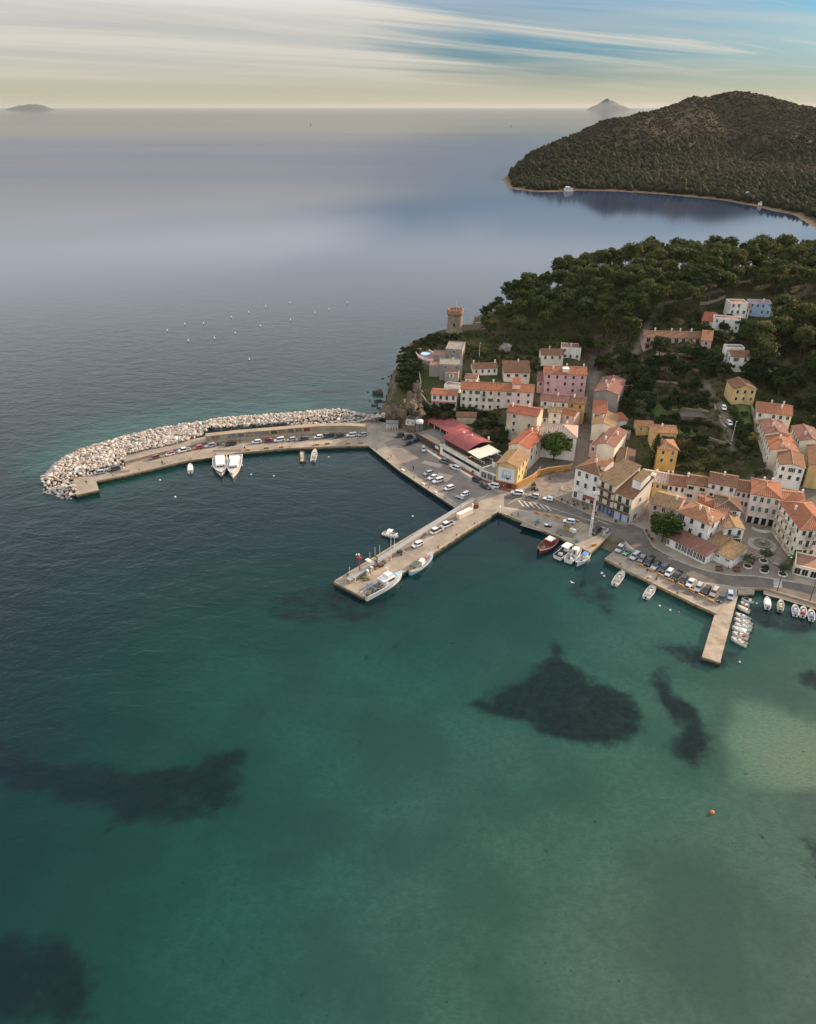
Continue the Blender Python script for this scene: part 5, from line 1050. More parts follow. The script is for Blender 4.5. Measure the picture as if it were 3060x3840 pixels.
for k in range(2):
    zb = e-3.1-2.85*k
    for x in (.28, .74): add_window(root, w*x, zb+1.25, 0, 0, 1.2 if (k, x) != (1, .74) else 2.2, 2.2, 'shut', 'green')
    full_balcony(root, 0, w, zb)
for k in range(3): obj('shop_pillar', MB().box((w*(.03+.46*k), -.15, 1.5), (.45, .3, 2.9)).mesh('shop_pillar', [blue_p]), root)
for k in range(2): obj('roller_shutter', MB().box((w*(.26+.46*k), -.05, 1.5), (w*.36, .1, 2.6)).mesh('roller_shutter', [roller]), root)
add_window(root, w, e-2.2, d*.45, math.pi/2, 1.0, 1.7, 'glass'); add_window(root, w, 1.9, d*.3, math.pi/2, 2.0, 2.0, 'glass')
obj('raised_gable', MB().box((w*.72, d*.62, e+2.6), (w*.5, d*.5, 4.2)).mesh('raised_gable', [wall_mat('white')]), root); roof_on(root, 'mono', w*.5, d*.5, e+4.7, 'tan', 14, .2, local=(w*.47, d*.37))
root, w, d, e = H['blockA']
obj('penthouse', MB().box((w*.88, d*.5, e+.7), (w*.18, d*.46, 2.4)).mesh('penthouse', [wall_mat('offwhite')]), root); roof_on(root, 'mono', w*.18, d*.46, e+1.95, 'terra', 8, .15, local=(w*.79, d*.27))
for k, (x, s, c_) in enumerate(((.12, 'glass', 'green'), (.5, 'glass', 'green'), (.82, 'glass', 'green'))): add_window(root, w*x, 2.0, 0, 0, 1.2, 2.3, 'glass')
obj('shop_sign', MB().box((w*.28, -.07, 3.45), (w*.2, .05, .35)).mesh('shop_sign', [mat('sign_grey', (.34, .36, .42), .6)]), root)
obj('cafe_awning', MB().add([(w*.5, -.05, 3.3), (w*.95, -.05, 3.3), (w*.95, -1.5, 2.8), (w*.5, -1.5, 2.8)], [(3, 2, 1, 0)]).mesh('cafe_awning', [mat('brown_awning', (.20, .06, .045), .8)]), root)
# veranda below the white hip roofed house, shops of the shop palazzo
hs('veranda', 'veranda', 'long glazed white veranda with dark red roof beside the road', z7(1385,728), z8(298,774), 3.2, 5.5, 'mono', 'white', 'mauve', 13, 1, 'grey', 'glass', chim=(), base=1.5, wh=1.9, ww=.75, top=1.5, pitch=11, wallmat=wall_mat('white'))
root, w, d, e = H['shopP']
for k in range(4):
    o = obj('shop_front', MB().box((w*(.125+.25*k), -.04, 1.75), (w*.17, .1, 2.5)).mesh('shop_front', [glass_m]), root)
    obj('shop_frame', MB().box((w*(.125+.25*k)-w*.1, -.1, 1.8), (.25, .2, 2.8)).box((w*(.125+.25*k)+w*.1, -.1, 1.8), (.25, .2, 2.8)).box((w*(.125+.25*k), -.1, 3.1), (w*.2+.25, .2, .25)).mesh('shop_frame', [wall_mat('offwhite')]), o)
root, w, d, e = H['archY']; add_window(root, w*.5, 1.7, w=1.6, h=2.0, style='glass', arch=True); balcony(root, w*.45, 0, e-3.3, 2.0, .9, 'black')
root, w, d, e = H['tanh']; full_balcony(root, w*.12, w*.8, e-2.7, .9)
root, w, d, e = H['block']
for r in range(3):
    for c in (.25, .55, .82): balcony(root, 0, d*c, e-2.9-3.2*r, 2.4, 1.0, 'black', -math.pi/2)
root, w, d, e = H['villa']; obj('canopy', MB().box((w/2, -.8, e-3.2), (w, 1.6, .18)).mesh('canopy', [mat('canopy_red', (.33, .11, .07), .8)]), root)
root, w, d, e = H['rowhill']; full_balcony(root, 0, w, e-3.1, 1.6)
root, w, d, e = H['pinkp']
obj('roof_terrace', MB().box((w*.5, d*.22, e+1.2), (w*.15, d*.3, 1.6)).mesh('roof_terrace', [wall_mat('offwhite')]), root)
root, w, d, e = H['longB']; obj('dormer', MB().box((w*.55, d*.4, e+1.4), (w*.2, d*.5, 2.4)).mesh('dormer', [wall_mat('palepink')]), root); roof_on(root, 'mono', w*.2, d*.5, e+2.6, 'terra', 15, .2, local=(w*.45, d*.15))
root, w, d, e = H['rowY']
o = obj('door', MB().box((w*.38, -.05, 1.7), (1.3, .1, 2.4)).tube((w*.38, -.1, 2.9), (w*.38, 0, 2.9), .65, n=14).mesh('door', [shut_mat('black')]), root)
obj('dormer', MB().box((w*.36, d*.28, e+.9), (2.6, 2.2, 1.6)).mesh('dormer', [wall_mat('cream')]), root)
root, w, d, e = H['hipW']
for x in (.2, .5, .8): add_window(root, w*x, e-8.0+2.6, w=1.0, h=2.0, style='shut', col='dkgreen')
# ------------------------------------------------------------------ trees and shrubs
bark = mat('bark', (.10, .072, .050), .95, (.06, .045, .034), 2.0); bark_pale = mat('bark_pale', (.20, .165, .13), .95, (.12, .10, .08), 2.0)
LEAF = dict(pine=foliage('pine_needles', (.028, .046, .012), (.082, .092, .026)), dark=foliage('dark_leaves', (.015, .027, .008), (.040, .055, .016)), olive=foliage('olive_leaves', (.055, .068, .030), (.11, .12, .06)),
            shrub=foliage('shrub_leaves', (.022, .034, .009), (.058, .066, .018)), round=foliage('street_tree_leaves', (.028, .055, .012), (.060, .090, .018)), yellow=foliage('yellow_leaves', (.14, .13, .03), (.22, .18, .05)),
            blossom=foliage('blossom', (.50, .44, .40), (.60, .53, .48)), cypress=foliage('cypress_leaves', (.018, .034, .010), (.036, .054, .015)), palm=foliage('palm_leaves', (.05, .075, .022), (.09, .11, .035)), dead=foliage('dry_leaves', (.075, .060, .036), (.13, .10, .06)))
def leaf_cards(clumps, n, size, r):
    """clumps: (centre, (rx, ry, rz)); n small leaf sprays through each"""
    V = []; F = []
    for c, rad in clumps:
        for _ in range(n):
            d = Vector((r.gauss(0, 1), r.gauss(0, 1), r.gauss(0, 1))).normalized()*(r.random()**.4); p = Vector(c)+Vector((d.x*rad[0], d.y*rad[1], d.z*rad[2]))
            nn = (d+Vector((r.gauss(0, .5), r.gauss(0, .5), r.gauss(.35, .5)))).normalized(); u = nn.orthogonal().normalized(); u = (Matrix.Rotation(r.uniform(0, 6.28), 3, nn) @ u); v = nn.cross(u); s = size*r.uniform(.6, 1.25); o = len(V)
            V += [p-u*s-v*s*.5, p+u*s*.3-v*s*.8, p+u*s+v*s*.3, p-u*s*.2+v*s*.8]; F.append((o, o+1, o+2, o+3))
    return V, F
def make_proto(kind, h, cr, leaf, r, trunk_h, nclump, n, size, flat=.6, tr=.25, bk=bark, lean=.06):
    mb = MB(); top = Vector((r.uniform(-lean, lean)*h, r.uniform(-lean, lean)*h, trunk_h)); mid = top*.5+Vector((r.uniform(-.3, .3), r.uniform(-.3, .3), 0))
    mb.tube((0, 0, -.5), mid, tr, tr*.8, 7); mb.tube(mid, top, tr*.8, tr*.6, 7); cl = []
    crz = (h-trunk_h)/2; cc = Vector((top.x, top.y, trunk_h+crz))
    for i in range(nclump):
        a = r.uniform(0, 6.28); el = r.uniform(-.55, 1.0); rr_ = math.sqrt(max(0, 1-el*el*.8))*r.uniform(.45, .92); p = cc+Vector((math.cos(a)*rr_*cr, math.sin(a)*rr_*cr, el*crz*.85)); s = cr*r.uniform(.24, .42)
        cl.append((p, (s, s, s*flat)))
        if i % 3 == 0: mb.tube(top*.95, p, tr*.35, tr*.1, 5)
    for _ in range(max(2, nclump//6)): cl.append((cc+Vector((r.uniform(-.3, .3)*cr, r.uniform(-.3, .3)*cr, r.uniform(-.2, .5)*crz)), (cr*.45, cr*.45, crz*.5)))
    V, F = leaf_cards(cl, n, size, r); return mb.mesh('trunk', [bk]), MB().add(V, F).mesh('crown', [LEAF[leaf]])
tr_ = random.Random(21)
PR = dict(
    pine=[make_proto('pine', tr_.uniform(12.5, 15.5), tr_.uniform(4.3, 5.4), 'pine', tr_, tr_.uniform(5.0, 6.8), 30, 66, .40, .8) for _ in range(6)],
    tallpine=[make_proto('pine', tr_.uniform(16, 18), tr_.uniform(3.6, 4.3), 'pine', tr_, 6.5, 30, 42, .42, .8, bk=bark_pale) for _ in range(3)],
    oak=[make_proto('oak', tr_.uniform(8, 9.5), tr_.uniform(4, 4.8), 'dark', tr_, 2.4, 24, 44, .42, .8) for _ in range(3)],
    olive=[make_proto('olive', 5, 2.6, 'olive', tr_, 1.5, 16, 36, .26, .8, .18) for _ in range(3)],
    shrub=[make_proto('shrub', 2.8, 1.9, 'shrub', tr_, .5, 14, 40, .24, .8, .08) for _ in range(3)],
    dshrub=[make_proto('shrub', 3.2, 2.0, 'dark', tr_, .5, 14, 40, .26, .8, .08) for _ in range(2)],
    round=[make_proto('round', 9.8, 5.6, 'round', tr_, 3.8, 60, 70, .36, .85, .3, lean=.01) for _ in range(2)],
    cypress=[None], yellow=[make_proto('y', 10, 3.6, 'yellow', tr_, 4, 22, 36, .32, .9, .2)], blossom=[make_proto('b', 5.5, 3.0, 'blossom', tr_, 1.6, 18, 40, .22, .8, .14)], dead=[make_proto('d', 5.5, 3.0, 'dead', tr_, 1.4, 18, 22, .22, .8, .16)])
def cyp(h, r_):
    cl = [((0, 0, .8+(h-1)*k/14), (r_*(math.sin(math.pi*min(.98, .12+.86*k/14))**.6),)*2+(h/16,)) for k in range(15)]; V, F = leaf_cards(cl, 110, .26, tr_)
    return MB().cyl((0, 0, -.5), .25, .12, 1.8, 7).mesh('trunk', [bark]), MB().add(V, F).mesh('crown', [LEAF['cypress']])
PR['cypress'] = [cyp(13, 2.3), cyp(9, 1.0)]
FOOT_H = [(root.location.x, root.location.y, root.rotation_euler.z, w, d) for root, w, d, e in H.values()]
def in_house(x, y, m=1.0):
    for hx, hy, rz, w, d in FOOT_H:
        dx, dy = x-hx, y-hy; c, s = math.cos(rz), math.sin(rz); lx, ly = dx*c+dy*s, -dx*s+dy*c
        if -m < lx < w+m and -m < ly < d+m: return True
    return False
def plant(kind, name, lab, cat, x, y, sc=1.0, group=None, z=None, var=None, jit=.12):
    v = PR[kind]; tm, cm = v[tr_.randrange(len(v)) if var is None else var]; z = TZ(x, y) if z is None else z
    t = thing(name, lab, cat, (x, y, z-.1), tr_.uniform(0, 6.28), group); s = sc*tr_.uniform(1-jit, 1+jit); t.scale = (s*tr_.uniform(.92, 1.08), s, s*tr_.uniform(.92, 1.1))
    obj('trunk', tm, t); obj('crown', cm, t); return t
def scatter(poly_w, dmin, seed, cap, margin=2.0, pathm=2.5):
    r = random.Random(seed); p = np.array(poly_w); lo, hi = p.min(0), p.max(0); out = []
    c = np.array([(r.uniform(lo[0], hi[0]), r.uniform(lo[1], hi[1])) for _ in range(6000)]); ok = sdist(c, poly_w) > 0; c = c[ok]; pa = a_path(c, None)
    for (x, y), a in zip(c, pa):
        if a > .2 or in_house(x, y, margin): continue
        if all((x-u)**2+(y-v)**2 > dmin*dmin for u, v in out): out.append((x, y))
        if len(out) >= cap: break
    return out
hill = [tuple(G(*p)[:2]) for p in [(1800,1258),(1850,1292),(1950,1315),(2040,1300),(2080,1262),(2180,1255),(2240,1310),(2300,1345),(2360,1340),(2400,1215),(2470,1190),(2560,1185),(2660,1160),(2720,1140),(2780,1110),(2880,1110),(2930,1150),(3060,1110),(3250,1110)]] + [(x, y+9) for x, y in cr[::-1]]
PG = 'pines of the wooded hill'
crest_l = [Vector((x, y+2, 0)) for x, y in cr]; crl = sum((b_-a).length for a, b_ in zip(crest_l, crest_l[1:]))
hl = []
for k in range(int(crl/5.5)): v, _d = along(crest_l, k*5.5); hl.append((v.x+tr_.uniform(-1, 1), v.y+tr_.uniform(-2, 2)))
hl += [q for q in scatter(hill, 6.9, 3, 300, 2.5) if all((q[0]-u)**2+(q[1]-v)**2 > 25 for u, v in hl)][:300-len(hl)]
LMK = [(tw.x+15, tw.y, 'beside the watch tower'), (*G(1850, 1300)[:2], 'above the low brown roofed house'), (*G(1960, 1320)[:2], 'above the blossoming tree'), (*G(2120, 1270)[:2], 'behind the house with the brick red terrace'), (*G(2300, 1330)[:2], 'above the grey gable house'), (*G(2520, 1200)[:2], 'behind the long holiday row'), (*G(2650, 1110)[:2], 'along the gravel track'), (*G(2850, 1120)[:2], 'behind the blue house'), (*G(3010, 1100)[:2], 'round the bend of the right hand track')]
def pine_label(x, y):
    n_ = min(LMK, key=lambda q: (q[0]-x)**2+((q[1]-y)*.6)**2)[2]; yc = min(zip(cr, range(99)), key=lambda q: abs(q[0][0]-x))[0][1]
    return ('pine on the skyline ' if y > yc-8 else 'pine inside the wood ' if y > yc-40 else 'pine on the near edge of the wood ')+n_
for x, y in hl:
    th = [th for (cx, cy_), (_, _, _, th) in sorted(zip(cr, CREST), key=lambda q: abs(q[0][0]-x))][0]
    k = 'tallpine' if tr_.random() < .22 else 'pine'; s = (.62 if x < cr[1][0] else .8 if x < cr[3][0] else .92)
    plant(k, 'pine_tree', pine_label(x, y), 'tree', x, y, s*(1.08 if k == 'pine' else .9), PG, jit=.22)
import re as _re
def short(lab):
    w = _re.split(r' (?:with|behind|beside|between|above|below|at|in|on|over|near|of|next|under|standing|along|squeezed|stepping) ', lab)[0]; return ' '.join(w.split()[:6])
HN = [(Mh @ Vector((w/2, d/2, 0)), short(root['label'])) for root, w, d, e in H.values() for Mh in (Matrix.Translation(root.location) @ Matrix.Rotation(root.rotation_euler.z, 4, 'Z'),)]
def near_label(base, x, y):
    v = min(HN, key=lambda q: (q[0].x-x)**2+(q[0].y-y)**2); side = ('right of' if x > v[0].x+5 else 'left of' if x < v[0].x-5 else 'behind' if y > v[0].y else 'before')
    return f"{base} {side} the {v[1]}"
def zone_plants(px, dmin, seed, cap, kinds, name, lab, group, sc=(.8, 1.1), cat='tree', margin=1.2):
    r = random.Random(seed)
    for x, y in scatter([tuple(G(*p)[:2]) for p in px], dmin, seed, cap, margin): plant(r.choice(kinds), name, near_label(' '.join(lab.split()[:3]), x, y), cat, x, y, r.uniform(*sc), group)
zone_plants([(2830,1260),(3060,1230),(3250,1330),(3250,1480),(3060,1470),(2930,1490),(2800,1440),(2790,1340)], 5.0, 5, 70, ['oak', 'oak', 'pine', 'olive'], 'broadleaf_tree', 'dark leafy tree in the wood at the right edge of the slope', 'trees at the right of the slope', (.8, 1.15))
zone_plants([(2290,1375),(2380,1345),(2430,1352),(2700,1350),(2725,1440),(2640,1430),(2560,1470),(2480,1440),(2330,1480),(2290,1450)], 3.7, 6, 90, ['olive', 'oak', 'dshrub', 'oak', 'olive', 'shrub'], 'garden_tree', 'small tree on the terraced gardens below the holiday row', 'trees of the upper gardens', (.7, 1.0))
zone_plants([(2340,1490),(2480,1450),(2560,1480),(2640,1460),(2690,1560),(2700,1620),(2500,1580),(2340,1560)], 4.3, 7, 50, ['olive', 'oak', 'shrub', 'dshrub'], 'garden_shrub', 'bushy shrub round the lawns of the middle gardens', 'shrubs of the middle gardens', (.6, 1.0), 'shrub')
zone_plants([(2480,1640),(2600,1620),(2740,1660),(2860,1720),(2880,1790),(2800,1800),(2560,1775),(2450,1720)], 4.0, 8, 70, ['oak', 'dshrub', 'dshrub', 'olive', 'dead'], 'courtyard_tree', 'dark tree in the overgrown gardens behind the row houses', 'trees behind the row houses', (.55, .85))
zone_plants([(1800,1590),(1880,1580),(1900,1660),(1870,1700),(1800,1640)], 4.0, 9, 16, ['oak', 'dshrub', 'oak'], 'courtyard_tree', 'dark tree between the restaurant and the tall beige house', 'trees behind the restaurant', (.6, .85))
zone_plants([(1590,1545),(1640,1535),(1720,1545),(1800,1560),(1870,1560),(1850,1580),(1700,1580),(1620,1590)], 3.2, 10, 40, ['dshrub', 'shrub', 'dshrub'], 'bank_shrub', 'dark shrub on the bank below the white terraces', 'shrubs of the bank below the terraces', (.8, 1.3), 'shrub')
zone_plants([(1540,1340),(1570,1300),(1620,1270),(1680,1262),(1720,1270),(1690,1300),(1640,1290),(1580,1330),(1560,1370)], 3.2, 12, 32, ['dshrub', 'shrub'], 'cliff_shrub', 'dark shrub crowding the cliff top below the watch tower', 'shrubs of the cliff top', (.7, 1.2), 'shrub', .3)
zone_plants([(1505,1335),(1560,1300),(1572,1400),(1540,1470),(1492,1470)], 2.6, 31, 70, ['dshrub', 'shrub', 'dshrub'], 'cliff_shrub', 'windswept shrub clinging to the seaward side', 'shrubs on the seaward flank', (.7, 1.2), 'shrub', .3)
zone_plants([(1780,1340),(1850,1310),(2020,1330),(2030,1390),(1990,1400),(1900,1370),(1800,1370)], 4.2, 13, 30, ['shrub', 'olive', 'dshrub'], 'slope_shrub', 'green shrub on the grassy bank under the pines', 'shrubs of the bank under the pines', (.5, .9), 'shrub')
zone_plants([(2090,1300),(2180,1290),(2300,1350),(2330,1390),(2270,1400),(2220,1370)], 4.6, 14, 22, ['pine', 'shrub', 'oak', 'tallpine'], 'slope_pine', 'pine on the slope beside the white house with the terrace roof', 'pines behind the palazzo', (.55, .8))
zone_plants([(2640,1190),(2760,1210),(2800,1260),(2760,1320),(2700,1290),(2640,1280)], 3.9, 15, 34, ['oak', 'oak', 'shrub', 'olive'], 'slope_tree', 'leafy tree between the holiday row and the blue house', 'trees round the white villas', (.5, .8))
zone_plants([(2420,1210),(2480,1180),(2620,1190),(2640,1235),(2450,1240)], 4.0, 16, 26, ['shrub', 'dshrub', 'olive'], 'slope_shrub', 'low shrub on the bank behind the holiday row', 'shrubs behind the holiday row', (.6, 1.0), 'shrub')
zone_plants([(2740,1560),(2800,1560),(2810,1700),(2780,1720),(2755,1640)], 3.6, 17, 22, ['dshrub', 'shrub'], 'lane_shrub', 'dark shrub between the lane and the terracotta terrace', 'shrubs beside the lane', (.8, 1.2), 'shrub')
zone_plants([(2960,1520),(3060,1500),(3200,1560),(3100,1600),(2990,1610)], 4.6, 18, 22, ['oak', 'dshrub', 'olive'], 'courtyard_tree', 'leafy tree beside the wide red roofed house', 'trees beside the red roofed house', (.6, .9))
for (fx, fy), k, nm, lab, ct, sc, var, zz in [
    (z5(262, 800), 'round', 'street_tree', 'big round dense street tree in front of the striped roof house', 'tree', 1.08, 0, 1.5), (z7(1312, 800), 'round', 'street_tree', 'round clipped tree on a bare trunk beside the glazed veranda', 'tree', .92, 1, 1.5),
    (z5(1540, 858), 'cypress', 'cypress', 'broad dark cypress beside the tall yellow house', 'tree', 1.0, 0, None), (z2(1322, 850), 'cypress', 'cypress', 'thin cypress below the pines', 'tree', .85, 1, None),
    (z1(1415, 660), 'blossom', 'blossom_tree', 'white blossoming tree on the grassy slope', 'tree', 1.05, 0, None), (z1(1205, 690), 'yellow', 'yellow_shrub', 'yellow green bush beside the tall lamp post', 'shrub', .5, 0, None),
    ((2905, 1105), 'yellow', 'yellow_tree', 'pale yellow green poplar on the wooded hill', 'tree', 1.5, 0, None), (z3(1490, 265), 'yellow', 'yellow_shrub', 'bright yellow bush beside the gravel track', 'shrub', .45, 0, None),
    (z3(1255, 1110), 'yellow', 'lime_tree', 'lime green tree right of the yellow gabled house', 'tree', .7, 0, None), (z3(1490, 760), 'oak', 'large_tree', 'large spreading tree below the broad brown roof', 'tree', 1.5, 0, None),
    (z6(1040, 500), 'yellow', 'yellow_shrub', 'yellowish bush beside the terracotta terrace', 'shrub', .55, 0, None)]:
    p = G(fx, fy) if zz is None else P(fx, fy, zz); plant(k, nm, lab, ct, p.x, p.y, sc, None, p.z, var, .02)
# plaza trees in round planters, and a small palm
planter_me = MB().lathe([(1.25, 0), (1.3, .45), (1.12, .45), (1.1, .34), (.05, .36)], 18).mesh('planter', [wall_mat('offwhite')])
soil_me = MB().cyl((0, 0, .3), 1.08, 1.08, .08, 16).mesh('soil', [mat('soil', (.05, .036, .026), .95)])
for (fx, fy), k, sc, lab in [(z8(1003,850), 'olive', .85, 'small tree in a round planter nearest the fountain'), (z8(805,915), 'olive', .8, 'small tree in a round planter left of the square benches'), (z8(1240,1015), 'olive', .75, 'small tree in a round planter beside the street lamp'), (z8(1010,975), 'dshrub', .62, 'clipped shrub in a round planter in the middle of the square front')]:
    p = P(fx, fy, QZ); t = thing('planter', 'round stone planter holding the '+lab.split(' in a')[0]+lab.split('planter')[1], 'planter', p); obj('bowl', planter_me, t); obj('soil', soil_me, t); plant(k, 'planter_tree', lab, 'tree', p.x, p.y, sc, None, QZ+.35, None, .02)
def palm(loc, h, lab):
    t = thing('palm', lab, 'palm', loc); obj('trunk', MB().tube((0, 0, 0), (0, 0, h), .22, .16, 8).mesh('trunk', [bark_pale]), t); mb = MB()
    for i in range(22):
        a = i*2.4; up = .9-i*.06; prev = Vector((0, 0, h)); d = Vector((math.cos(a), math.sin(a), 0)); side = Vector((-d.y, d.x, 0))
        for k in range(5):
            cur = prev+d*.55+Vector((0, 0, up*.5-k*.22)); w0, w1 = .32*(1-k/6), .32*(1-(k+1)/6); mb.add([prev-side*w0, prev+side*w0, cur+side*w1, cur-side*w1], [(0, 1, 2, 3)]); prev = cur
    obj('fronds', mb.mesh('fronds', [LEAF['palm']]), t)
p = P(*z8(1350, 880), QZ); palm(p, 2.4, 'small palm in front of the apartment block')
p = G(*z3(1075, 900)); palm(p, 4.5, 'palm on the slope beside the white porch roof house')
p = G(*z2(820, 1370)); palm(p, 2.6, 'small palm at the top of the paved street')
def hedge(lab, l, w, h, base=None, leaf='shrub'):
    q = [G(*p) for p in l]; cl = []
    for a, b_ in zip(q, q[1:]):
        n_ = max(2, int((b_-a).length/.8))
        for i in range(n_): cl.append((a+(b_-a)*(i/n_)+Vector((0, 0, h*.45)), (w*.6, w*.6, h*.55)))
    V, F = leaf_cards(cl, 46, .22, tr_); o = thing('hedge', lab, 'hedge', (0, 0, 0)); obj('foliage', MB().add(V, F).mesh('foliage', [LEAF[leaf]]), o)
    obj('stems', MB().add(*(lambda m: (m.v, m.f))(MB().tube(q[0]-Vector((0, 0, .3)), q[0]+Vector((0, 0, .6)), .06))).mesh('stems', [bark]), o)
hedge('long clipped hedge below the dark vine shed', [z6(0,240), z6(150,250), z6(300,262), z6(560,278)], 2.4, 2.6)
hedge('thick hedge beside the lane with the white cars', [z6(560,290), z6(660,330), z6(730,365)], 2.6, 2.8)
hedge('tall hedge between lane and dark garden', [z6(835,130), z6(870,230), z6(905,330), z6(930,420)], 2.2, 3.0)
hedge('hedge in front of the holiday row', [(2440,1340),(2520,1345),(2600,1350)], 1.4, 1.2)
hedge('dark hedge behind the yellow cottage', [z5(1150,395), z5(1250,415), z5(1380,420)], 2.0, 2.4, leaf='dark')
hedge('dark hedge on top of the bank below the cream terrace', [z1(960,1262), z1(1200,1290), z1(1330,1300)], 1.6, 1.8, leaf='dark')
# lawns
def lawn(l, lab):
    q = [G(*p) for p in l]; c = sum((v for v in q), Vector())/len(q); r = 10; mb = MB()
    for i in range(len(q)):
        a, b_ = q[i], q[(i+1) % len(q)]
        for k in range(4):
            for s0, s1 in ((k/4, (k+1)/4),):
                vs = [c+(a-c)*s0, c+(a-c)*s1, c+(b_-c)*s1, c+(b_-c)*s0]; mb.add([(v.x, v.y, TZ(v.x, v.y)+.42) for v in vs], [(0, 1, 2, 3)])
    struct('lawn', mb.mesh('lawn', [mat('lawn_grass', (.055, .085, .018), .95, (.10, .115, .030), .5, 5)]))
lawn([z6(0,60), z6(130,40), z6(260,120), z6(250,160), z6(0,190), z6(-60,120)], ''); lawn([z6(230,320), z6(480,330), z6(500,400), z6(250,410)], ''); lawn([z6(840,60), z6(1010,70), z6(1030,300), z6(930,330), z6(880,180)], '')
# thick scrub over the open ground of the slope
sc_poly = [tuple(G(*p)[:2]) for p in [(1538,1345),(1560,1300),(1610,1265),(1660,1250),(1800,1250),(2000,1250),(2240,1260),(2400,1190),(2700,1140),(3060,1100),(3250,1150),(3250,1600),(3000,1620),(2800,1740),(2560,1780),(2420,1700),(2340,1560),(2280,1420),(2200,1330),(2040,1330),(1900,1380),(1760,1350),(1640,1330),(1575,1385),(1570,1440),(1530,1430),(1530,1380)]]
r_ = np.random.default_rng(8); p0 = np.array(sc_poly); c = np.column_stack([r_.uniform(p0[:, 0].min(), p0[:, 0].max(), 13000), r_.uniform(p0[:, 1].min(), p0[:, 1].max(), 13000)])
c = c[sdist(c, sc_poly) > 1]; c = c[a_path(c, None) < .1]; c = np.array([q_ for q_ in c if not in_house(q_[0], q_[1], .6)]); dn = fnoise(c, .07, 2.0); c = c[dn > -.30]
lawns_px = [z6(0,60), z6(130,40), z6(260,120), z6(250,160), z6(0,190)]
c = c[sdist(c, [tuple(G(*p)[:2]) for p in lawns_px]) < 0]; c = c[sdist(c, [tuple(G(*p)[:2]) for p in [z6(840,60), z6(1010,70), z6(1030,300), z6(930,330), z6(880,180)]]) < 0]
rad = r_.uniform(.4, 1.15, len(c)); cl = []
V = []; F = []; tt = Tz(c)
for (x, y), rd, z in zip(c, rad, tt): cl.append(((x, y, z+rd*.4), (rd, rd, rd*.7)))
V, F = leaf_cards(cl, 16, .26, tr_)
o = obj('scrub', MB().add(V, F).mesh('scrub', [LEAF['shrub']]), kind='stuff', label='low green scrub covering the banks of the slope', category='scrub')
# ------------------------------------------------------------------ vehicles
PAINT = dict(white=(.70, .69, .67), silver=(.38, .385, .39), grey=(.16, .165, .175), black=(.018, .018, .020), dark=(.040, .044, .050), red=(.42, .03, .028), darkred=(.16, .018, .022), navy=(.028, .040, .075), blue=(.33, .42, .50), beige=(.40, .34, .27), green=(.10, .30, .20), dkgreen=(.03, .05, .045), brown=(.12, .06, .04))
def paint(k):
    n = 'car_paint_'+k
    if n not in MAT: mat(n, PAINT[k], .32, spec=.5, coat=.6)
    return MAT[n]
tyre_m = mat('tyre', (.016, .016, .016), .9); rim_m = mat('wheel_rim', (.34, .34, .35), .35, metal=.6); lamp_w = mat('headlight_glass', (.62, .64, .66), .15); lamp_r = mat('taillight_glass', (.30, .02, .015), .25); car_glass = mat('car_glass', (.012, .015, .018), .06, spec=.6); trim_m = mat('black_trim', (.025, .025, .026), .7)
TYPES = dict(  # length, width, body height (waist), roof height, hood length, rear deck, slopes front/rear
    hatch=(3.9, 1.68, .88, 1.47, .95, .10, .55, .30), sedan=(4.4, 1.74, .88, 1.44, 1.15, .55, .65, .55), suv=(4.5, 1.82, 1.02, 1.68, 1.15, .10, .45, .25), wagon=(4.5, 1.76, .90, 1.47, 1.15, .08, .60, .35), mini=(3.5, 1.60, .88, 1.48, .75, .08, .45, .22), van=(4.6, 1.85, 1.05, 1.90, .85, .06, .55, .12))
def loft(mb, secs, m=0, cap=True):
    """secs: list of rings with equal point count"""
    n = len(secs[0]); o = len(mb.v); vs = [p for s in secs for p in s]
    fs = [(j*n+i, j*n+(i+1) % n, (j+1)*n+(i+1) % n, (j+1)*n+i) for j in range(len(secs)-1) for i in range(n)]
    if cap: fs += [tuple(range(n))[::-1], tuple(range((len(secs)-1)*n, len(secs)*n))]
    return mb.add(vs, fs, m)
def car_ring(x, w, z0, z1_, tuck=.10):
    h = w/2; return [(x, -h+.08, z0), (x, h-.08, z0), (x, h, z0+.22), (x, h, z1_-.22), (x, h-tuck, z1_), (x, -h+tuck, z1_), (x, -h, z1_-.22), (x, -h, z0+.22)]
_cc = {}
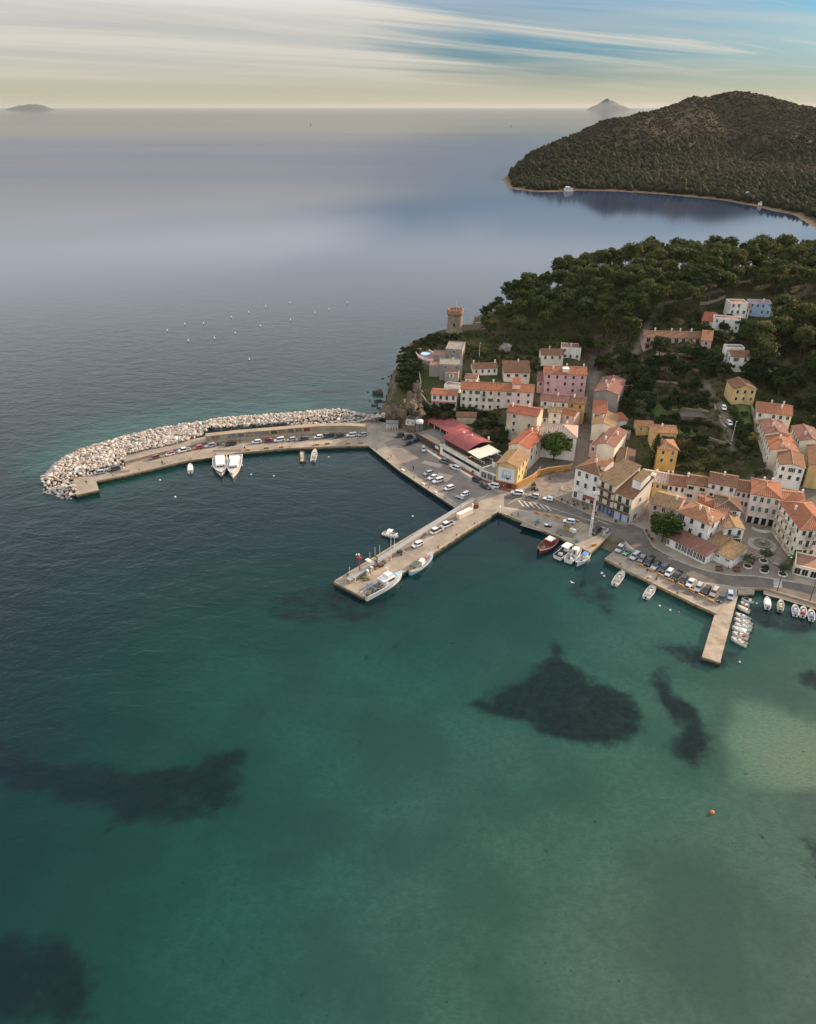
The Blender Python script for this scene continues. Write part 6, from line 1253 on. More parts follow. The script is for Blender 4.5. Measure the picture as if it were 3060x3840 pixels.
def car_proto(kind, col, roof=None):
    k = (kind, col, roof)
    if k in _cc: return _cc[k]
    pm = paint(col); parts = []
    if kind in TYPES:
        L, w, hb, hr, hood, deck, sf, sr = TYPES[kind]; f, r = L/2, -L/2; z0 = .24
        mb = MB(); loft(mb, [car_ring(r, w*.86, z0+.16, hb-.06), car_ring(r+.18, w*.97, z0, hb+.0), car_ring(r+.9, w, z0, hb+.02), car_ring(0, w, z0, hb), car_ring(f-hood-.1, w, z0, hb-.02), car_ring(f-.45, w*.97, z0, hb-.16), car_ring(f-.08, w*.86, z0+.08, hb-.27), car_ring(f, w*.74, z0+.16, hb-.36)])
        a, b_ = r+deck+sr, f-hood-sf; wt = w*.78
        roofm = pm if roof is None else paint(roof)
        rf = MB(); loft(rf, [[(x, -wt/2*k2, z), (x, wt/2*k2, z), (x, wt/2*k2*.94, z+t), (x, -wt/2*k2*.94, z+t)] for x, k2, z, t in ((a-.06, .93, hr-.10, .06), (a+.25, 1, hr-.05, .07), (b_-.2, 1, hr-.06, .07), (b_+.06, .93, hr-.13, .06))])
        gl = MB(); lo_a, lo_b = r+deck, f-hood; wb = w*.93
        loft(gl, [[(x0, -wb/2, hb-.05), (x0, wb/2, hb-.05), (x1, wt/2, hr-.07), (x1, -wt/2, hr-.07)] for x0, x1 in ((lo_a, a), (lo_a+.5, a+.25), (lo_b-.5, b_-.25), (lo_b, b_))])
        pl = MB()
        for s in (-1, 1):
            for x0, x1 in ((lo_a+.04, a+.02), ((lo_a+lo_b)/2-.15, (a+b_)/2-.15), (lo_b-.02, b_-.02)): pl.tube((x0, s*wb/2*1.0, hb-.02), (x1, s*wt/2*1.0, hr-.05), .055, n=4)
            mb.box((f-hood-.35, s*(w/2+.09), hb+.02), (.14, .18, .13))
        mb.box((f-.05, 0, .34), (.14, w*.72, .16), 1); mb.box((r+.05, 0, .36), (.14, w*.72, .16), 1)
        parts = [('body', mb.mesh('body', [pm, trim_m])), ('windows', gl.mesh('windows', [car_glass])), ('roof', rf.mesh('roof', [roofm])), ('pillars', pl.mesh('pillars', [pm]))]
        lx, lz, lw, rx = f-.16, hb-.30, w*.33, r+.03; wb_ = (f-.78, r+.75)
        if kind in ('suv', 'wagon') : parts.append(('roof_rails', MB().box((-.2, wt*.42, hr+.05), (1.8, .05, .05)).box((-.2, -wt*.42, hr+.05), (1.8, .05, .05)).mesh('roof_rails', [trim_m])))
        rw = .33 if kind != 'suv' else .37
    elif kind in ('pickup', 'truck'):
        L, w, hb, hr = (5.1, 1.82, 1.0, 1.72) if kind == 'pickup' else (4.9, 1.75, 1.0, 1.85); f, r = L/2, -L/2
        mb = MB(); cb = .15 if kind == 'pickup' else .75; hd = 1.15 if kind == 'pickup' else .35
        loft(mb, [car_ring(cb-.9, w, .30, hb), car_ring(f-hd, w, .30, hb-.02), car_ring(f-.3, w*.97, .30, hb-.1), car_ring(f, w*.82, .40, hb-.28)])
        wt = w*.8; gl = MB(); loft(gl, [[(x0, -w*.46, hb-.05), (x0, w*.46, hb-.05), (x1, wt/2, hr-.06), (x1, -wt/2, hr-.06)] for x0, x1 in ((cb-.88, cb-.80), (f-hd, f-hd-.55))])
        rf = MB().box(((cb-.8+f-hd-.5)/2, 0, hr-.03), ((f-hd-.45)-(cb-.85), wt, .07)); bed = MB(); x0, x1 = r, cb-.95
        bed.box(((x0+x1)/2, 0, .62), (x1-x0, w*.98, .12), 1)
        for s in (-1, 1): bed.box(((x0+x1)/2, s*(w/2-.05), .85), (x1-x0, .07, .42))
        bed.box((x0+.04, 0, .85), (.07, w-.2, .42)); bed.box((x1-.02, 0, .95), (.07, w-.2, .6))
        parts = [('cab', mb.mesh('cab', [pm])), ('windows', gl.mesh('windows', [car_glass])), ('roof', rf.mesh('roof', [pm])), ('load_bed', bed.mesh('load_bed', [pm, trim_m]))]
        lx, lz, lw, rx = f-.14, hb-.26, w*.34, r+.0; wb_ = (f-.85, r+.95); rw = .36
    else:  # open beach car / jeep
        L, w = 3.4, 1.55; f, r = L/2, -L/2; hb = .85; mb = MB()
        loft(mb, [car_ring(r, w*.92, .35, hb), car_ring(r+.2, w, .30, hb+.05), car_ring(f-1.3, w, .30, hb+.05), car_ring(f-.1, w*.86, .35, hb-.08), car_ring(f, w*.8, .42, hb-.14)])
        fr = MB()
        for s in (-1, 1): fr.tube((f-1.25, s*.66, hb), (f-1.5, s*.6, 1.5), .04); fr.tube((r+.7, s*.66, hb), (r+.75, s*.6, 1.5), .05)
        fr.tube((f-1.5, -.6, 1.5), (f-1.5, .6, 1.5), .04); fr.tube((r+.75, -.6, 1.5), (r+.75, .6, 1.5), .05)
        st = MB().box((.05, .35, 1.0), (.5, .5, .5)).box((.05, -.35, 1.0), (.5, .5, .5)).box((-.8, 0, .95), (.5, 1.1, .4))
        gl = MB().add([(f-1.26, -.62, hb+.03), (f-1.26, .62, hb+.03), (f-1.48, .58, 1.46), (f-1.48, -.58, 1.46)], [(0, 1, 2, 3), (3, 2, 1, 0)][:1])
        parts = [('body', mb.mesh('body', [pm])), ('roll_bars', fr.mesh('roll_bars', [pm if col == 'green' else trim_m])), ('seats', st.mesh('seats', [paint('dkgreen') if col == 'green' else trim_m])), ('windscreen', gl.mesh('windscreen', [car_glass]))]
        if kind == 'jeep': parts += [('hard_top', MB().box((-.65, 0, 1.48), (1.5, 1.3, .12)).box((-1.3, 0, 1.15), (.2, 1.3, .6)).mesh('hard_top', [pm])), ('spare_wheel', MB().tube((r-.02, 0, .85), (r-.2, 0, .85), .33, n=14).mesh('spare_wheel', [tyre_m]))]
        lx, lz, lw, rx = f-.04, .68, .5, r; wb_ = (f-.6, r+.65); rw = .34
    key = ('wheel', rw)
    if key not in _cc: _cc[key] = MB().tube((0, -.1, 0), (0, .1, 0), rw, n=16).mesh('wheel', [tyre_m]); _cc[('rim', rw)] = MB().tube((0, -.105, 0), (0, .105, 0), rw*.58, n=10).mesh('rim', [rim_m])
    hl = MB().box((0, 0, 0), (.16, .36, .13)).mesh('headlight', [lamp_w]); tl = MB().box((0, 0, 0), (.10, .26, .16)).mesh('taillight', [lamp_r])
    _cc[k] = (parts, key, ('rim', rw), [(x, s*(w/2-.10), rw) for x in wb_ for s in (-1, 1)], hl, [(lx, s*lw, lz) for s in (-1, 1)], tl, [(rx, s*w*.36, hb-.22) for s in (-1, 1)]); return _cc[k]
CARG = {}
def car(fp, rp_, kind, col, lab, group=None, roof=None, z=None, cat=None, far=False):
    if z is None: a, b_ = P(*fp, QZ), P(*rp_, QZ)
    else: a, b_ = G(*fp), G(*rp_)
    c = (a+b_)/2; d = a-b_; t = thing({'pickup': 'pickup_truck', 'truck': 'flatbed_truck', 'open': 'beach_car', 'jeep': 'off_road_car', 'van': 'parked_van'}.get(kind, 'parked_car'), lab, cat or {'pickup': 'pickup', 'truck': 'truck', 'van': 'van'}.get(kind, 'car'), (c.x, c.y, (QZ+.012) if z is None else TZ(c.x, c.y)+.35), math.atan2(d.y, d.x), group)
    parts, wk, rk_, wp, hl, hp_, tl, tp = car_proto(kind, col, roof)
    for n_, me in parts: obj(n_, me, t)
    for p in wp: o = obj('wheel', _cc[wk], t, p); obj('rim', _cc[rk_], o)
    for p in hp_: obj('headlight', hl, t, p)
    for p in tp: obj('taillight', tl, t, p)
    return t
M_ = 'cars parked along the mole'
car(zA(735,802), zA(828,784), 'mini', 'silver', 'small silver car at the rocky end of the mole', M_)
car(zA(890,768), zA(992,744), 'suv', 'dark', 'dark grey car second from the rocky end of the mole', M_)
car(zA(1328,645), zA(1418,618), 'hatch', 'darkred', 'dark red car beside the stairs to the mole platform', M_)
car(zA(1500,603), zA(1578,582), 'mini', 'white', 'small white car with red roof on the mole', M_, roof='red')
car(zB(232,752), zB(396,715), 'pickup', 'white', 'white pickup with black load cover on the mole', M_)
car(zB(434,710), zB(546,684), 'hatch', 'red', 'bright red hatchback behind the white pickup on the mole', M_)
car(zB(588,684), zB(708,660), 'wagon', 'silver', 'silver estate car next to the red hatchback on the mole', M_)
car(zB(858,658), zB(968,642), 'suv', 'black', 'black car with loaded roof on the mole above the twin boats', M_)
car(zB(1188,632), zB(1302,618), 'hatch', 'white', 'white hatchback left of the dark red saloon on the mole', M_)
car(zB(1328,618), zB(1462,600), 'sedan', 'darkred', 'dark red saloon below the painted niches of the mole', M_)
car(zB(1484,608), zB(1590,592), 'suv', 'white', 'white off-road car right of the dark red saloon on the mole', M_)
car(zC(78,548), zC(190,530), 'hatch', 'silver', 'silver hatchback in the middle of the mole row', M_)
car(zC(214,538), zC(336,522), 'sedan', 'navy', 'navy blue saloon on the mole', M_)
car(zC(392,518), zC(508,504), 'hatch', 'white', 'white hatchback right of the navy saloon on the mole', M_)
car(zC(514,508), zC(626,492), 'truck', 'navy', 'blue cabbed flatbed on the mole', M_)
car(zC(634,506), zC(746,490), 'wagon', 'black', 'black estate car right of the blue flatbed on the mole', M_)
car(zC(778,496), zC(900,482), 'suv', 'white', 'boxy white car second from the landward end of the mole row', M_)
car(zC(918,490), zC(1012,476), 'hatch', 'silver', 'silver hatchback at the landward end of the mole row', M_)
Y_ = 'cars in the parking yard'
car(zC(1338,503), zC(1452,490), 'suv', 'dkgreen', 'dark green car by the foot of the mole wall', Y_)
car(zC(1446,530), zC(1545,512), 'suv', 'black', 'upper black car in the dark group at the top of the yard', Y_)
car(zC(1520,572), zC(1612,550), 'hatch', 'navy', 'navy car in the dark group at the top of the yard', Y_)
car(zC(1448,600), zC(1530,580), 'hatch', 'black', 'lower black car in the dark group at the top of the yard', Y_)
car(zE(308,336), zE(298,272), 'wagon', 'silver', 'silver estate car standing alone under the white kerb', Y_)
car(zE(505,438), zE(648,492), 'pickup', 'grey', 'dark grey pickup beside the red pavement', Y_)
car(zE(648,522), zE(772,572), 'suv', 'white', 'white car behind the dark grey pickup beside the red pavement', Y_)
car(zE(303,632), zE(425,600), 'hatch', 'silver', 'silver hatchback at the head of the three cars on the yard edge', Y_)
car(zE(358,692), zE(492,646), 'sedan', 'white', 'middle white car of the three on the yard edge', Y_)
car(zE(414,738), zE(562,690), 'suv', 'white', 'white off-road car with black roof rails on the yard edge', Y_)
car(zE(568,828), zE(696,788), 'hatch', 'white', 'white hatchback alone in the middle of the yard edge', Y_)
car(zE(778,914), zE(892,868), 'mini', 'white', 'small white car nearest the pier root', Y_)
car(zE(1058,738), zE(944,690), 'suv', 'black', 'black off-road car below the glass fronted annexe', Y_)
car(zE(1156,812), zE(1044,766), 'sedan', 'black', 'black saloon at the yard exit', Y_)
car(zE(1140,768), zE(1258,792), 'suv', 'white', 'white off-road car in front of the brick red base of the poster house', Y_)
car(zE(1428,862), zE(1590,884), 'suv', 'white', 'white car with dark glass roof on the street below the poster house', Y_)
car(z4(1388,1032), z4(1497,1056), 'hatch', 'silver', 'silver hatchback between two white cars below the square', Y_)
car(z4(1535,1068), z4(1640,1088), 'jeep', 'white', 'white open jeep below the square', Y_)
car(zD(1126,446), zD(1222,406), 'truck', 'white', 'upper white flatbed truck on the central pier', 'flatbeds on the pier')
car(zD(1030,500), zD(1116,462), 'truck', 'white', 'lower white flatbed truck on the central pier', 'flatbeds on the pier')
car(zD(852,628), zD(938,588), 'hatch', 'white', 'single white hatchback on the central pier')
car(z5(388,1572), z5(530,1592), 'hatch', 'white', 'white hatchback on the quay by the orange barriers')
car(z7(418,710), z7(505,648), 'suv', 'black', 'black car under the tall floodlight mast')
Q_ = 'cars parked side by side on the right quay'
for fp, rp_, k, c_, l_, rf_ in [((738,938), (815,862), 'pickup', 'silver', 'silver pickup at the slipway end of the quay row', None), ((815,990), (902,922), 'open', 'green', 'mint green open beach car', None), ((912,1044), (1012,962), 'suv', 'silver', 'silver off-road car third in the quay row', None), ((1012,1075), (1092,1000), 'hatch', 'grey', 'dark grey hatchback fourth in the quay row', None),
    ((1105,1118), (1188,1034), 'van', 'black', 'black people carrier fifth in the quay row', None), ((1182,1170), (1278,1082), 'wagon', 'silver', 'silver estate car sixth in the quay row', 'black'), ((1284,1210), (1378,1112), 'suv', 'navy', 'dark blue car seventh in the quay row', None), ((1362,1260), (1442,1170), 'hatch', 'white', 'white hatchback eighth in the quay row', None),
    ((1452,1300), (1546,1206), 'pickup', 'black', 'black pickup carrying bicycles in the quay row', None), ((1548,1350), (1624,1262), 'hatch', 'black', 'black hatchback right of the black pickup in the quay row', None), ((1640,1392), (1722,1300), 'sedan', 'white', 'white car with black bonnet in the quay row', None)]:
    car(z7(*fp), z7(*rp_), k, c_, l_, Q_, rf_)
for fp, rp_, k, c_, l_ in [((160,1240), (228,1140), 'wagon', 'silver', 'silver grey estate car right of the white saloon in the quay row'), ((252,1268), (328,1176), 'hatch', 'black', 'glossy black hatchback between silver and beige cars in the quay row'), ((350,1302), (428,1200), 'suv', 'beige', 'beige off-road car near the jetty'), ((436,1385), (506,1278), 'jeep', 'dkgreen', 'dark green jeep second from the jetty'), ((588,1338), (582,1240), 'hatch', 'blue', 'pale blue hatchback at the head of the jetty')]:
    car(z8(*fp), z8(*rp_), k, c_, l_, Q_)
car(z6(728,146), z6(714,88), 'hatch', 'white', 'upper white car on the sloping garden lane', z=1); car(z6(792,298), z6(772,240), 'hatch', 'white', 'lower white car on the sloping garden lane', z=1)
car(z2(1246,1010), z2(1230,962), 'wagon', 'blue', 'pale blue car on the gravel drive beside the grey gable', z=1); car(z2(1342,950), z2(1312,972), 'hatch', 'dark', 'dark car under the trees on the gravel drive', z=1)
# ------------------------------------------------------------------ boats
boat_white = mat('gelcoat', (.70, .69, .66), .35, (.58, .56, .52), 1.0, 3); boat_deck = mat('boat_deck', (.52, .48, .41), .6, (.42, .38, .32), 2.0); wood_d = mat('boat_wood', (.16, .085, .045), .6, (.11, .06, .035), 2); out_m = mat('outboard', (.03, .032, .036), .4); chrome = mat('boat_rail', (.55, .55, .54), .3, metal=.5)
bc = lambda n, c: mat('boat_'+n, c, .45, tuple(v*.8 for v in c), 1.2, 3)
def hull_mesh(L, B, H, hm, dm, stripe=None, stern=.82, deck=.45, bowrise=.35, foredeck=.35, n=14, double=False):
    mb = MB(); S_ = []
    for i in range(n+1):
        t = i/n; x = -L/2+L*t
        if double: b = B/2*math.sin(math.pi*min(max(t*.94+.04, 0), 1))**.6
        else: b = B/2*(stern+(1-stern)*min(1, t/.4)) if t < .45 else B/2*max(.02, (1-((t-.45)/.55)**2.3))
        hz = H+bowrise*max(0, (t-.3)/.7)**1.6+(bowrise*.5*max(0, (.3-t)/.3)**1.5 if double else 0); k = -.35*(1-max(0, (t-.75)/.25)**2)
        S_.append((x, max(b, .03), hz, k))
    rings = []
    for x, b, hz, k in S_:
        d = hz-deck if (x < L/2-L*foredeck) else hz-.06
        rings.append([(x, 0, k), (x, b*.80, .05), (x, b*.97, hz*.72), (x, b, hz), (x, b*.90 if b > .1 else b*.5, hz+.02), (x, b*.86 if b > .1 else b*.4, d), (x, 0, d+.02)])
    for side in (1, -1):
        R_ = [[(p[0], p[1]*side, p[2]) for p in r] for r in rings]
        for i in range(n):
            for j in range(6):
                a, b_, c, d_ = R_[i][j], R_[i+1][j], R_[i+1][j+1], R_[i][j+1]; q = [a, b_, c, d_] if side == -1 else [d_, c, b_, a]
                mb.add(q, [(0, 1, 2, 3)], 0 if j < 2 else (2 if j == 2 else (0 if j in (3,) else 1)))
        e = R_[0]; mb.add([e[0], e[1], e[2], e[3], (e[3][0], 0, e[3][2])], [(0, 1, 2, 3, 4) if side == -1 else (4, 3, 2, 1, 0)], 0)
    return mb.mesh('hull', [hm, dm, stripe or hm])
def boat_at(name, lab, bow, stern, cat='boat', group=None, z=0.0):
    a, b_ = P(*bow, .6), P(*stern, .6); d = a-b_; c = (a+b_)/2; t = thing(name, lab, cat, (c.x, c.y, z), math.atan2(d.y, d.x), group); return t, d.length
def outboard(t, L, n=1):
    for k in range(n):
        y = (k-(n-1)/2)*.55; obj('outboard_motor', MB().box((-L/2-.28, y, .85), (.42, .34, .55), taper=.8).box((-L/2-.2, y, .25), (.14, .12, 1.0)).mesh('outboard_motor', [out_m]), t)
def motorboat(lab, bow, stern, group=None, B=None, hm=None, console=True, cushion=None, ttop=None, motors=1, dm=None, cover=None, rails=True, seats=True):
    t, L = boat_at('motorboat', lab, bow, stern, group=group); B = B or L*.36
    obj('hull', hull_mesh(L, B, .75, hm or boat_white, dm or boat_deck), t)
    if console: c = obj('console', MB().box((-.02*L, 0, .75), (.7, .6, .9), taper=.85).mesh('console', [boat_white]), t); obj('windshield', MB().box((.03*L+.25, 0, 1.3), (.06, .6, .35)).mesh('windshield', [car_glass]), c)
    if seats: obj('seat', MB().box((-.2*L, 0, .55), (.6, B*.55, .5)).box((-.2*L-.28, 0, .85), (.1, B*.55, .4)).mesh('seat', [cushion or boat_white]), t)
    if cushion: obj('sun_cushion', MB().box((.20*L, 0, .62), (L*.24, B*.5, .12), taper=.85).mesh('sun_cushion', [cushion]), t)
    if cover: obj('cover', MB().box((.02*L, 0, .86), (L*.62, B*.82, .16), taper=.75).mesh('cover', [cover]), t)
    if ttop:
        obj('canopy', MB().box((-.05*L, 0, 2.1), (L*.3, B*.72, .08), taper=.92).mesh('canopy', [ttop]), t); mb = MB()
        for sx in (-1, 1):
            for sy in (-1, 1): mb.tube((-.05*L+sx*L*.12, sy*B*.3, .5), (-.05*L+sx*L*.13, sy*B*.32, 2.1), .03, n=5)
        obj('canopy_frame', mb.mesh('canopy_frame', [chrome]), t)
    if rails:
        mb = MB()
        for s in (-1, 1): mb.tube((L*.12, s*B*.46, 1.25), (L*.40, s*B*.17, 1.45), .025, n=4); mb.tube((L*.12, s*B*.46, .85), (L*.12, s*B*.46, 1.25), .02, n=4); mb.tube((L*.27, s*B*.34, .95), (L*.27, s*B*.34, 1.36), .02, n=4)
        mb.tube((L*.40, -B*.17, 1.45), (L*.40, B*.17, 1.45), .025, n=4); obj('bow_rail', mb.mesh('bow_rail', [chrome]), t)
    if motors: outboard(t, L, motors)
    return t, L
navy_c = bc('navy', (.05, .09, .2)); blue_c = bc('blue', (.10, .27, .52)); sky_c = bc('skyblue', (.30, .50, .66)); cream_c = bc('cream', (.56, .45, .30)); redb = bc('red', (.30, .035, .03)); greenc = bc('tarp_green', (.085, .105, .085)); greyb = bc('grey', (.25, .25, .25)); blackb = bc('black', (.03, .03, .032))
# near the mole
for bow, st, lab, w_ in ((zB(795,1040), zB(770,790), 'left of the two white cabin boats moored at the mole', .40), (zB(935,1055), zB(985,792), 'right of the two white cabin boats moored at the mole', .36)):
    t, L = boat_at('cabin_boat', lab, bow, st, group='cabin boats at the mole'); B = L*w_*.85
    obj('hull', hull_mesh(L, B, 1.35, boat_white, boat_deck, blackb if 'left' in lab else bc('greystripe', (.35, .34, .30)), stern=.9, deck=.5, bowrise=.5, foredeck=.3), t)
    cb = obj('cabin', MB().box((-.06*L, 0, 1.75), (L*.56, B*.66, 1.5), taper=.86).mesh('cabin', [boat_white]), t)
    for y in (-.28, 0, .28): obj('window', MB().box((.215*L-.05, y*B*.62, 1.95), (.14, B*.13, .5)).mesh('window', [car_glass]), cb)
    for s in (-1, 1): obj('side_window', MB().box((-.05*L, s*B*.312, 1.9), (L*.3, .06, .42)).mesh('side_window', [car_glass]), cb)
    obj('mast', MB().tube((-.12*L, 0, 2.4), (-.12*L, 0, 4.4), .05, .03).tube((-.12*L, -.5, 3.8), (-.12*L, .5, 3.8), .025).mesh('mast', [chrome]), t)
    mb = MB()
    for s in (-1, 1): mb.tube((.15*L, s*B*.43, 2.3), (.46*L, s*B*.06, 2.6), .03); [mb.tube((x*L, s*B*y, 1.5), (x*L, s*B*y, 2.4), .02) for x, y in ((.15, .43), (.3, .28), (.44, .09))]
    obj('bow_rail', mb.mesh('bow_rail', [chrome]), t)
    for s in (-1, 1): obj('fender', MB().ball((0, s*B*.53, .75), .28, sq=(1, .8, 1.3)).mesh('fender', [boat_white]), t)
motorboat('small white covered boat moored left at the mole', zB(388,890), zB(392,1005), cover=boat_white, console=False, B=2.2, motors=1, seats=False, rails=False)
t, L = boat_at('inflatable_boat', 'narrow black and cream inflatable boat moored at the mole', zC(255,640), zC(264,782))
mb = MB(); B = 2.3
for s in (-1, 1): mb.tube((-L/2, s*B*.4, .45), (L*.25, s*B*.4, .5), .27, .27, 8); mb.tube((L*.25, s*B*.4, .5), (L*.48, s*.1, .75), .27, .2, 8)
obj('tubes', mb.mesh('tubes', [blackb]), t); obj('floor', MB().box((-.05*L, 0, .3), (L*.85, B*.6, .25)).mesh('floor', [cream_c]), t); obj('console', MB().box((-.02*L, 0, .85), (.7, .7, 1.0), taper=.8).mesh('console', [boat_white]), t); obj('seat', MB().box((-.2*L, 0, .65), (.7, .9, .6)).mesh('seat', [cream_c]), t); outboard(t, L, 2)
motorboat('cream motorboat with tan sun bed moored at the mole', zC(415,640), zC(388,775), cushion=cream_c, B=2.4, motors=2)
motorboat('white motorboat with hard top lying left of the central pier', zD(722,520), zD(580,485), ttop=boat_white, B=2.5)
# big fishing vessels at the pier
t, L = boat_at('trawler', 'large white and blue fishing vessel at the tip of the central pier', zD(752,885), zD(405,1085), 'fishing boat'); B = L*.26
obj('hull', hull_mesh(L, B, 1.7, boat_white, boat_deck, sky_c, stern=.85, deck=.75, bowrise=1.0, foredeck=.22), t)
wh = obj('wheelhouse', MB().box((.12*L, 0, 2.1), (L*.26, B*.72, 2.4), taper=.94).box((.13*L, 0, 3.75), (L*.15, B*.55, 1.1), taper=.92).box((.08*L, 0, 3.35), (L*.3, B*.8, .12)).mesh('wheelhouse', [boat_white]), t)
for s in (-1, 1): obj('side_window', MB().box((.14*L, s*B*.345, 2.6), (L*.16, .06, .55)).mesh('side_window', [car_glass]), wh)
obj('front_window', MB().box((.205*L, 0, 3.85), (.08, B*.44, .5)).mesh('front_window', [car_glass]), wh)
obj('radar_mast', MB().tube((.1*L, 0, 4.2), (.1*L, 0, 7.0), .07, .04).tube((.1*L, -.8, 5.8), (.1*L, .8, 5.8), .04).box((.1*L, 0, 6.3), (.3, 1.1, .12)).mesh('radar_mast', [boat_white]), t)
obj('whaleback', MB().box((.38*L, 0, 2.35), (L*.14, B*.5, .25), taper=.6).mesh('whaleback', [sky_c]), t)
mb = MB()
for s in (-1, 1): mb.tube((-.33*L, s*B*.36, 1.2), (-.33*L, s*B*.36, 3.6), .09); mb.tube((-.12*L, s*B*.36, 1.2), (-.33*L, s*B*.36, 3.5), .06)
mb.tube((-.33*L, -B*.36, 3.6), (-.33*L, B*.36, 3.6), .10); mb.tube((-.33*L, 0, 3.6), (-.1*L, 0, 2.9), .06); obj('gantry', mb.mesh('gantry', [blue_c]), t)
obj('net_drum', MB().tube((-.27*L, -B*.28, 1.6), (-.27*L, B*.28, 1.6), .55, n=14).mesh('net_drum', [mat('fishing_net', (.10, .11, .07), .95, (.18, .13, .07), 3)]), t)
obj('winch', MB().box((-.14*L, 0, 1.35), (1.0, B*.5, .8)).box((-.05*L, B*.2, 1.3), (.8, .6, .7)).mesh('winch', [wood_d]), t); obj('fish_boxes', MB().box((-.41*L, .2*B, 1.3), (.9, .7, .6)).box((-.42*L, -.15*B, 1.25), (.7, .8, .5)).mesh('fish_boxes', [greyb]), t)
mb = MB()
for s in (-1, 1):
    for k in range(6): x = .24+.04*k; y = B*(.44-.06*k); mb.tube((x*L, s*y, 2.0+.1*k), (x*L, s*y, 2.9+.1*k), .025, n=4)
    mb.tube((.24*L, s*B*.44, 2.9), (.44*L, s*B*.14, 3.4), .03, n=4)
obj('bow_rail', mb.mesh('bow_rail', [boat_white]), t)
t, L = boat_at('fishing_boat', 'blue wooden fishing boat with grey green awning beside the central pier', zD(1032,692), zD(828,862), 'fishing boat'); B = L*.30
obj('hull', hull_mesh(L, B, 1.05, sky_c, boat_deck, boat_white, deck=.55, bowrise=.8, foredeck=.15, double=True), t)
obj('wheelhouse', MB().box((.02*L, 0, 1.3), (L*.18, B*.42, 1.5), taper=.9).mesh('wheelhouse', [boat_white]), t); obj('awning', MB().box((-.25*L, 0, 2.35), (L*.27, B*.72, .1), taper=.92).mesh('awning', [greenc]), t)
mb = MB()
for sx in (-.37, -.13):
    for s in (-1, 1): mb.tube((sx*L, s*B*.3, .9), (sx*L, s*B*.32, 2.3), .035)
obj('awning_frame', mb.mesh('awning_frame', [chrome]), t); obj('net_winch', MB().tube((.2*L, -.4, 1.4), (.2*L, .4, 1.4), .4, n=12).box((.2*L, 0, .9), (.5, .6, .7)).mesh('net_winch', [bc('winchred', (.42, .10, .06))]), t); obj('crates', MB().box((.3*L, .1, .8), (.8, .7, .35)).box((-.05*L, B*.2, .8), (.6, .4, .4)).mesh('crates', [boat_white]), t)
# cluster at the quay
t, L = boat_at('fishing_boat', 'dark red fishing boat leftmost of the moored cluster', (2018,2072), (2092,2018), 'fishing boat', 'fishing boats moored in a cluster'); B = L*.36
obj('hull', hull_mesh(L, B, 1.2, redb, wood_d, boat_white, deck=.6, bowrise=.7, foredeck=.18, double=True), t); obj('wheelhouse', MB().box((-.08*L, 0, 1.6), (L*.2, B*.5, 1.9), taper=.9).mesh('wheelhouse', [redb]), t); obj('roof', MB().box((-.08*L, 0, 2.6), (L*.24, B*.58, .1)).mesh('roof', [boat_white]), t); obj('mast', MB().tube((.1*L, 0, .8), (.1*L, 0, 4.2), .07).tube((.1*L, 0, 3.9), (.35*L, 0, 2.0), .03).mesh('mast', [wood_d]), t); obj('fishing_gear', MB().ball((.25*L, .2, 1.1), .5, sq=(1.3, 1, .7)).ball((-.3*L, 0, 1.1), .6, sq=(1, 1.3, .6)).mesh('fishing_gear', [bc('gear', (.3, .2, .18))]), t)
t, L = boat_at('workboat', 'white workboat with black open deck and white canopy in the cluster', (2148,2048), (2090,2092), 'fishing boat', 'fishing boats moored in a cluster'); B = L*.36
obj('hull', hull_mesh(L, B, 1.2, boat_white, blackb, greyb, stern=.95, deck=.6, bowrise=.5, foredeck=.2), t); obj('canopy', MB().box((.08*L, 0, 2.7), (L*.36, B*.72, .1)).mesh('canopy', [boat_white]), t); obj('console', MB().box((.08*L, 0, 1.6), (L*.14, B*.4, 1.7), taper=.85).mesh('console', [boat_white]), t)
mb = MB()
for sx in (-.08, .24):
    for s in (-1, 1): mb.tube((sx*L, s*B*.32, 1.1), (sx*L, s*B*.33, 2.7), .04)
obj('canopy_frame', mb.mesh('canopy_frame', [chrome]), t); obj('net_bin', MB().box((-.3*L, .1, 1.1), (1.0, 1.2, .7)).mesh('net_bin', [boat_deck]), t); obj('life_raft', MB().tube((.3*L, -.4, 1.6), (.3*L, .4, 1.6), .28, n=10).mesh('life_raft', [bc('pinkraft', (.6, .32, .3))]), t)
t, L = boat_at('fishing_boat', 'white fishing boat with small cabin in the middle of the cluster', z7(258,872), z7(105,1050), 'fishing boat', 'fishing boats moored in a cluster'); B = L*.38
obj('hull', hull_mesh(L, B, 1.1, boat_white, boat_deck, boat_white, stern=.8, deck=.55, bowrise=.6, foredeck=.2), t); wh = obj('cabin', MB().box((.12*L, 0, 1.5), (L*.24, B*.5, 1.7), taper=.9).mesh('cabin', [boat_white]), t); obj('cabin_door', MB().box((-.01*L, 0, 1.4), (.08, .6, 1.2)).mesh('cabin_door', [wood_d]), wh); obj('net_pile', MB().ball((-.32*L, .4, .9), .55, sq=(1.2, 1, .6)).ball((-.22*L, -.5, .9), .5, sq=(1, 1.2, .6)).mesh('net_pile', [navy_c]), t); obj('boxes', MB().box((-.34*L, -.4, .95), (.6, .6, .5)).box((-.12*L, .6, .9), (.8, .5, .5)).mesh('boxes', [boat_white]), t)
t, L = boat_at('fishing_boat', 'pointed white fishing boat with bright blue canopy in the cluster', z7(206,1092), z7(388,942), 'fishing boat', 'fishing boats moored in a cluster'); B = L*.32
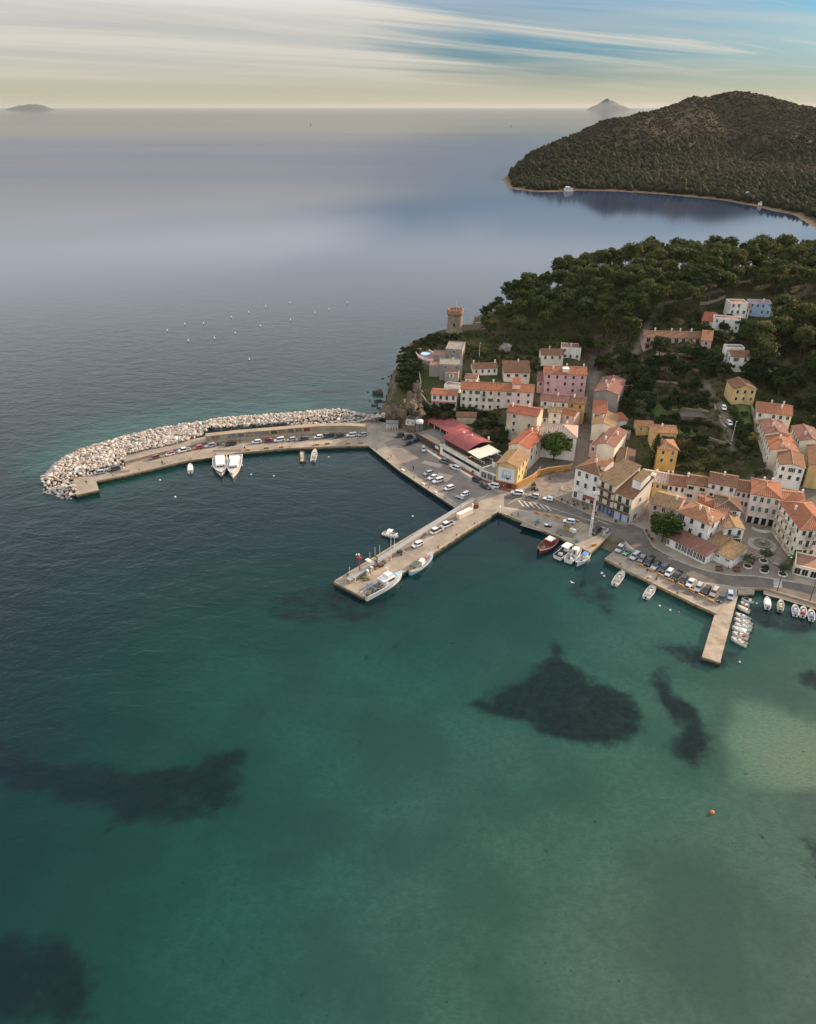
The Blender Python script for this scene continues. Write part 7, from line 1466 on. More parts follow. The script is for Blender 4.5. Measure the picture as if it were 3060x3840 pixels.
obj('hull', hull_mesh(L, B, 1.0, boat_white, boat_deck, sky_c, deck=.55, bowrise=.6, foredeck=.12, double=True), t); obj('canopy', MB().box((-.12*L, 0, 2.1), (L*.24, B*.62, .12), taper=.9).mesh('canopy', [blue_c]), t); obj('cabin', MB().box((-.12*L, 0, 1.2), (L*.16, B*.45, 1.3), taper=.9).mesh('cabin', [boat_white]), t); obj('mast', MB().tube((.1*L, 0, .6), (.1*L, 0, 3.2), .06).mesh('mast', [blackb]), t); obj('net_pile', MB().ball((.2*L, .3, .8), .45, sq=(1.6, .8, .6)).mesh('net_pile', [navy_c]), t); obj('float', MB().ball((-.02*L, B*.42, 1.7), .4).mesh('float', [boat_white]), t)
motorboat('white motorboat moored left off the right quay', z7(826,1168), z7(702,1345), B=2.5, cushion=cream_c)
motorboat('white motorboat with dark console moored right off the right quay', z7(1222,1352), z7(1108,1515), B=2.5, cushion=boat_white)
# small boats by the jetty
J = 'small boats tied along the jetty'
for i, (b_, s, hm, cu, cv, lab, ob) in enumerate([((732,1312), (880,1338), boat_white, None, None, 'white rowing boat with brown interior nearest the quay steps', 0), ((716,1358), (828,1402), greyb, None, None, 'dark grey dinghy second from the quay steps', 0), ((680,1398), (835,1470), boat_white, None, cream_c, 'narrow white boat third from the quay steps', 1), ((655,1492), (842,1578), boat_white, blue_c, None, 'white boat with bright blue cover by the jetty', 1), ((640,1558), (865,1640), boat_white, cream_c, None, 'white boat with cream cockpit by the jetty', 1),
    ((642,1622), (862,1690), boat_white, sky_c, None, 'white boat with pale blue seat by the jetty', 1), ((615,1662), (832,1735), boat_white, None, boat_white, 'covered white boat by the jetty', 1), ((616,1728), (818,1800), boat_white, redb, None, 'white boat with red seat by the jetty', 1), ((600,1790), (800,1888), boat_white, cream_c, None, 'broad white boat with tan windscreen cover at the end of the jetty row', 1)]):
    motorboat(lab, z8(*b_), z8(*s), J, B=1.75 if i not in (1, 2) else 1.4, hm=hm, dm=wood_d if i == 0 else None, cushion=cu, cover=cv, console=i > 2, motors=ob, rails=i > 3, seats=i != 2)
K = 'small boats moored to the sea front'
for b_, s, hm, cu, cv, lab in [((1050,1290), (1055,1425), boat_white, None, boat_white, 'white boat leftmost along the sea front wall'), ((1222,1325), (1210,1458), greyb, cream_c, None, 'grey boat with tan interior along the sea front wall'), ((1395,1385), (1402,1512), boat_white, sky_c, None, 'white boat with pale blue cockpit along the sea front wall'), ((1502,1405), (1490,1528), boat_white, redb, None, 'narrow white boat with red interior along the sea front wall'), ((1592,1440), (1602,1572), boat_white, blue_c, None, 'white boat with bright blue seat rightmost along the sea front wall')]:
    motorboat(lab, z8(*b_), z8(*s), K, B=1.9, hm=hm, cushion=cu, cover=cv, console=cv is None, motors=1, rails=False)
for px, py, lab in ((1165, 464, 'tiny dark sailing boat far out at sea left of centre'), (1916, 470, 'tiny dark boat far out at sea near the headland')):
    p = P(px, py+4, 0); t = thing('distant_boat', lab, 'boat', p, .4); k = p.length/5200; obj('hull', hull_mesh(9*k, 3*k, 1.2*k, bc('far_hull', (.08, .09, .1)), boat_deck), t); obj('sail', MB().add([(-2*k, 0, 1.5*k), (2.5*k, 0, 1.5*k), (0, .1, 11*k), (-2*k, .15*k, 1.5*k), (2.5*k, .15*k, 1.5*k)], [(0, 1, 2), (4, 3, 2)]).mesh('sail', [bc('far_sail', (.12, .12, .13))]), t)
# ------------------------------------------------------------------ quay furniture, people, small things
conc_o = mat('barrier_orange', (.52, .27, .085), .9, (.42, .24, .10), 1.5); void_m = mat('dark_void', (.02, .018, .015), .9); iron = mat('cast_iron', (.05, .038, .03), .7, (.12, .06, .03), 3); steel = mat('grey_steel', (.30, .30, .29), .6); dk_steel = mat('dark_steel', (.03, .032, .034), .5)
bar_me = MB().box((0, 0, .40), (2.0, .42, .80), taper=.9).mesh('block', [conc_o]); hole_me = MB().box((0, 0, 0), (.26, .46, .30)).mesh('opening', [void_m])
def barrier(px, lab, ang):
    p = P(*px, QZ); t = thing('road_barrier', lab, 'barrier', p, ang, 'orange concrete barriers'); obj('block', bar_me, t)
    for x in (-.55, 0, .55): obj('opening', hole_me, t, (x, 0, .42))
aq = (lambda a, b_: math.atan2((b_-a).y, (b_-a).x))
a1 = aq(P(2342,2135,QZ), P(2600,2262,QZ)); a2 = aq(P(1868,1918,QZ), P(2213,2071,QZ)); a3 = aq(P(891,1698,QZ), P(1077,1681,QZ))
for i, q in enumerate([(1030,1110), (1160,1175), (1290,1240), (1420,1305), (1550,1370), (1690,1435)]): barrier(z7(*q), 'orange pierced barrier number %s along the right quay counted from the slipway' % ('one', 'two', 'three', 'four', 'five', 'six')[i], a1)
for i, q in enumerate([(225,1285), (345,1350)]): barrier(z8(*q), 'orange pierced barrier near the jetty, %s' % ('farther from it', 'closest to it')[i], a1)
for i, q in enumerate([(40,1465), (180,1495), (310,1520), (555,1570)]): barrier(z5(*q), 'orange pierced barrier beside the road, %s from the pier root' % ('first', 'second', 'third', 'fourth')[i], a2)
barrier(z7(430,850), 'orange pierced barrier at the tip of the quay by the fishing boats', a2+1.2)
for i, q in enumerate([zB(1130,722), zB(1370,698), zB(1560,688), zC(435,595), zC(555,582), zC(795,580), zC(945,572)]): barrier(q, 'orange pierced barrier on the mole edge, %s from the left' % ('first', 'second', 'third', 'fourth', 'fifth', 'sixth', 'seventh')[i], a3)
ORD = 'first second third fourth fifth sixth seventh eighth ninth tenth eleventh twelfth thirteenth fourteenth fifteenth sixteenth seventeenth eighteenth nineteenth last'.split()
bol_me = MB().lathe([(.22, 0), (.16, .08), (.13, .32), (.24, .38), (.24, .48), (.05, .52)], 10).mesh('bollard', [iron])
edge_runs = [[(1385,1672),(1505,1767),(1594,1827),(1712,1904)], [(1712,1904),(1480,2043),(1251,2181)], [(1361,2238),(1546,2126),(1750,1991),(1868,1918)], [(1868,1918),(2100,2015),(2213,2071)], [(2267,2094),(2455,2190),(2600,2262),(2681,2299)], [(371,1800),(694,1729),(891,1698),(1077,1681),(1284,1672)]]
RUNL = ['along the parking yard edge', 'along the left side of the central pier', 'along the right side of the central pier', 'along the quay behind the fishing boats', 'along the edge of the right quay', 'along the inner edge of the mole']
for l, lb in zip(edge_runs, RUNL):
    q = [P(*p, QZ) for p in l]; tl = sum((b_-a).length for a, b_ in zip(q, q[1:])); s = 5
    cnt = 0
    while s < tl-3:
        cnt += 1; p, d = along(q, s); n_ = Vector((-d.y, d.x, 0)); c = p+n_*.8
        if sdist([(c.x, c.y)], quay_poly)[0] < .3: c = p-n_*.8
        thing('bollard', ORD[min(cnt, 20)-1]+' iron bollard '+lb+', counted from the left end', 'bollard', (c.x, c.y, QZ), 0, 'bollards '+lb, bol_me); s += 9.5
# quay edge stones: pale coping strip along every edge, laid as single blocks
cop = mat('coping_stone', (.38, .315, .235), .9, (.25, .20, .15), .8, 5)
es = obj('quay_coping', None, kind='structure')
def coping(l, z=QZ):
    q = [P(*p, z) for p in l]; tl = sum((b_-a).length for a, b_ in zip(q, q[1:])); s = 0
    me = MB().box((0, 0, 0), (2.9, .55, .16)).mesh('coping_stone', [cop])
    while s < tl-1.2:
        p, d = along(q, s+1.5); n_ = Vector((-d.y, d.x, 0)); c = p+n_*.2
        if sdist([(c.x, c.y)], quay_poly)[0] < 0: c = p-n_*.2
        obj('coping_stone', me, es, (c.x, c.y, z+.03+tr_.uniform(-.012, .012)), math.atan2(d.y, d.x)); s += 3.0
for l in edge_runs: coping(l)
def patches():
    """repairs in the concrete: slabs of other ages laid 4 mm proud"""
    r = random.Random(4)
    mats_ = [mat('patch_a', (.24, .20, .16), .9, (.18, .15, .12), .6), mat('patch_b', (.37, .31, .24), .9, (.29, .24, .18), .6), mat('patch_c', (.155, .13, .108), .9, (.11, .094, .08), .6)]
    for fx, fy, w, h, a in [(1480,2060,9,3,.9),(1420,2130,7,4,.9),(1650,1980,10,2.5,.9),(1560,2060,5,5,.9),(1620,1740,8,3,-.6),(1660,1790,6,6,-.6),(1560,1700,7,5,-.6),(2000,1975,8,3,-.5),(2120,2000,6,4,-.5),(2420,2150,9,3,-.5),(2560,2215,8,3,-.5),(600,1735,9,2.5,.2),(850,1690,11,2,.15),(1200,1660,10,3,.05),(450,1770,7,2,.25)]:
        p = P(fx, fy, QZ); struct('quay_patch', MB().box((0, 0, 0), (w, h, .008)).mesh('quay_patch', [r.choice(mats_)]), loc=(p.x, p.y, QZ+.004+.001*r.random()), rz=a+r.uniform(-.1, .1))
patches()
# rubber fenders hung on the pier
fe = MB().tube((-.9, 0, 0), (.9, 0, 0), .28, n=10).mesh('rubber', [tyre_m]); q = [P(*p, .9) for p in ((1560,2117),(1750,1991),(1860,1923))]; tl = sum((b_-a).length for a, b_ in zip(q, q[1:])); s = 2; cnt = 0
while s < tl-1:
    p, d = along(q, s); cnt += 1; t = thing('pier_fender', ORD[min(cnt, 20)-1]+' black rubber fender on the right side of the central pier, counted from the tip', 'fender', (p.x+d.y*.35, p.y-d.x*.35, .95), math.atan2(d.y, d.x), 'fenders on the pier'); obj('rubber', fe, t); obj('chain', MB().tube((-.7, .1, .1), (-.7, .3, .6), .04).tube((.7, .1, .1), (.7, .3, .6), .04).mesh('chain', [iron]), t); s += 3.4
for i, pq in enumerate((zE(300,742), zE(458,852), zC(1440,890))):
    p = P(*pq, QZ); t = thing('mooring_block', ('left', 'right', 'farthest')[i]+' white block on the parking yard edge', 'block', (p.x, p.y, QZ), -.75); obj('stone', MB().box((0, 0, .25), (1.3, .5, .5), taper=.85).mesh('stone', [wall_mat('white')]), t); obj('ring', MB().tube((0, -.3, .3), (0, -.42, .2), .04).mesh('ring', [iron]), t)
# kerb along the inner side of the road
kb = obj('road_kerb', None, kind='structure'); kq = [P(*p, QZ) for p in ROAD_UP[2:16]]; km = mat('kerb_stone', (.40, .36, .30), .9, (.30, .27, .23), 1.0)
tl = sum((b_-a).length for a, b_ in zip(kq, kq[1:])); kme = MB().box((0, 0, .06), (1.9, .28, .14)).mesh('kerb_stone', [km]); s = 0
while s < tl-1: p, d = along(kq, s+1); obj('kerb_stone', kme, kb, (p.x, p.y, QZ), math.atan2(d.y, d.x)); s += 1.98
# wall along the central pier and what stands on it
a, b_ = P(*zD(262,948), QZ), P(*zD(1412,196), QZ); d = b_-a; t = thing('pier_wall', 'long low grey wall with broad flat top along the central pier', 'wall', a, math.atan2(d.y, d.x)); Lw = d.length
obj('masonry', MB().box((Lw/2, 0, .55), (Lw, 1.5, 1.1)).mesh('masonry', [wall_c]), t); obj('top', MB().box((Lw/2, 0, 1.16), (Lw+.1, 1.7, .12)).mesh('top', [mat('zinc_grey', (.30, .30, .30), .6, (.24, .24, .24), .8)]), t)
p, p2 = P(*zE(745,1185), QZ), P(*zE(915,1105), QZ); d = p2-p; t = thing('long_tank', 'long cream box on the central pier behind the wall', 'tank', (p+p2)/2, math.atan2(d.y, d.x)); obj('box', MB().box((0, 0, .8), (d.length, 1.5, 1.6)).mesh('box', [wall_mat('cream')]), t); obj('lid', MB().box((0, 0, 1.66), (d.length+.15, 1.65, .12)).mesh('lid', [wall_mat('offwhite')]), t)
p = P(*zE(978,1040), QZ); t = thing('brown_bin', 'round brown bin at the root of the central pier', 'bin', p); obj('drum', MB().cyl((0, 0, 0), .9, 1.0, 1.4, 14).mesh('drum', [wood_d]), t); obj('lid', MB().cyl((0, 0, 1.4), 1.05, .9, .15, 14).mesh('lid', [wood_d]), t)
for q, h, r_, lab in ((zE(935,1062), 1.9, .28, 'white post beside the brown bin on the pier root'), (zE(1283,1105), 2.3, .3, 'white post at the corner between pier and right quay')):
    p = P(*q, QZ); t = thing('white_post', lab, 'post', p); obj('shaft', MB().cyl((0, 0, 0), r_, r_*.9, h, 10).mesh('shaft', [wall_mat('white')]), t); obj('cap', MB().cyl((0, 0, h), r_*1.15, r_*.6, .15, 10).mesh('cap', [wall_mat('white')]), t)
def lamp(px, h, lab, m=steel, z=QZ, arm=.9, base=None, head=(.5, .25, .12)):
    p = P(*px, z) if base is None else G(*px); t = thing('lamp_post', lab, 'lamp', p, .4); obj('pole', MB().cyl((0, 0, 0), .11, .06, h, 8).mesh('pole', [m]), t); obj('foot', MB().cyl((0, 0, 0), .22, .16, .3, 8).mesh('foot', [m]), t)
    obj('arm', MB().tube((0, 0, h-.05), (arm, 0, h+.15), .04).mesh('arm', [m]), t); obj('lamp_head', MB().box((arm+.1, 0, h+.15), head).mesh('lamp_head', [mat('lamp_glass', (.6, .58, .52), .4)]), t)
lamp(z4(650,1192), 5.4, 'grey lamp post beside the wall at the root of the central pier'); lamp(zD(655,735), 8.4, 'taller white lamp post on the central pier', wall_mat('white'), arm=.3); lamp(zD(686,672), 5.6, 'shorter white lamp post beside the taller one on the pier', wall_mat('white'), arm=.6)
lamp(z8(1172,1225), 11, 'tall black street lamp between plaza and sea wall', dk_steel, 1.2, 1.4); lamp(z8(1578,1342), 7, 'black street lamp at the right edge of the sea front', dk_steel, 1.2, 1.0); lamp(z1(1135,740), 9.0, 'pale lamp post on the slope below the pines', wall_mat('offwhite'), base=1, arm=.2); lamp(z6(812,440), 8, 'pale pole beside the garden lane', wall_mat('offwhite'), base=1, arm=.2)
for i, (q, h) in enumerate(((zD(460,765), 3.6), (zD(507,705), 3.2), (zD(551,712), 4.2), (zD(275,905), 3.8))):
    p = P(*q, QZ); t = thing('flag_pole', 'slim pale pole on the seaward side of the pier, %s from the tip' % ('second', 'third', 'fourth', 'first')[i], 'pole', p); obj('shaft', MB().cyl((0, 0, 0), .06, .05, h, 6).mesh('shaft', [wall_mat('offwhite')]), t); obj('cap', MB().ball((0, 0, h), .09).mesh('cap', [wall_mat('white')]), t)
# floodlight mast
p = P(*z7(385,725), QZ); t = thing('floodlight_mast', 'tall white lattice floodlight mast on the quay', 'mast', p); mb = MB(); hm_ = 15.0
for sx, sy in ((-1, -1), (1, -1), (1, 1), (-1, 1)): mb.tube((sx*.32, sy*.32, 0), (sx*.16, sy*.16, hm_), .06, .05, 5)
for k in range(14):
    z0 = k*hm_/14; z1_ = (k+1)*hm_/14; w0, w1 = .32-.16*k/14, .32-.16*(k+1)/14
    for s in (-1, 1): mb.tube((-w0, s*w0, z0), (w1, s*w1, z1_), .025, n=4); mb.tube((s*w0, -w0, z0), (s*w1, w1, z1_), .025, n=4)
obj('lattice', mb.mesh('lattice', [wall_mat('offwhite')]), t); obj('platform', MB().box((0, 0, hm_+.05), (1.9, 1.3, .1)).mesh('platform', [steel]), t)
for x in (-.7, 0, .7):
    for y in (-.55, .55): obj('floodlight', MB().box((x, y, hm_+.45), (.5, .25, .45)).mesh('floodlight', [mat('lamp_glass', (.6, .58, .52), .4)]), t)
obj('junction_box', MB().box((0, -.3, 6.5), (.5, .3, .6)).mesh('junction_box', [wall_mat('white')]), t)
# red harbour light and fuel station at the tip of the pier
redm = mat('signal_red', (.36, .03, .035), .5); p = P(*zD(365,858), QZ); t = thing('harbour_light', 'red harbour light post at the tip of the central pier', 'beacon', p); obj('post', MB().cyl((0, 0, 0), .16, .13, 6.2, 10).mesh('post', [redm]), t); obj('gallery', MB().box((0, 0, 5.4), (1.5, 1.0, .1)).box((.1, .45, 5.9), (1.5, .06, .08)).box((.8, 0, 5.9), (.06, 1.0, .08)).box((-.5, 0, 6.0), (.1, .9, 1.1)).mesh('gallery', [redm]), t); obj('ladder', MB().tube((.35, 0, 0), (.35, 0, 5.4), .03).tube((.6, 0, 0), (.6, 0, 5.4), .03).mesh('ladder', [redm]), t); obj('lantern', MB().cyl((0, 0, 6.2), .25, .22, .5, 10).ball((-.7, 0, 6.4), .28).mesh('lantern', [wall_mat('white')]), t)
p = P(*zD(517,815), QZ); t = thing('fuel_sign', 'dark blue and yellow fuel sign on the central pier', 'sign', p, -.9); obj('panel', MB().box((0, 0, 2.2), (1.25, .3, 4.2)).mesh('panel', [mat('sign_navy', (.03, .045, .09), .5)]), t); obj('yellow_emblem', MB().box((0, -.17, 3.6), (1.0, .06, 1.0)).mesh('yellow_emblem', [mat('sign_yellow', (.70, .50, .05), .5)]), t); obj('price_strip', MB().box((0, -.17, 2.3), (.9, .05, .18)).box((0, -.17, 1.8), (.9, .05, .18)).box((0, -.17, 1.3), (.9, .05, .18)).mesh('price_strip', [wall_mat('white')]), t); obj('plinth', MB().box((0, 0, .3), (1.3, .6, .9)).mesh('plinth', [conc_o]), t)
for q, lab, c_ in ((zD(440,880), 'white fuel pump nearest the pier tip', 'white'), (zD(476,848), 'cream fuel pump next to the fuel sign', 'cream')):
    p = P(*q, QZ); t = thing('fuel_pump', lab, 'pump', p, -.9, 'fuel pumps'); obj('cabinet', MB().box((0, 0, .95), (.9, .6, 1.9)).mesh('cabinet', [wall_mat(c_)]), t); obj('display', MB().box((0, -.31, 1.45), (.6, .04, .4)).mesh('display', [car_glass]), t); obj('hose', MB().tube((.48, 0, 1.5), (.6, -.1, .6), .04).tube((.6, -.1, .6), (.48, 0, 1.1), .04).mesh('hose', [blackb]), t)
p = P(*zD(455,815), QZ); t = thing('pump_canopy', 'small cream canopy over the fuel pumps', 'canopy', p, -.9); obj('top', MB().box((0, 0, 2.7), (2.6, 1.2, .25)).mesh('top', [wall_mat('cream')]), t); [obj('leg', MB().box((x, 0, 1.3), (.18, .18, 2.6)).mesh('leg', [wall_mat('white')]), t) for x in (-1.1, 1.1)]
p = P(*zD(305,935), QZ); t = thing('pier_notice', 'white angled notice frame at the pier tip', 'sign', p, -.5); obj('legs', MB().tube((-.8, 0, 0), (-.3, .3, 1.6), .06).tube((.8, 0, 0), (.3, .3, 1.6), .06).mesh('legs', [wall_mat('white')]), t); obj('board', MB().box((0, .2, 1.0), (1.4, .08, .8)).mesh('board', [wall_mat('white')]), t); obj('red_panel', MB().box((.25, .14, 1.1), (.5, .05, .35)).mesh('red_panel', [redm]), t)
net = mat('fishing_net', (.10, .11, .07), .95, (.18, .13, .07), 3)
def heap(q, r_, lab, m, k=9, z=QZ):
    p = P(*q, z); t = thing('net_heap', lab, 'nets', p); rr2 = random.Random(int(q[0])); mb = MB()
    for _ in range(k): mb.ball((rr2.gauss(0, r_*.45), rr2.gauss(0, r_*.45), rr2.uniform(.1, .35)), rr2.uniform(.25, .5)*r_, 7, 5, sq=(1.3, 1, .55))
    obj('folds', mb.mesh('folds', [m]), t); obj('floats', (lambda b2: [b2.ball((rr2.gauss(0, r_*.5), rr2.gauss(0, r_*.5), .45), .12) for _ in range(6)] and b2)(MB()).mesh('floats', [conc_o]), t)
heap(zD(400,905), 1.5, 'heap of olive fishing nets at the pier tip', net, 12); heap(zD(450,1050), .9, 'small heap of nets beside the trawler stern', net)
for i, (q, c_) in enumerate((((553,800), wood_d), ((575,792), wood_d), ((598,768), greyb))): 
    p = P(*zD(*q), QZ); t = thing('tub', ('brown tub left of the fuel sign', 'brown tub next to the grey tub on the pier', 'grey tub right of the brown tubs on the pier')[i], 'tub', p); obj('pot', MB().lathe([(.45, 0), (.6, .9), (.5, .9), (.45, .7)], 12).mesh('pot', [c_]), t); obj('content', MB().ball((0, 0, .85), .45, sq=(1, 1, .5)).mesh('content', [net]), t)
p = P(*zD(745,680), QZ); t = thing('boat_trailer', 'dark boat trailer parked behind the wall on the pier', 'trailer', p, .65); obj('frame', MB().box((0, 0, .55), (3.0, .15, .12)).box((-.9, .0, .55), (.15, 1.5, .12)).box((.6, 0, .55), (.15, 1.2, .12)).mesh('frame', [steel]), t); obj('load', MB().box((-.4, 0, 1.0), (1.6, 1.1, .7), taper=.8).mesh('load', [dk_steel]), t); [obj('wheel', _cc[('wheel', .33)], t, (-.5, s*.8, .33)) for s in (-1, 1)]
p = P(*zE(770,925), QZ); t = thing('boat_trailer', 'empty grey trailer beside the small white car at the pier root', 'trailer', p, 2.4); obj('frame', MB().box((0, 0, .5), (3.4, 1.3, .12)).box((2.2, 0, .5), (1.2, .12, .12)).mesh('frame', [steel]), t); [obj('wheel', _cc[('wheel', .33)], t, (-.3, s*.8, .33)) for s in (-1, 1)]
# skip, tanks, info totem
p = P(*z7(90,640), QZ); t = thing('yellow_skip', 'small yellow and brown skip on the quay by the floodlight mast', 'skip', p, a2); obj('tub', MB().box((0, 0, .7), (1.9, 1.3, 1.4), taper=1.15).mesh('tub', [mat('skip_yellow', (.42, .32, .06), .6, (.22, .15, .05), 2)]), t); obj('lid', MB().box((0, 0, 1.45), (2.2, 1.5, .1)).mesh('lid', [wood_d]), t)
p = P(*z7(155,665), QZ); t = thing('white_tanks', 'pair of white plastic tanks beside the yellow skip', 'tank', p, a2); [obj('tank', MB().box((x, 0, .55), (1.1, 1.1, 1.1), taper=.95).mesh('tank', [wall_mat('white')]), t) for x in (-.65, .65)]
for q, lab, c_ in ((z7(600,690), 'green framed notice board at the head of the slipway', dk_steel), (z7(560,730), 'blue and white notice board near the slipway', steel)):
    p = P(*q, QZ); t = thing('notice_board', lab, 'sign', p, .5); obj('frame', MB().box((0, 0, 1.2), (1.1, .12, 2.0)).mesh('frame', [c_]), t); obj('panel', MB().box((0, -.08, 1.35), (.9, .04, 1.4)).mesh('panel', [mat('notice_blue', (.42, .52, .60), .5, (.62, .62, .60), 2)]), t)
for q, lab in ((z7(85,810), 'teal water tank on the quay behind the fishing boats'), (z5(50,1580), 'round teal bin on the quay near the pier corner')):
    p = P(*(q if 'tank' not in lab else z7(215,800)), QZ); t = thing('teal_drum', lab, 'tank', p); obj('drum', MB().cyl((0, 0, 0), .55, .5, 1.0, 12).mesh('drum', [mat('teal_plastic', (.10, .19, .18), .5)]), t); obj('lid', MB().cyl((0, 0, 1.0), .58, .4, .12, 12).mesh('lid', [mat('teal_plastic', (.1, .19, .18))]), t)
for i, q in enumerate((z5(165,1630), z5(212,1635))): p = P(*q, QZ); t = thing('fish_crate', ('white topped dark crate left of its pair on the quay', 'dark crate right of its pair on the quay')[i], 'crate', p, a2); obj('box', MB().box((0, 0, .35), (.9, .8, .7)).mesh('box', [dk_steel]), t); obj('lid', MB().box((0, 0, .76), (.95, .85, .1)).mesh('lid', [wall_mat('white') if i == 0 else steel]), t)
# ------------------------------------------------------------------ plaza
p = P(*z8(985,640), QZ); t = thing('fountain', 'round stone fountain in the plaza', 'fountain', p); st2 = mat('fountain_stone', (.30, .255, .205), .9, (.20, .17, .14), 1.0)
obj('step', MB().lathe([(4.2, 0), (4.2, .15), (3.5, .15), (3.5, .3), (3.1, .3)], 28).mesh('step', [mat('pale_step', (.33, .31, .28), .9)]), t); obj('basin', MB().lathe([(2.6, .1), (2.8, .8), (2.45, .8), (2.3, .45), (.1, .45)], 24).mesh('basin', [st2]), t); obj('water', MB().cyl((0, 0, .5), 2.35, 2.35, .06, 24).mesh('water', [mat('fountain_water', (.14, .13, .10), .12)]), t); obj('sculpture', MB().ball((0, 0, 1.1), .7, 9, 7, sq=(1.2, 1, .9)).ball((.5, .3, 1.4), .4).ball((-.5, -.2, 1.3), .45).cyl((0, 0, .4), .5, .35, 1.2, 10).mesh('sculpture', [st2]), t)
bench_c = mat('bench_stone', (.42, .38, .32), .9, (.33, .3, .25), 1.2)
for q, q2, lab in ((z8(890,815), z8(980,790), 'stone bench left of the plaza trees'), (z8(1045,820), z8(1105,855), 'stone bench in the middle of the plaza front'), (z8(1125,875), z8(1210,920), 'stone bench right of the plaza trees')):
    a, b_ = P(*q, QZ), P(*q2, QZ); d = b_-a; t = thing('bench', lab, 'bench', (a+b_)/2, math.atan2(d.y, d.x)); obj('seat', MB().box((0, 0, .45), (d.length, .6, .12)).mesh('seat', [bench_c]), t); [obj('leg', MB().box((s*d.length*.4, 0, .2), (.3, .5, .4)).mesh('leg', [bench_c]), t) for s in (-1, 1)]; obj('backrest', MB().box((0, .28, .75), (d.length, .08, .4)).mesh('backrest', [bench_c]), t)
l = [P(*z8(*q), QZ) for q in ((860,445), (910,468), (970,485), (1030,493), (1085,490))]; t = thing('curved_bench', 'long curved white bench facing the shop palazzo', 'bench', (0, 0, 0)); mb = MB(); mb2 = MB()
for a, b_ in zip(l, l[1:]): c = (a+b_)/2; d = b_-a; an = math.atan2(d.y, d.x); mb.box((c.x, c.y, QZ+.3), (d.length+.12, .7, .5), rz=an); mb2.box((c.x-math.sin(an)*-.3, c.y-math.cos(an)*.3, QZ+.75), (d.length+.1, .12, .5), rz=an)
obj('seat', mb.mesh('seat', [wall_mat('offwhite')]), t); obj('backrest', mb2.mesh('backrest', [wall_mat('offwhite')]), t)
for q, lab in (((450,960), 'wooden market cart left by the low tan building'), ((668,970), 'wooden market cart at the corner of the plaza')):
    p = P(*z8(*q), QZ); t = thing('market_cart', lab, 'cart', p, -.1); wd = mat('cart_wood', (.13, .08, .052), .8, (.09, .055, .038), 2); obj('tray', MB().box((0, 0, .7), (2.0, 1.3, .3)).box((0, .6, 1.0), (2.0, .1, .5)).mesh('tray', [wd]), t); obj('canopy_frame', MB().tube((-.9, .55, .8), (-.9, .55, 1.9), .05).tube((.9, .55, .8), (.9, .55, 1.9), .05).tube((-.9, .55, 1.9), (.9, .55, 1.9), .05).mesh('canopy_frame', [wd]), t); [obj('leg', MB().box((sx*.85, sy*.5, .3), (.1, .1, .6)).mesh('leg', [wd]), t) for sx in (-1, 1) for sy in (-1, 1)]
# round stone ring, bowls of plants
p = P(*z5(430,1150), QZ+.01); t = thing('stone_ring', 'pale flat stone ring set in the square', 'paving ring', p); obj('kerb', MB().lathe([(2.15, 0), (2.15, .2), (1.85, .2), (1.85, .05)], 26).mesh('kerb', [mat('pale_step', (.33, .31, .28))]), t); obj('centre', MB().cyl((0, 0, 0), 1.85, 1.85, .08, 26).mesh('centre', [cobble]), t)
bowl_me = MB().lathe([(.35, 0), (.62, .45), (.66, .55), (.55, .55), (.5, .45)], 12).mesh('bowl', [mat('terracotta_pot', (.30, .25, .2), .9)])
V, F = leaf_cards([((0, 0, .7), (.5, .5, .35))], 60, .14, tr_); tuft_me = MB().add(V, F).mesh('plant', [LEAF['shrub']])
for i, (q, lab) in enumerate([(z5(18,1010), 'stone bowl planter near the ochre wall, left one'), (z5(135,955), 'stone bowl planter in front of the bicycle racks'), (z5(210,1025), 'stone bowl planter in the middle of the square'), (z5(365,1300), 'plant bowl at the road edge of the square'), (z5(440,1335), 'plant bowl left of the cafe terrace'), (z5(525,1368), 'plant bowl before the cafe terrace'), (z5(650,1418), 'plant bowl right of the cafe terrace'), (z5(800,1475), 'plant bowl before the blue shop pillars'), (z5(975,1500), 'bushy plant bowl before the roller shutters'), (z5(1060,1578), 'plant bowl on the pavement corner'), (z7(1110,670), 'plant bowl on the kerb left of the round clipped tree'), (z7(1138,730), 'plant bowl under the round clipped tree'), (z7(1178,778), 'plant bowl right of the round clipped tree'), (z5(370,900), 'tall plant bowl by the ochre garden wall'), (z4(1432,945), 'large round plant bowl on the island by the scooters')]):
    p = P(*q, QZ); t = thing('plant_bowl', lab, 'planter', p, i, 'plant bowls'); obj('bowl', bowl_me, t); o = obj('plant', tuft_me, t)
    if 'large' in lab: t.scale = (2, 2, 2.2)
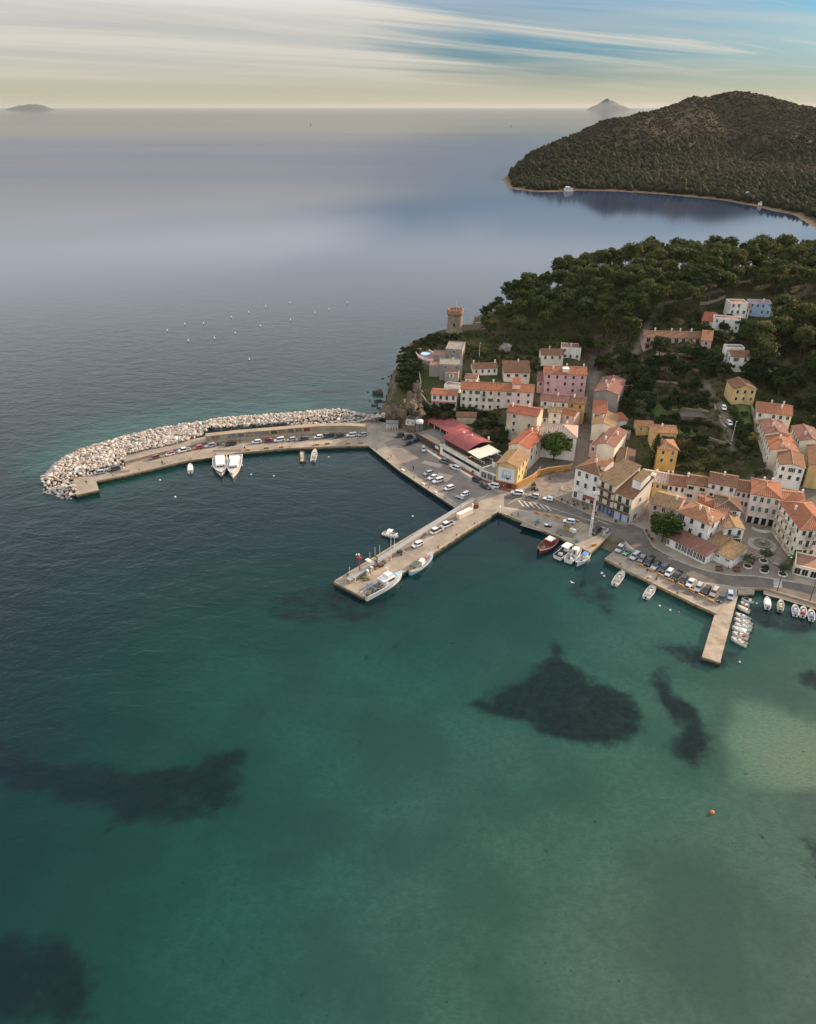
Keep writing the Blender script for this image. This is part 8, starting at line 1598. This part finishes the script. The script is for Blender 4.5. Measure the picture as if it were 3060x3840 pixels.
# cafe tables in front of the corner block
cb = mat('cafe_brown', (.12, .07, .05), .7); tab_me = MB().cyl((0, 0, .7), .4, .4, .05, 12).cyl((0, 0, 0), .04, .04, .7, 6).cyl((0, 0, 0), .25, .25, .03, 10).mesh('table_top', [cb]); chair_me = MB().box((0, 0, .45), (.42, .42, .05)).box((0, .2, .7), (.42, .05, .5)).box((-.18, -.18, .22), (.04, .04, .44)).box((.18, -.18, .22), (.04, .04, .44)).box((-.18, .18, .22), (.04, .04, .44)).box((.18, .18, .22), (.04, .04, .44)).mesh('chair', [wood_d])
root, w, d_, e = H['blockA']; Mx = Matrix.Translation(root.location) @ Matrix.Rotation(root.rotation_euler.z, 4, 'Z')
for i in range(5):
    c = Mx @ Vector((w*.25+i*1.9, -2.4-(i % 2)*1.3, 0)); thing('cafe_table', ORD[i]+' brown round cafe table before the corner palazzo, counted from the left', 'table', (c.x, c.y, QZ+.005), 0, 'cafe tables', tab_me)
    for k in range(3): a = k*2.1+i; thing('cafe_chair', 'brown cafe chair at the '+ORD[i]+' table before the corner palazzo', 'chair', (c.x+.75*math.cos(a), c.y+.75*math.sin(a), QZ+.005), a-1.57, 'cafe chairs', chair_me)
# bicycles and scooters
bw_ = MB()
for k in range(14): a, b_ = 2*math.pi*k/14, 2*math.pi*(k+1)/14; bw_.tube((.33*math.cos(a), 0, .33*math.sin(a)), (.33*math.cos(b_), 0, .33*math.sin(b_)), .025, n=4)
for k in range(4): a = math.pi*k/4; bw_.tube((.33*math.cos(a), 0, .33*math.sin(a)), (-.33*math.cos(a), 0, -.33*math.sin(a)), .008, n=3)
bwheel = bw_.mesh('wheel', [tyre_m])
def bike(p, rz, lab, group=None, m=None):
    t = thing('bicycle', lab, 'bicycle', p, rz, group); [obj('wheel', bwheel, t, (x, 0, .35)) for x in (-.52, .52)]
    obj('frame', MB().tube((-.52, 0, .35), (-.1, 0, .4), .022, n=5).tube((-.1, 0, .4), (-.2, 0, .85), .022, n=5).tube((-.1, 0, .4), (.4, 0, .8), .025, n=5).tube((-.18, 0, .75), (.4, 0, .82), .025, n=5).tube((.4, 0, .9), (.52, 0, .35), .022, n=5).tube((-.52, 0, .35), (-.18, 0, .75), .018, n=5).mesh('frame', [m or steel]), t); obj('saddle', MB().box((-.2, 0, .9), (.25, .12, .06)).mesh('saddle', [trim_m]), t); obj('handlebar', MB().tube((.38, -.25, 1.0), (.38, .25, 1.0), .018, n=5).tube((.4, 0, .85), (.38, 0, 1.0), .018, n=5).mesh('handlebar', [trim_m]), t)
for i in range(7): p = P(*z5(190+i*15, 945-i*1), QZ); bike(p+Vector((0, .3, 0)), 1.4, ORD[i]+' bicycle from the left in the left rack under the ochre wall', 'bicycles in the racks')
for i in range(5): p = P(*z5(402+i*15, 918-i*3), QZ); bike(p, 1.4, ORD[i]+' bicycle from the left in the right rack under the ochre wall', 'bicycles in the racks')
bike(P(*z7(870,1045), QZ), .6, 'green bicycle parked on the quay before the silver off-road car', m=mat('bike_green', (.05, .14, .1), .5)); bike(P(*zE(712,1205), QZ), .9, 'bicycle leaning by the long cream box on the pier')
def scooter(p, rz, lab, col='black', group=None):
    t = thing('scooter', lab, 'scooter', p, rz, group); [obj('wheel', MB().tube((x, -.06, .26), (x, .06, .26), .26, n=12).mesh('wheel', [tyre_m]), t) for x in (-.6, .62)]; obj('body', MB().box((-.35, 0, .55), (.85, .34, .4), taper=.8).box((.1, 0, .33), (.5, .34, .12)).mesh('body', [paint(col)]), t); obj('leg_shield', MB().box((.45, 0, .7), (.12, .4, .7)).mesh('leg_shield', [paint(col)]), t); obj('seat', MB().box((-.35, 0, .82), (.75, .28, .12)).mesh('seat', [trim_m]), t); obj('handlebar', MB().tube((.42, -.33, 1.1), (.42, .33, 1.1), .03).mesh('handlebar', [trim_m]), t)
scooter(P(*z4(1430,972), QZ), .5, 'black scooter left of the pair beside the large plant bowl'); scooter(P(*z4(1465,980), QZ), .4, 'black scooter right of the pair beside the large plant bowl'); scooter(P(*z4(790,785), QZ+.14), -.6, 'dark scooter on the red pavement by the restaurant'); scooter(P(*z4(1117,925), QZ+.14), 1.2, 'white scooter before the brick red base of the poster house', 'white'); scooter(P(*zB(760,655), QZ), .3, 'black scooter on the mole left of the black car'); scooter(P(*zB(828,645), QZ), .3, 'white covered scooter on the mole', 'white'); scooter(P(*z4(555,632), QZ+.14), -.6, 'black scooter halfway along the red pavement')
# blue kiosk awning near the clipped tree, parasol, sign boards
p = P(*z7(1340,720), QZ); t = thing('blue_kiosk', 'small kiosk with bright blue canopy beside the clipped tree', 'kiosk', p, -.45); obj('canopy', MB().box((.6, .6, 2.5), (3.2, 1.8, .12)).mesh('canopy', [mat('canopy_blue', (.07, .25, .42), .6)]), t); obj('panel', MB().box((-.2, 0, 1.2), (1.0, .15, 2.0)).mesh('panel', [wall_mat('white')]), t); [obj('leg', MB().box((x, .6, 1.25), (.1, .1, 2.5)).mesh('leg', [steel]), t) for x in (-.8, 2.0)]
p = P(*z7(480,395), QZ); t = thing('sign_panel', 'white free standing panel before the blue shop pillars', 'sign', p, .9); obj('panel', MB().box((0, 0, 1.1), (2.2, .12, 2.0)).mesh('panel', [wall_mat('white')]), t); obj('feet', MB().box((-.8, 0, .08), (.1, .6, .16)).box((.8, 0, .08), (.1, .6, .16)).mesh('feet', [steel]), t)
# steps at the jetty, mole box notches
for k in range(3): struct('jetty_step', MB().box((0, 0, 0), (2.3, .7, .3)).mesh('jetty_step', [concrete]), loc=P(2684, 2466+k*6, 1.1-k*.25), rz=aq(P(2632,2462,0), P(2700,2485,0)))
for k in range(4): p = P(*zA(548+k*62, 1032-k*15), .35); struct('mole_end_notch', MB().box((0, 0, 0), (1.5, .5, .9)).mesh('mole_end_notch', [void_m]), loc=p, rz=.22)
# ------------------------------------------------------------------ people
def person_mesh(pose, top, leg, hair=(.03, .02, .015)):
    bm = bmesh.new(); sk = {}
    J = dict(pelvis=(0, 0, .93), chest=(0, .0, 1.28), neck=(0, 0, 1.48), head=(0, -.02, 1.62), crown=(0, -.01, 1.74), ls=(.17, 0, 1.40), rs=(-.17, 0, 1.40), lk=(.10, -.02, .50), rk=(-.10, -.02, .50), la=(.10, .02, .09), ra=(-.10, .02, .09), lt=(.11, -.17, .04), rt=(-.11, -.17, .04), lh=(.09, 0, .88), rh=(-.09, 0, .88), le=(.25, .02, 1.13), re=(-.25, .02, 1.13), lw=(.25, -.10, .90), rw=(-.25, -.10, .90), lf=(.25, -.14, .80), rf=(-.25, -.14, .80))
    if pose == 'walk': J.update(lk=(.10, -.22, .52), la=(.10, -.20, .10), lt=(.11, -.38, .05), rk=(-.10, .10, .50), ra=(-.10, .32, .14), rt=(-.11, .18, .05), lw=(.24, .16, .92), lf=(.24, .18, .82), rw=(-.24, -.22, .95), rf=(-.24, -.28, .86))
    if pose == 'fish': J.update(lw=(.16, -.36, 1.12), lf=(.12, -.44, 1.14), rw=(-.14, -.34, 1.06), rf=(-.10, -.43, 1.09), le=(.26, -.08, 1.14), re=(-.26, -.06, 1.12))
    E_ = [('pelvis', 'chest'), ('chest', 'neck'), ('neck', 'head'), ('head', 'crown'), ('chest', 'ls'), ('ls', 'le'), ('le', 'lw'), ('lw', 'lf'), ('chest', 'rs'), ('rs', 're'), ('re', 'rw'), ('rw', 'rf'), ('pelvis', 'lh'), ('lh', 'lk'), ('lk', 'la'), ('la', 'lt'), ('pelvis', 'rh'), ('rh', 'rk'), ('rk', 'ra'), ('ra', 'rt')]
    Rr = dict(pelvis=.15, chest=.16, neck=.06, head=.10, crown=.07, ls=.075, rs=.075, le=.05, re=.05, lw=.035, rw=.035, lf=.03, rf=.03, lh=.10, rh=.10, lk=.065, rk=.065, la=.045, ra=.045, lt=.035, rt=.035)
    names = list(J); me = bpy.data.meshes.new('body'); me.from_pydata([J[n_] for n_ in names], [(names.index(a), names.index(b_)) for a, b_ in E_], [])
    o = bpy.data.objects.new('tmp', me); COL.objects.link(o); md = o.modifiers.new('s', 'SKIN'); sv = me.skin_vertices[0].data
    for i, n_ in enumerate(names): sv[i].radius = (Rr[n_], Rr[n_]*(.75 if n_ in ('chest', 'pelvis') else 1)); sv[i].use_root = (n_ == 'pelvis')
    o.modifiers.new('u', 'SUBSURF').levels = 1; dg = bpy.context.evaluated_depsgraph_get(); m2 = bpy.data.meshes.new_from_object(o.evaluated_get(dg)); bpy.data.objects.remove(o)
    for m_ in (top, leg, mat('skin', (.45, .27, .19), .6), mat('shoes', (.03, .025, .02), .7), mat('hair', hair, .8)): m2.materials.append(m_)
    for f in m2.polygons:
        c = f.center; f.material_index = 3 if c.z < .11 else 1 if c.z < .90 and abs(c.x) < .19 else (2 if (c.z > 1.46 and c.z < 1.66 and c.y < .03) or (c.z < .95 and abs(c.x) > .19) else (4 if c.z > 1.5 else 0)); f.use_smooth = True
    return m2
cl_ = lambda n_, c: mat('cloth_'+n_, c, .9)
PM = [person_mesh('stand', cl_('black', (.02, .02, .022)), cl_('navy', (.025, .03, .05))), person_mesh('walk', cl_('dark', (.03, .03, .035)), cl_('black', (.02, .02, .022))), person_mesh('fish', cl_('olive', (.06, .065, .04)), cl_('navy', (.025, .03, .05))), person_mesh('walk', cl_('grey', (.2, .2, .21)), cl_('blue', (.05, .08, .15)))]
for q, k, rz, lab, z in [(zA(645,905), 0, .3, 'person in black standing on the end of the mole', QZ), (zE(172,552), 0, 1.0, 'person in black standing on the parking yard edge', QZ), (zC(1300,748), 1, 2.0, 'person in dark clothes walking on the inner corner of the yard', QZ), (zC(1562,880), 0, -.5, 'person in black at the middle of the yard edge', QZ), (zE(1520,1160), 1, .6, 'person walking along the quay near the white corner post', QZ), (z7(1115,1200), 1, 2.2, 'person in dark clothes walking behind the orange barriers', QZ), (z7(1243,1285), 0, .8, 'person in black standing with a bicycle on the right quay', QZ), (z7(1485,1352), 0, 0, 'person in black on the right quay below the black pickup', QZ), (zB(1095,712), 2, 0, 'angler in olive jacket on the mole edge above the twin boats', QZ), (zB(30,898), 2, .2, 'angler with rod on the mole left of the covered boat', QZ), (zA(1462,695), 2, .1, 'angler by the orange bollard on the mole', QZ), (zB(1030,612), 1, 1.5, 'person in dark clothes walking on the mole road', QZ), (z8(560,955), 1, 1.2, 'person walking past the market carts', QZ), (z4(1705,1005), 3, -1, 'person in grey crossing the square', QZ)]:
    p = P(*q, z); t = thing('person', lab, 'person', (p.x, p.y, z+.006), rz); obj('body', PM[k], t)
    if 'angler' in lab: fr = thing('fishing_rod', 'long thin rod of the '+' '.join(lab.split()[:1]+lab.split()[-7:]), 'fishing rod', (p.x, p.y, z), rz); obj('rod', MB().tube((0, -.40, 1.1), (0, -3.4, 2.6), .02, .008, 4).mesh('rod', [blackb]), fr); obj('reel', MB().ball((0, -.5, 1.12), .06).mesh('reel', [steel]), fr)
bike(P(*z7(1230,1290), QZ), 1.0, 'dark bicycle held by a person on the right quay')
# ------------------------------------------------------------------ buoys, gull
bo = mat('buoy_orange', (.52, .17, .05), .5); bwht = mat('buoy_white', (.72, .70, .66), .4)
for i, (x, y) in enumerate([(567,802),(626,780),(690,778),(785,757),(843,740),(900,720),(982,708),(1177,708),(1115,730),(1066,742),(985,766),(882,786),(797,810),(727,828),(638,836),(845,900)]):
    p = P(x*1.106, 350+y*1.106+4, 0); t = thing('marker_buoy', ORD[i]+' pale marker buoy of the far row on the open sea, counted from the left' if i < 8 else (ORD[i-8]+' pale marker buoy of the near row on the open sea, counted from the right' if i < 15 else 'single yellowish marker buoy nearest the mole on the open sea'), 'buoy', (p.x, p.y, -.1), 0, 'marker buoys off the mole'); obj('float', MB().lathe([(.30, 0), (.42, .35), (.30, .7), (.16, .8), (.13, 1.4), (.05, 1.5)], 10).mesh('float', [bwht]), t); obj('band', MB().cyl((0, 0, .84), .20, .17, .3, 10).mesh('band', [bo]), t)
for q, r_, m_, lab in [(z7(540,1200), .38, bwht, 'larger white mooring ball left of the moored motorboats'), (z7(570,1235), .32, bwht, 'smaller white mooring ball left of the moored motorboats'), (z7(1285,1620), .28, bwht, 'white mooring ball off the right quay, left one'), (z7(1420,1675), .28, bwht, 'white mooring ball off the right quay, right one'), (z7(1530,1700), .22, bo, 'small orange mooring ball off the right quay'), (zC(570,730), .28, bwht, 'white mooring ball inside the harbour near the cream motorboat'), (zA(1430,858), .32, bwht, 'white mooring ball below the mole'), (zA(1595,1040), .34, bwht, 'cream mooring ball in the harbour basin'), (zB(1305,918), .26, redm, 'red mooring ball right of the cabin boats'), (zB(1172,1027), .3, bwht, 'pale mooring ball right of the cabin boats'), (zB(1467,1047), .32, bwht, 'white mooring ball in the harbour basin below the mole'), (zD(853,332), .3, bwht, 'white mooring ball between mole and pier'), (zD(1072,662), .5, bwht, 'round white fender ball beside the blue fishing boat'), ((2671,3046), .45, bo, 'orange buoy over the pale sand'), (z8(920,1365), .22, bwht, 'small white ball by the rowing boat'), (z8(710,2095), .25, bwht, 'small white ball below the jetty')]:
    p = P(*q, .15); t = thing('mooring_ball', lab, 'buoy', (p.x, p.y, .1)); obj('ball', MB().ball((0, 0, 0), r_, 12, 8).mesh('ball', [m_], True), t); obj('ring', MB().tube((0, 0, r_), (0, 0, r_+.12), .04).mesh('ring', [steel]), t)
p = P(*z7(155,1320), 9); t = thing('seagull', 'white gull flying low over the harbour water', 'bird', p, .8)
obj('body', MB().ball((0, 0, 0), .14, 8, 6, sq=(2.2, 1, .9)).add([(.1, .1, .05), (-.12, .1, .05), (-.05, .62, .18), (.1, .55, .2), (-.18, 1.0, .05)], [(0, 1, 2, 3), (3, 2, 4), (3, 2, 1, 0), (4, 2, 3)]).add([(.1, -.1, .05), (-.12, -.1, .05), (-.05, -.62, .18), (.1, -.55, .2), (-.18, -1.0, .05)], [(0, 1, 2, 3), (3, 2, 4), (3, 2, 1, 0), (4, 2, 3)]).add([(-.28, .03, 0), (-.28, -.03, 0), (-.48, -.12, 0), (-.48, .12, 0)], [(0, 1, 2, 3), (3, 2, 1, 0)]).mesh('body', [bwht]), t)
# garden walls on the slope
gw = wall_mat('stone')
for lab, l, h in [('pink low wall in front of the holiday row', [z3(0,805), z3(120,805), z3(270,815), z3(480,825), z3(500,800)], 1.0), ('stone terrace wall across the upper garden', [(2300,1420),(2400,1388),(2520,1385),(2620,1395)], 1.1), ('stone terrace wall below the gravel drive', [(2320,1470),(2420,1435),(2540,1440)], 1.0), ('cream wall along the gravel track on the hill', [z3(470,270), z3(560,262), z3(660,230), z3(740,190)], 1.3), ('garden wall beside the lane with the white cars', [z6(620,60), z6(640,130), z6(690,230), z6(740,330)], .9), ('beige wall between the lane and the terracotta terrace', [z6(1020,90), z6(1040,200), z6(1060,330), z6(1110,470)], 2.0), ('stone wall below the lawn with the vine shed', [z6(150,130), z6(280,110), z6(450,115), z6(560,130)], .8), ('pale wall round the lower gardens', [z6(480,400), z6(600,440), z6(740,490), z6(800,500)], 1.2)]:
    wallrun('garden_wall', lab, l, h, wall_mat('rose') if 'pink' in lab else gw)
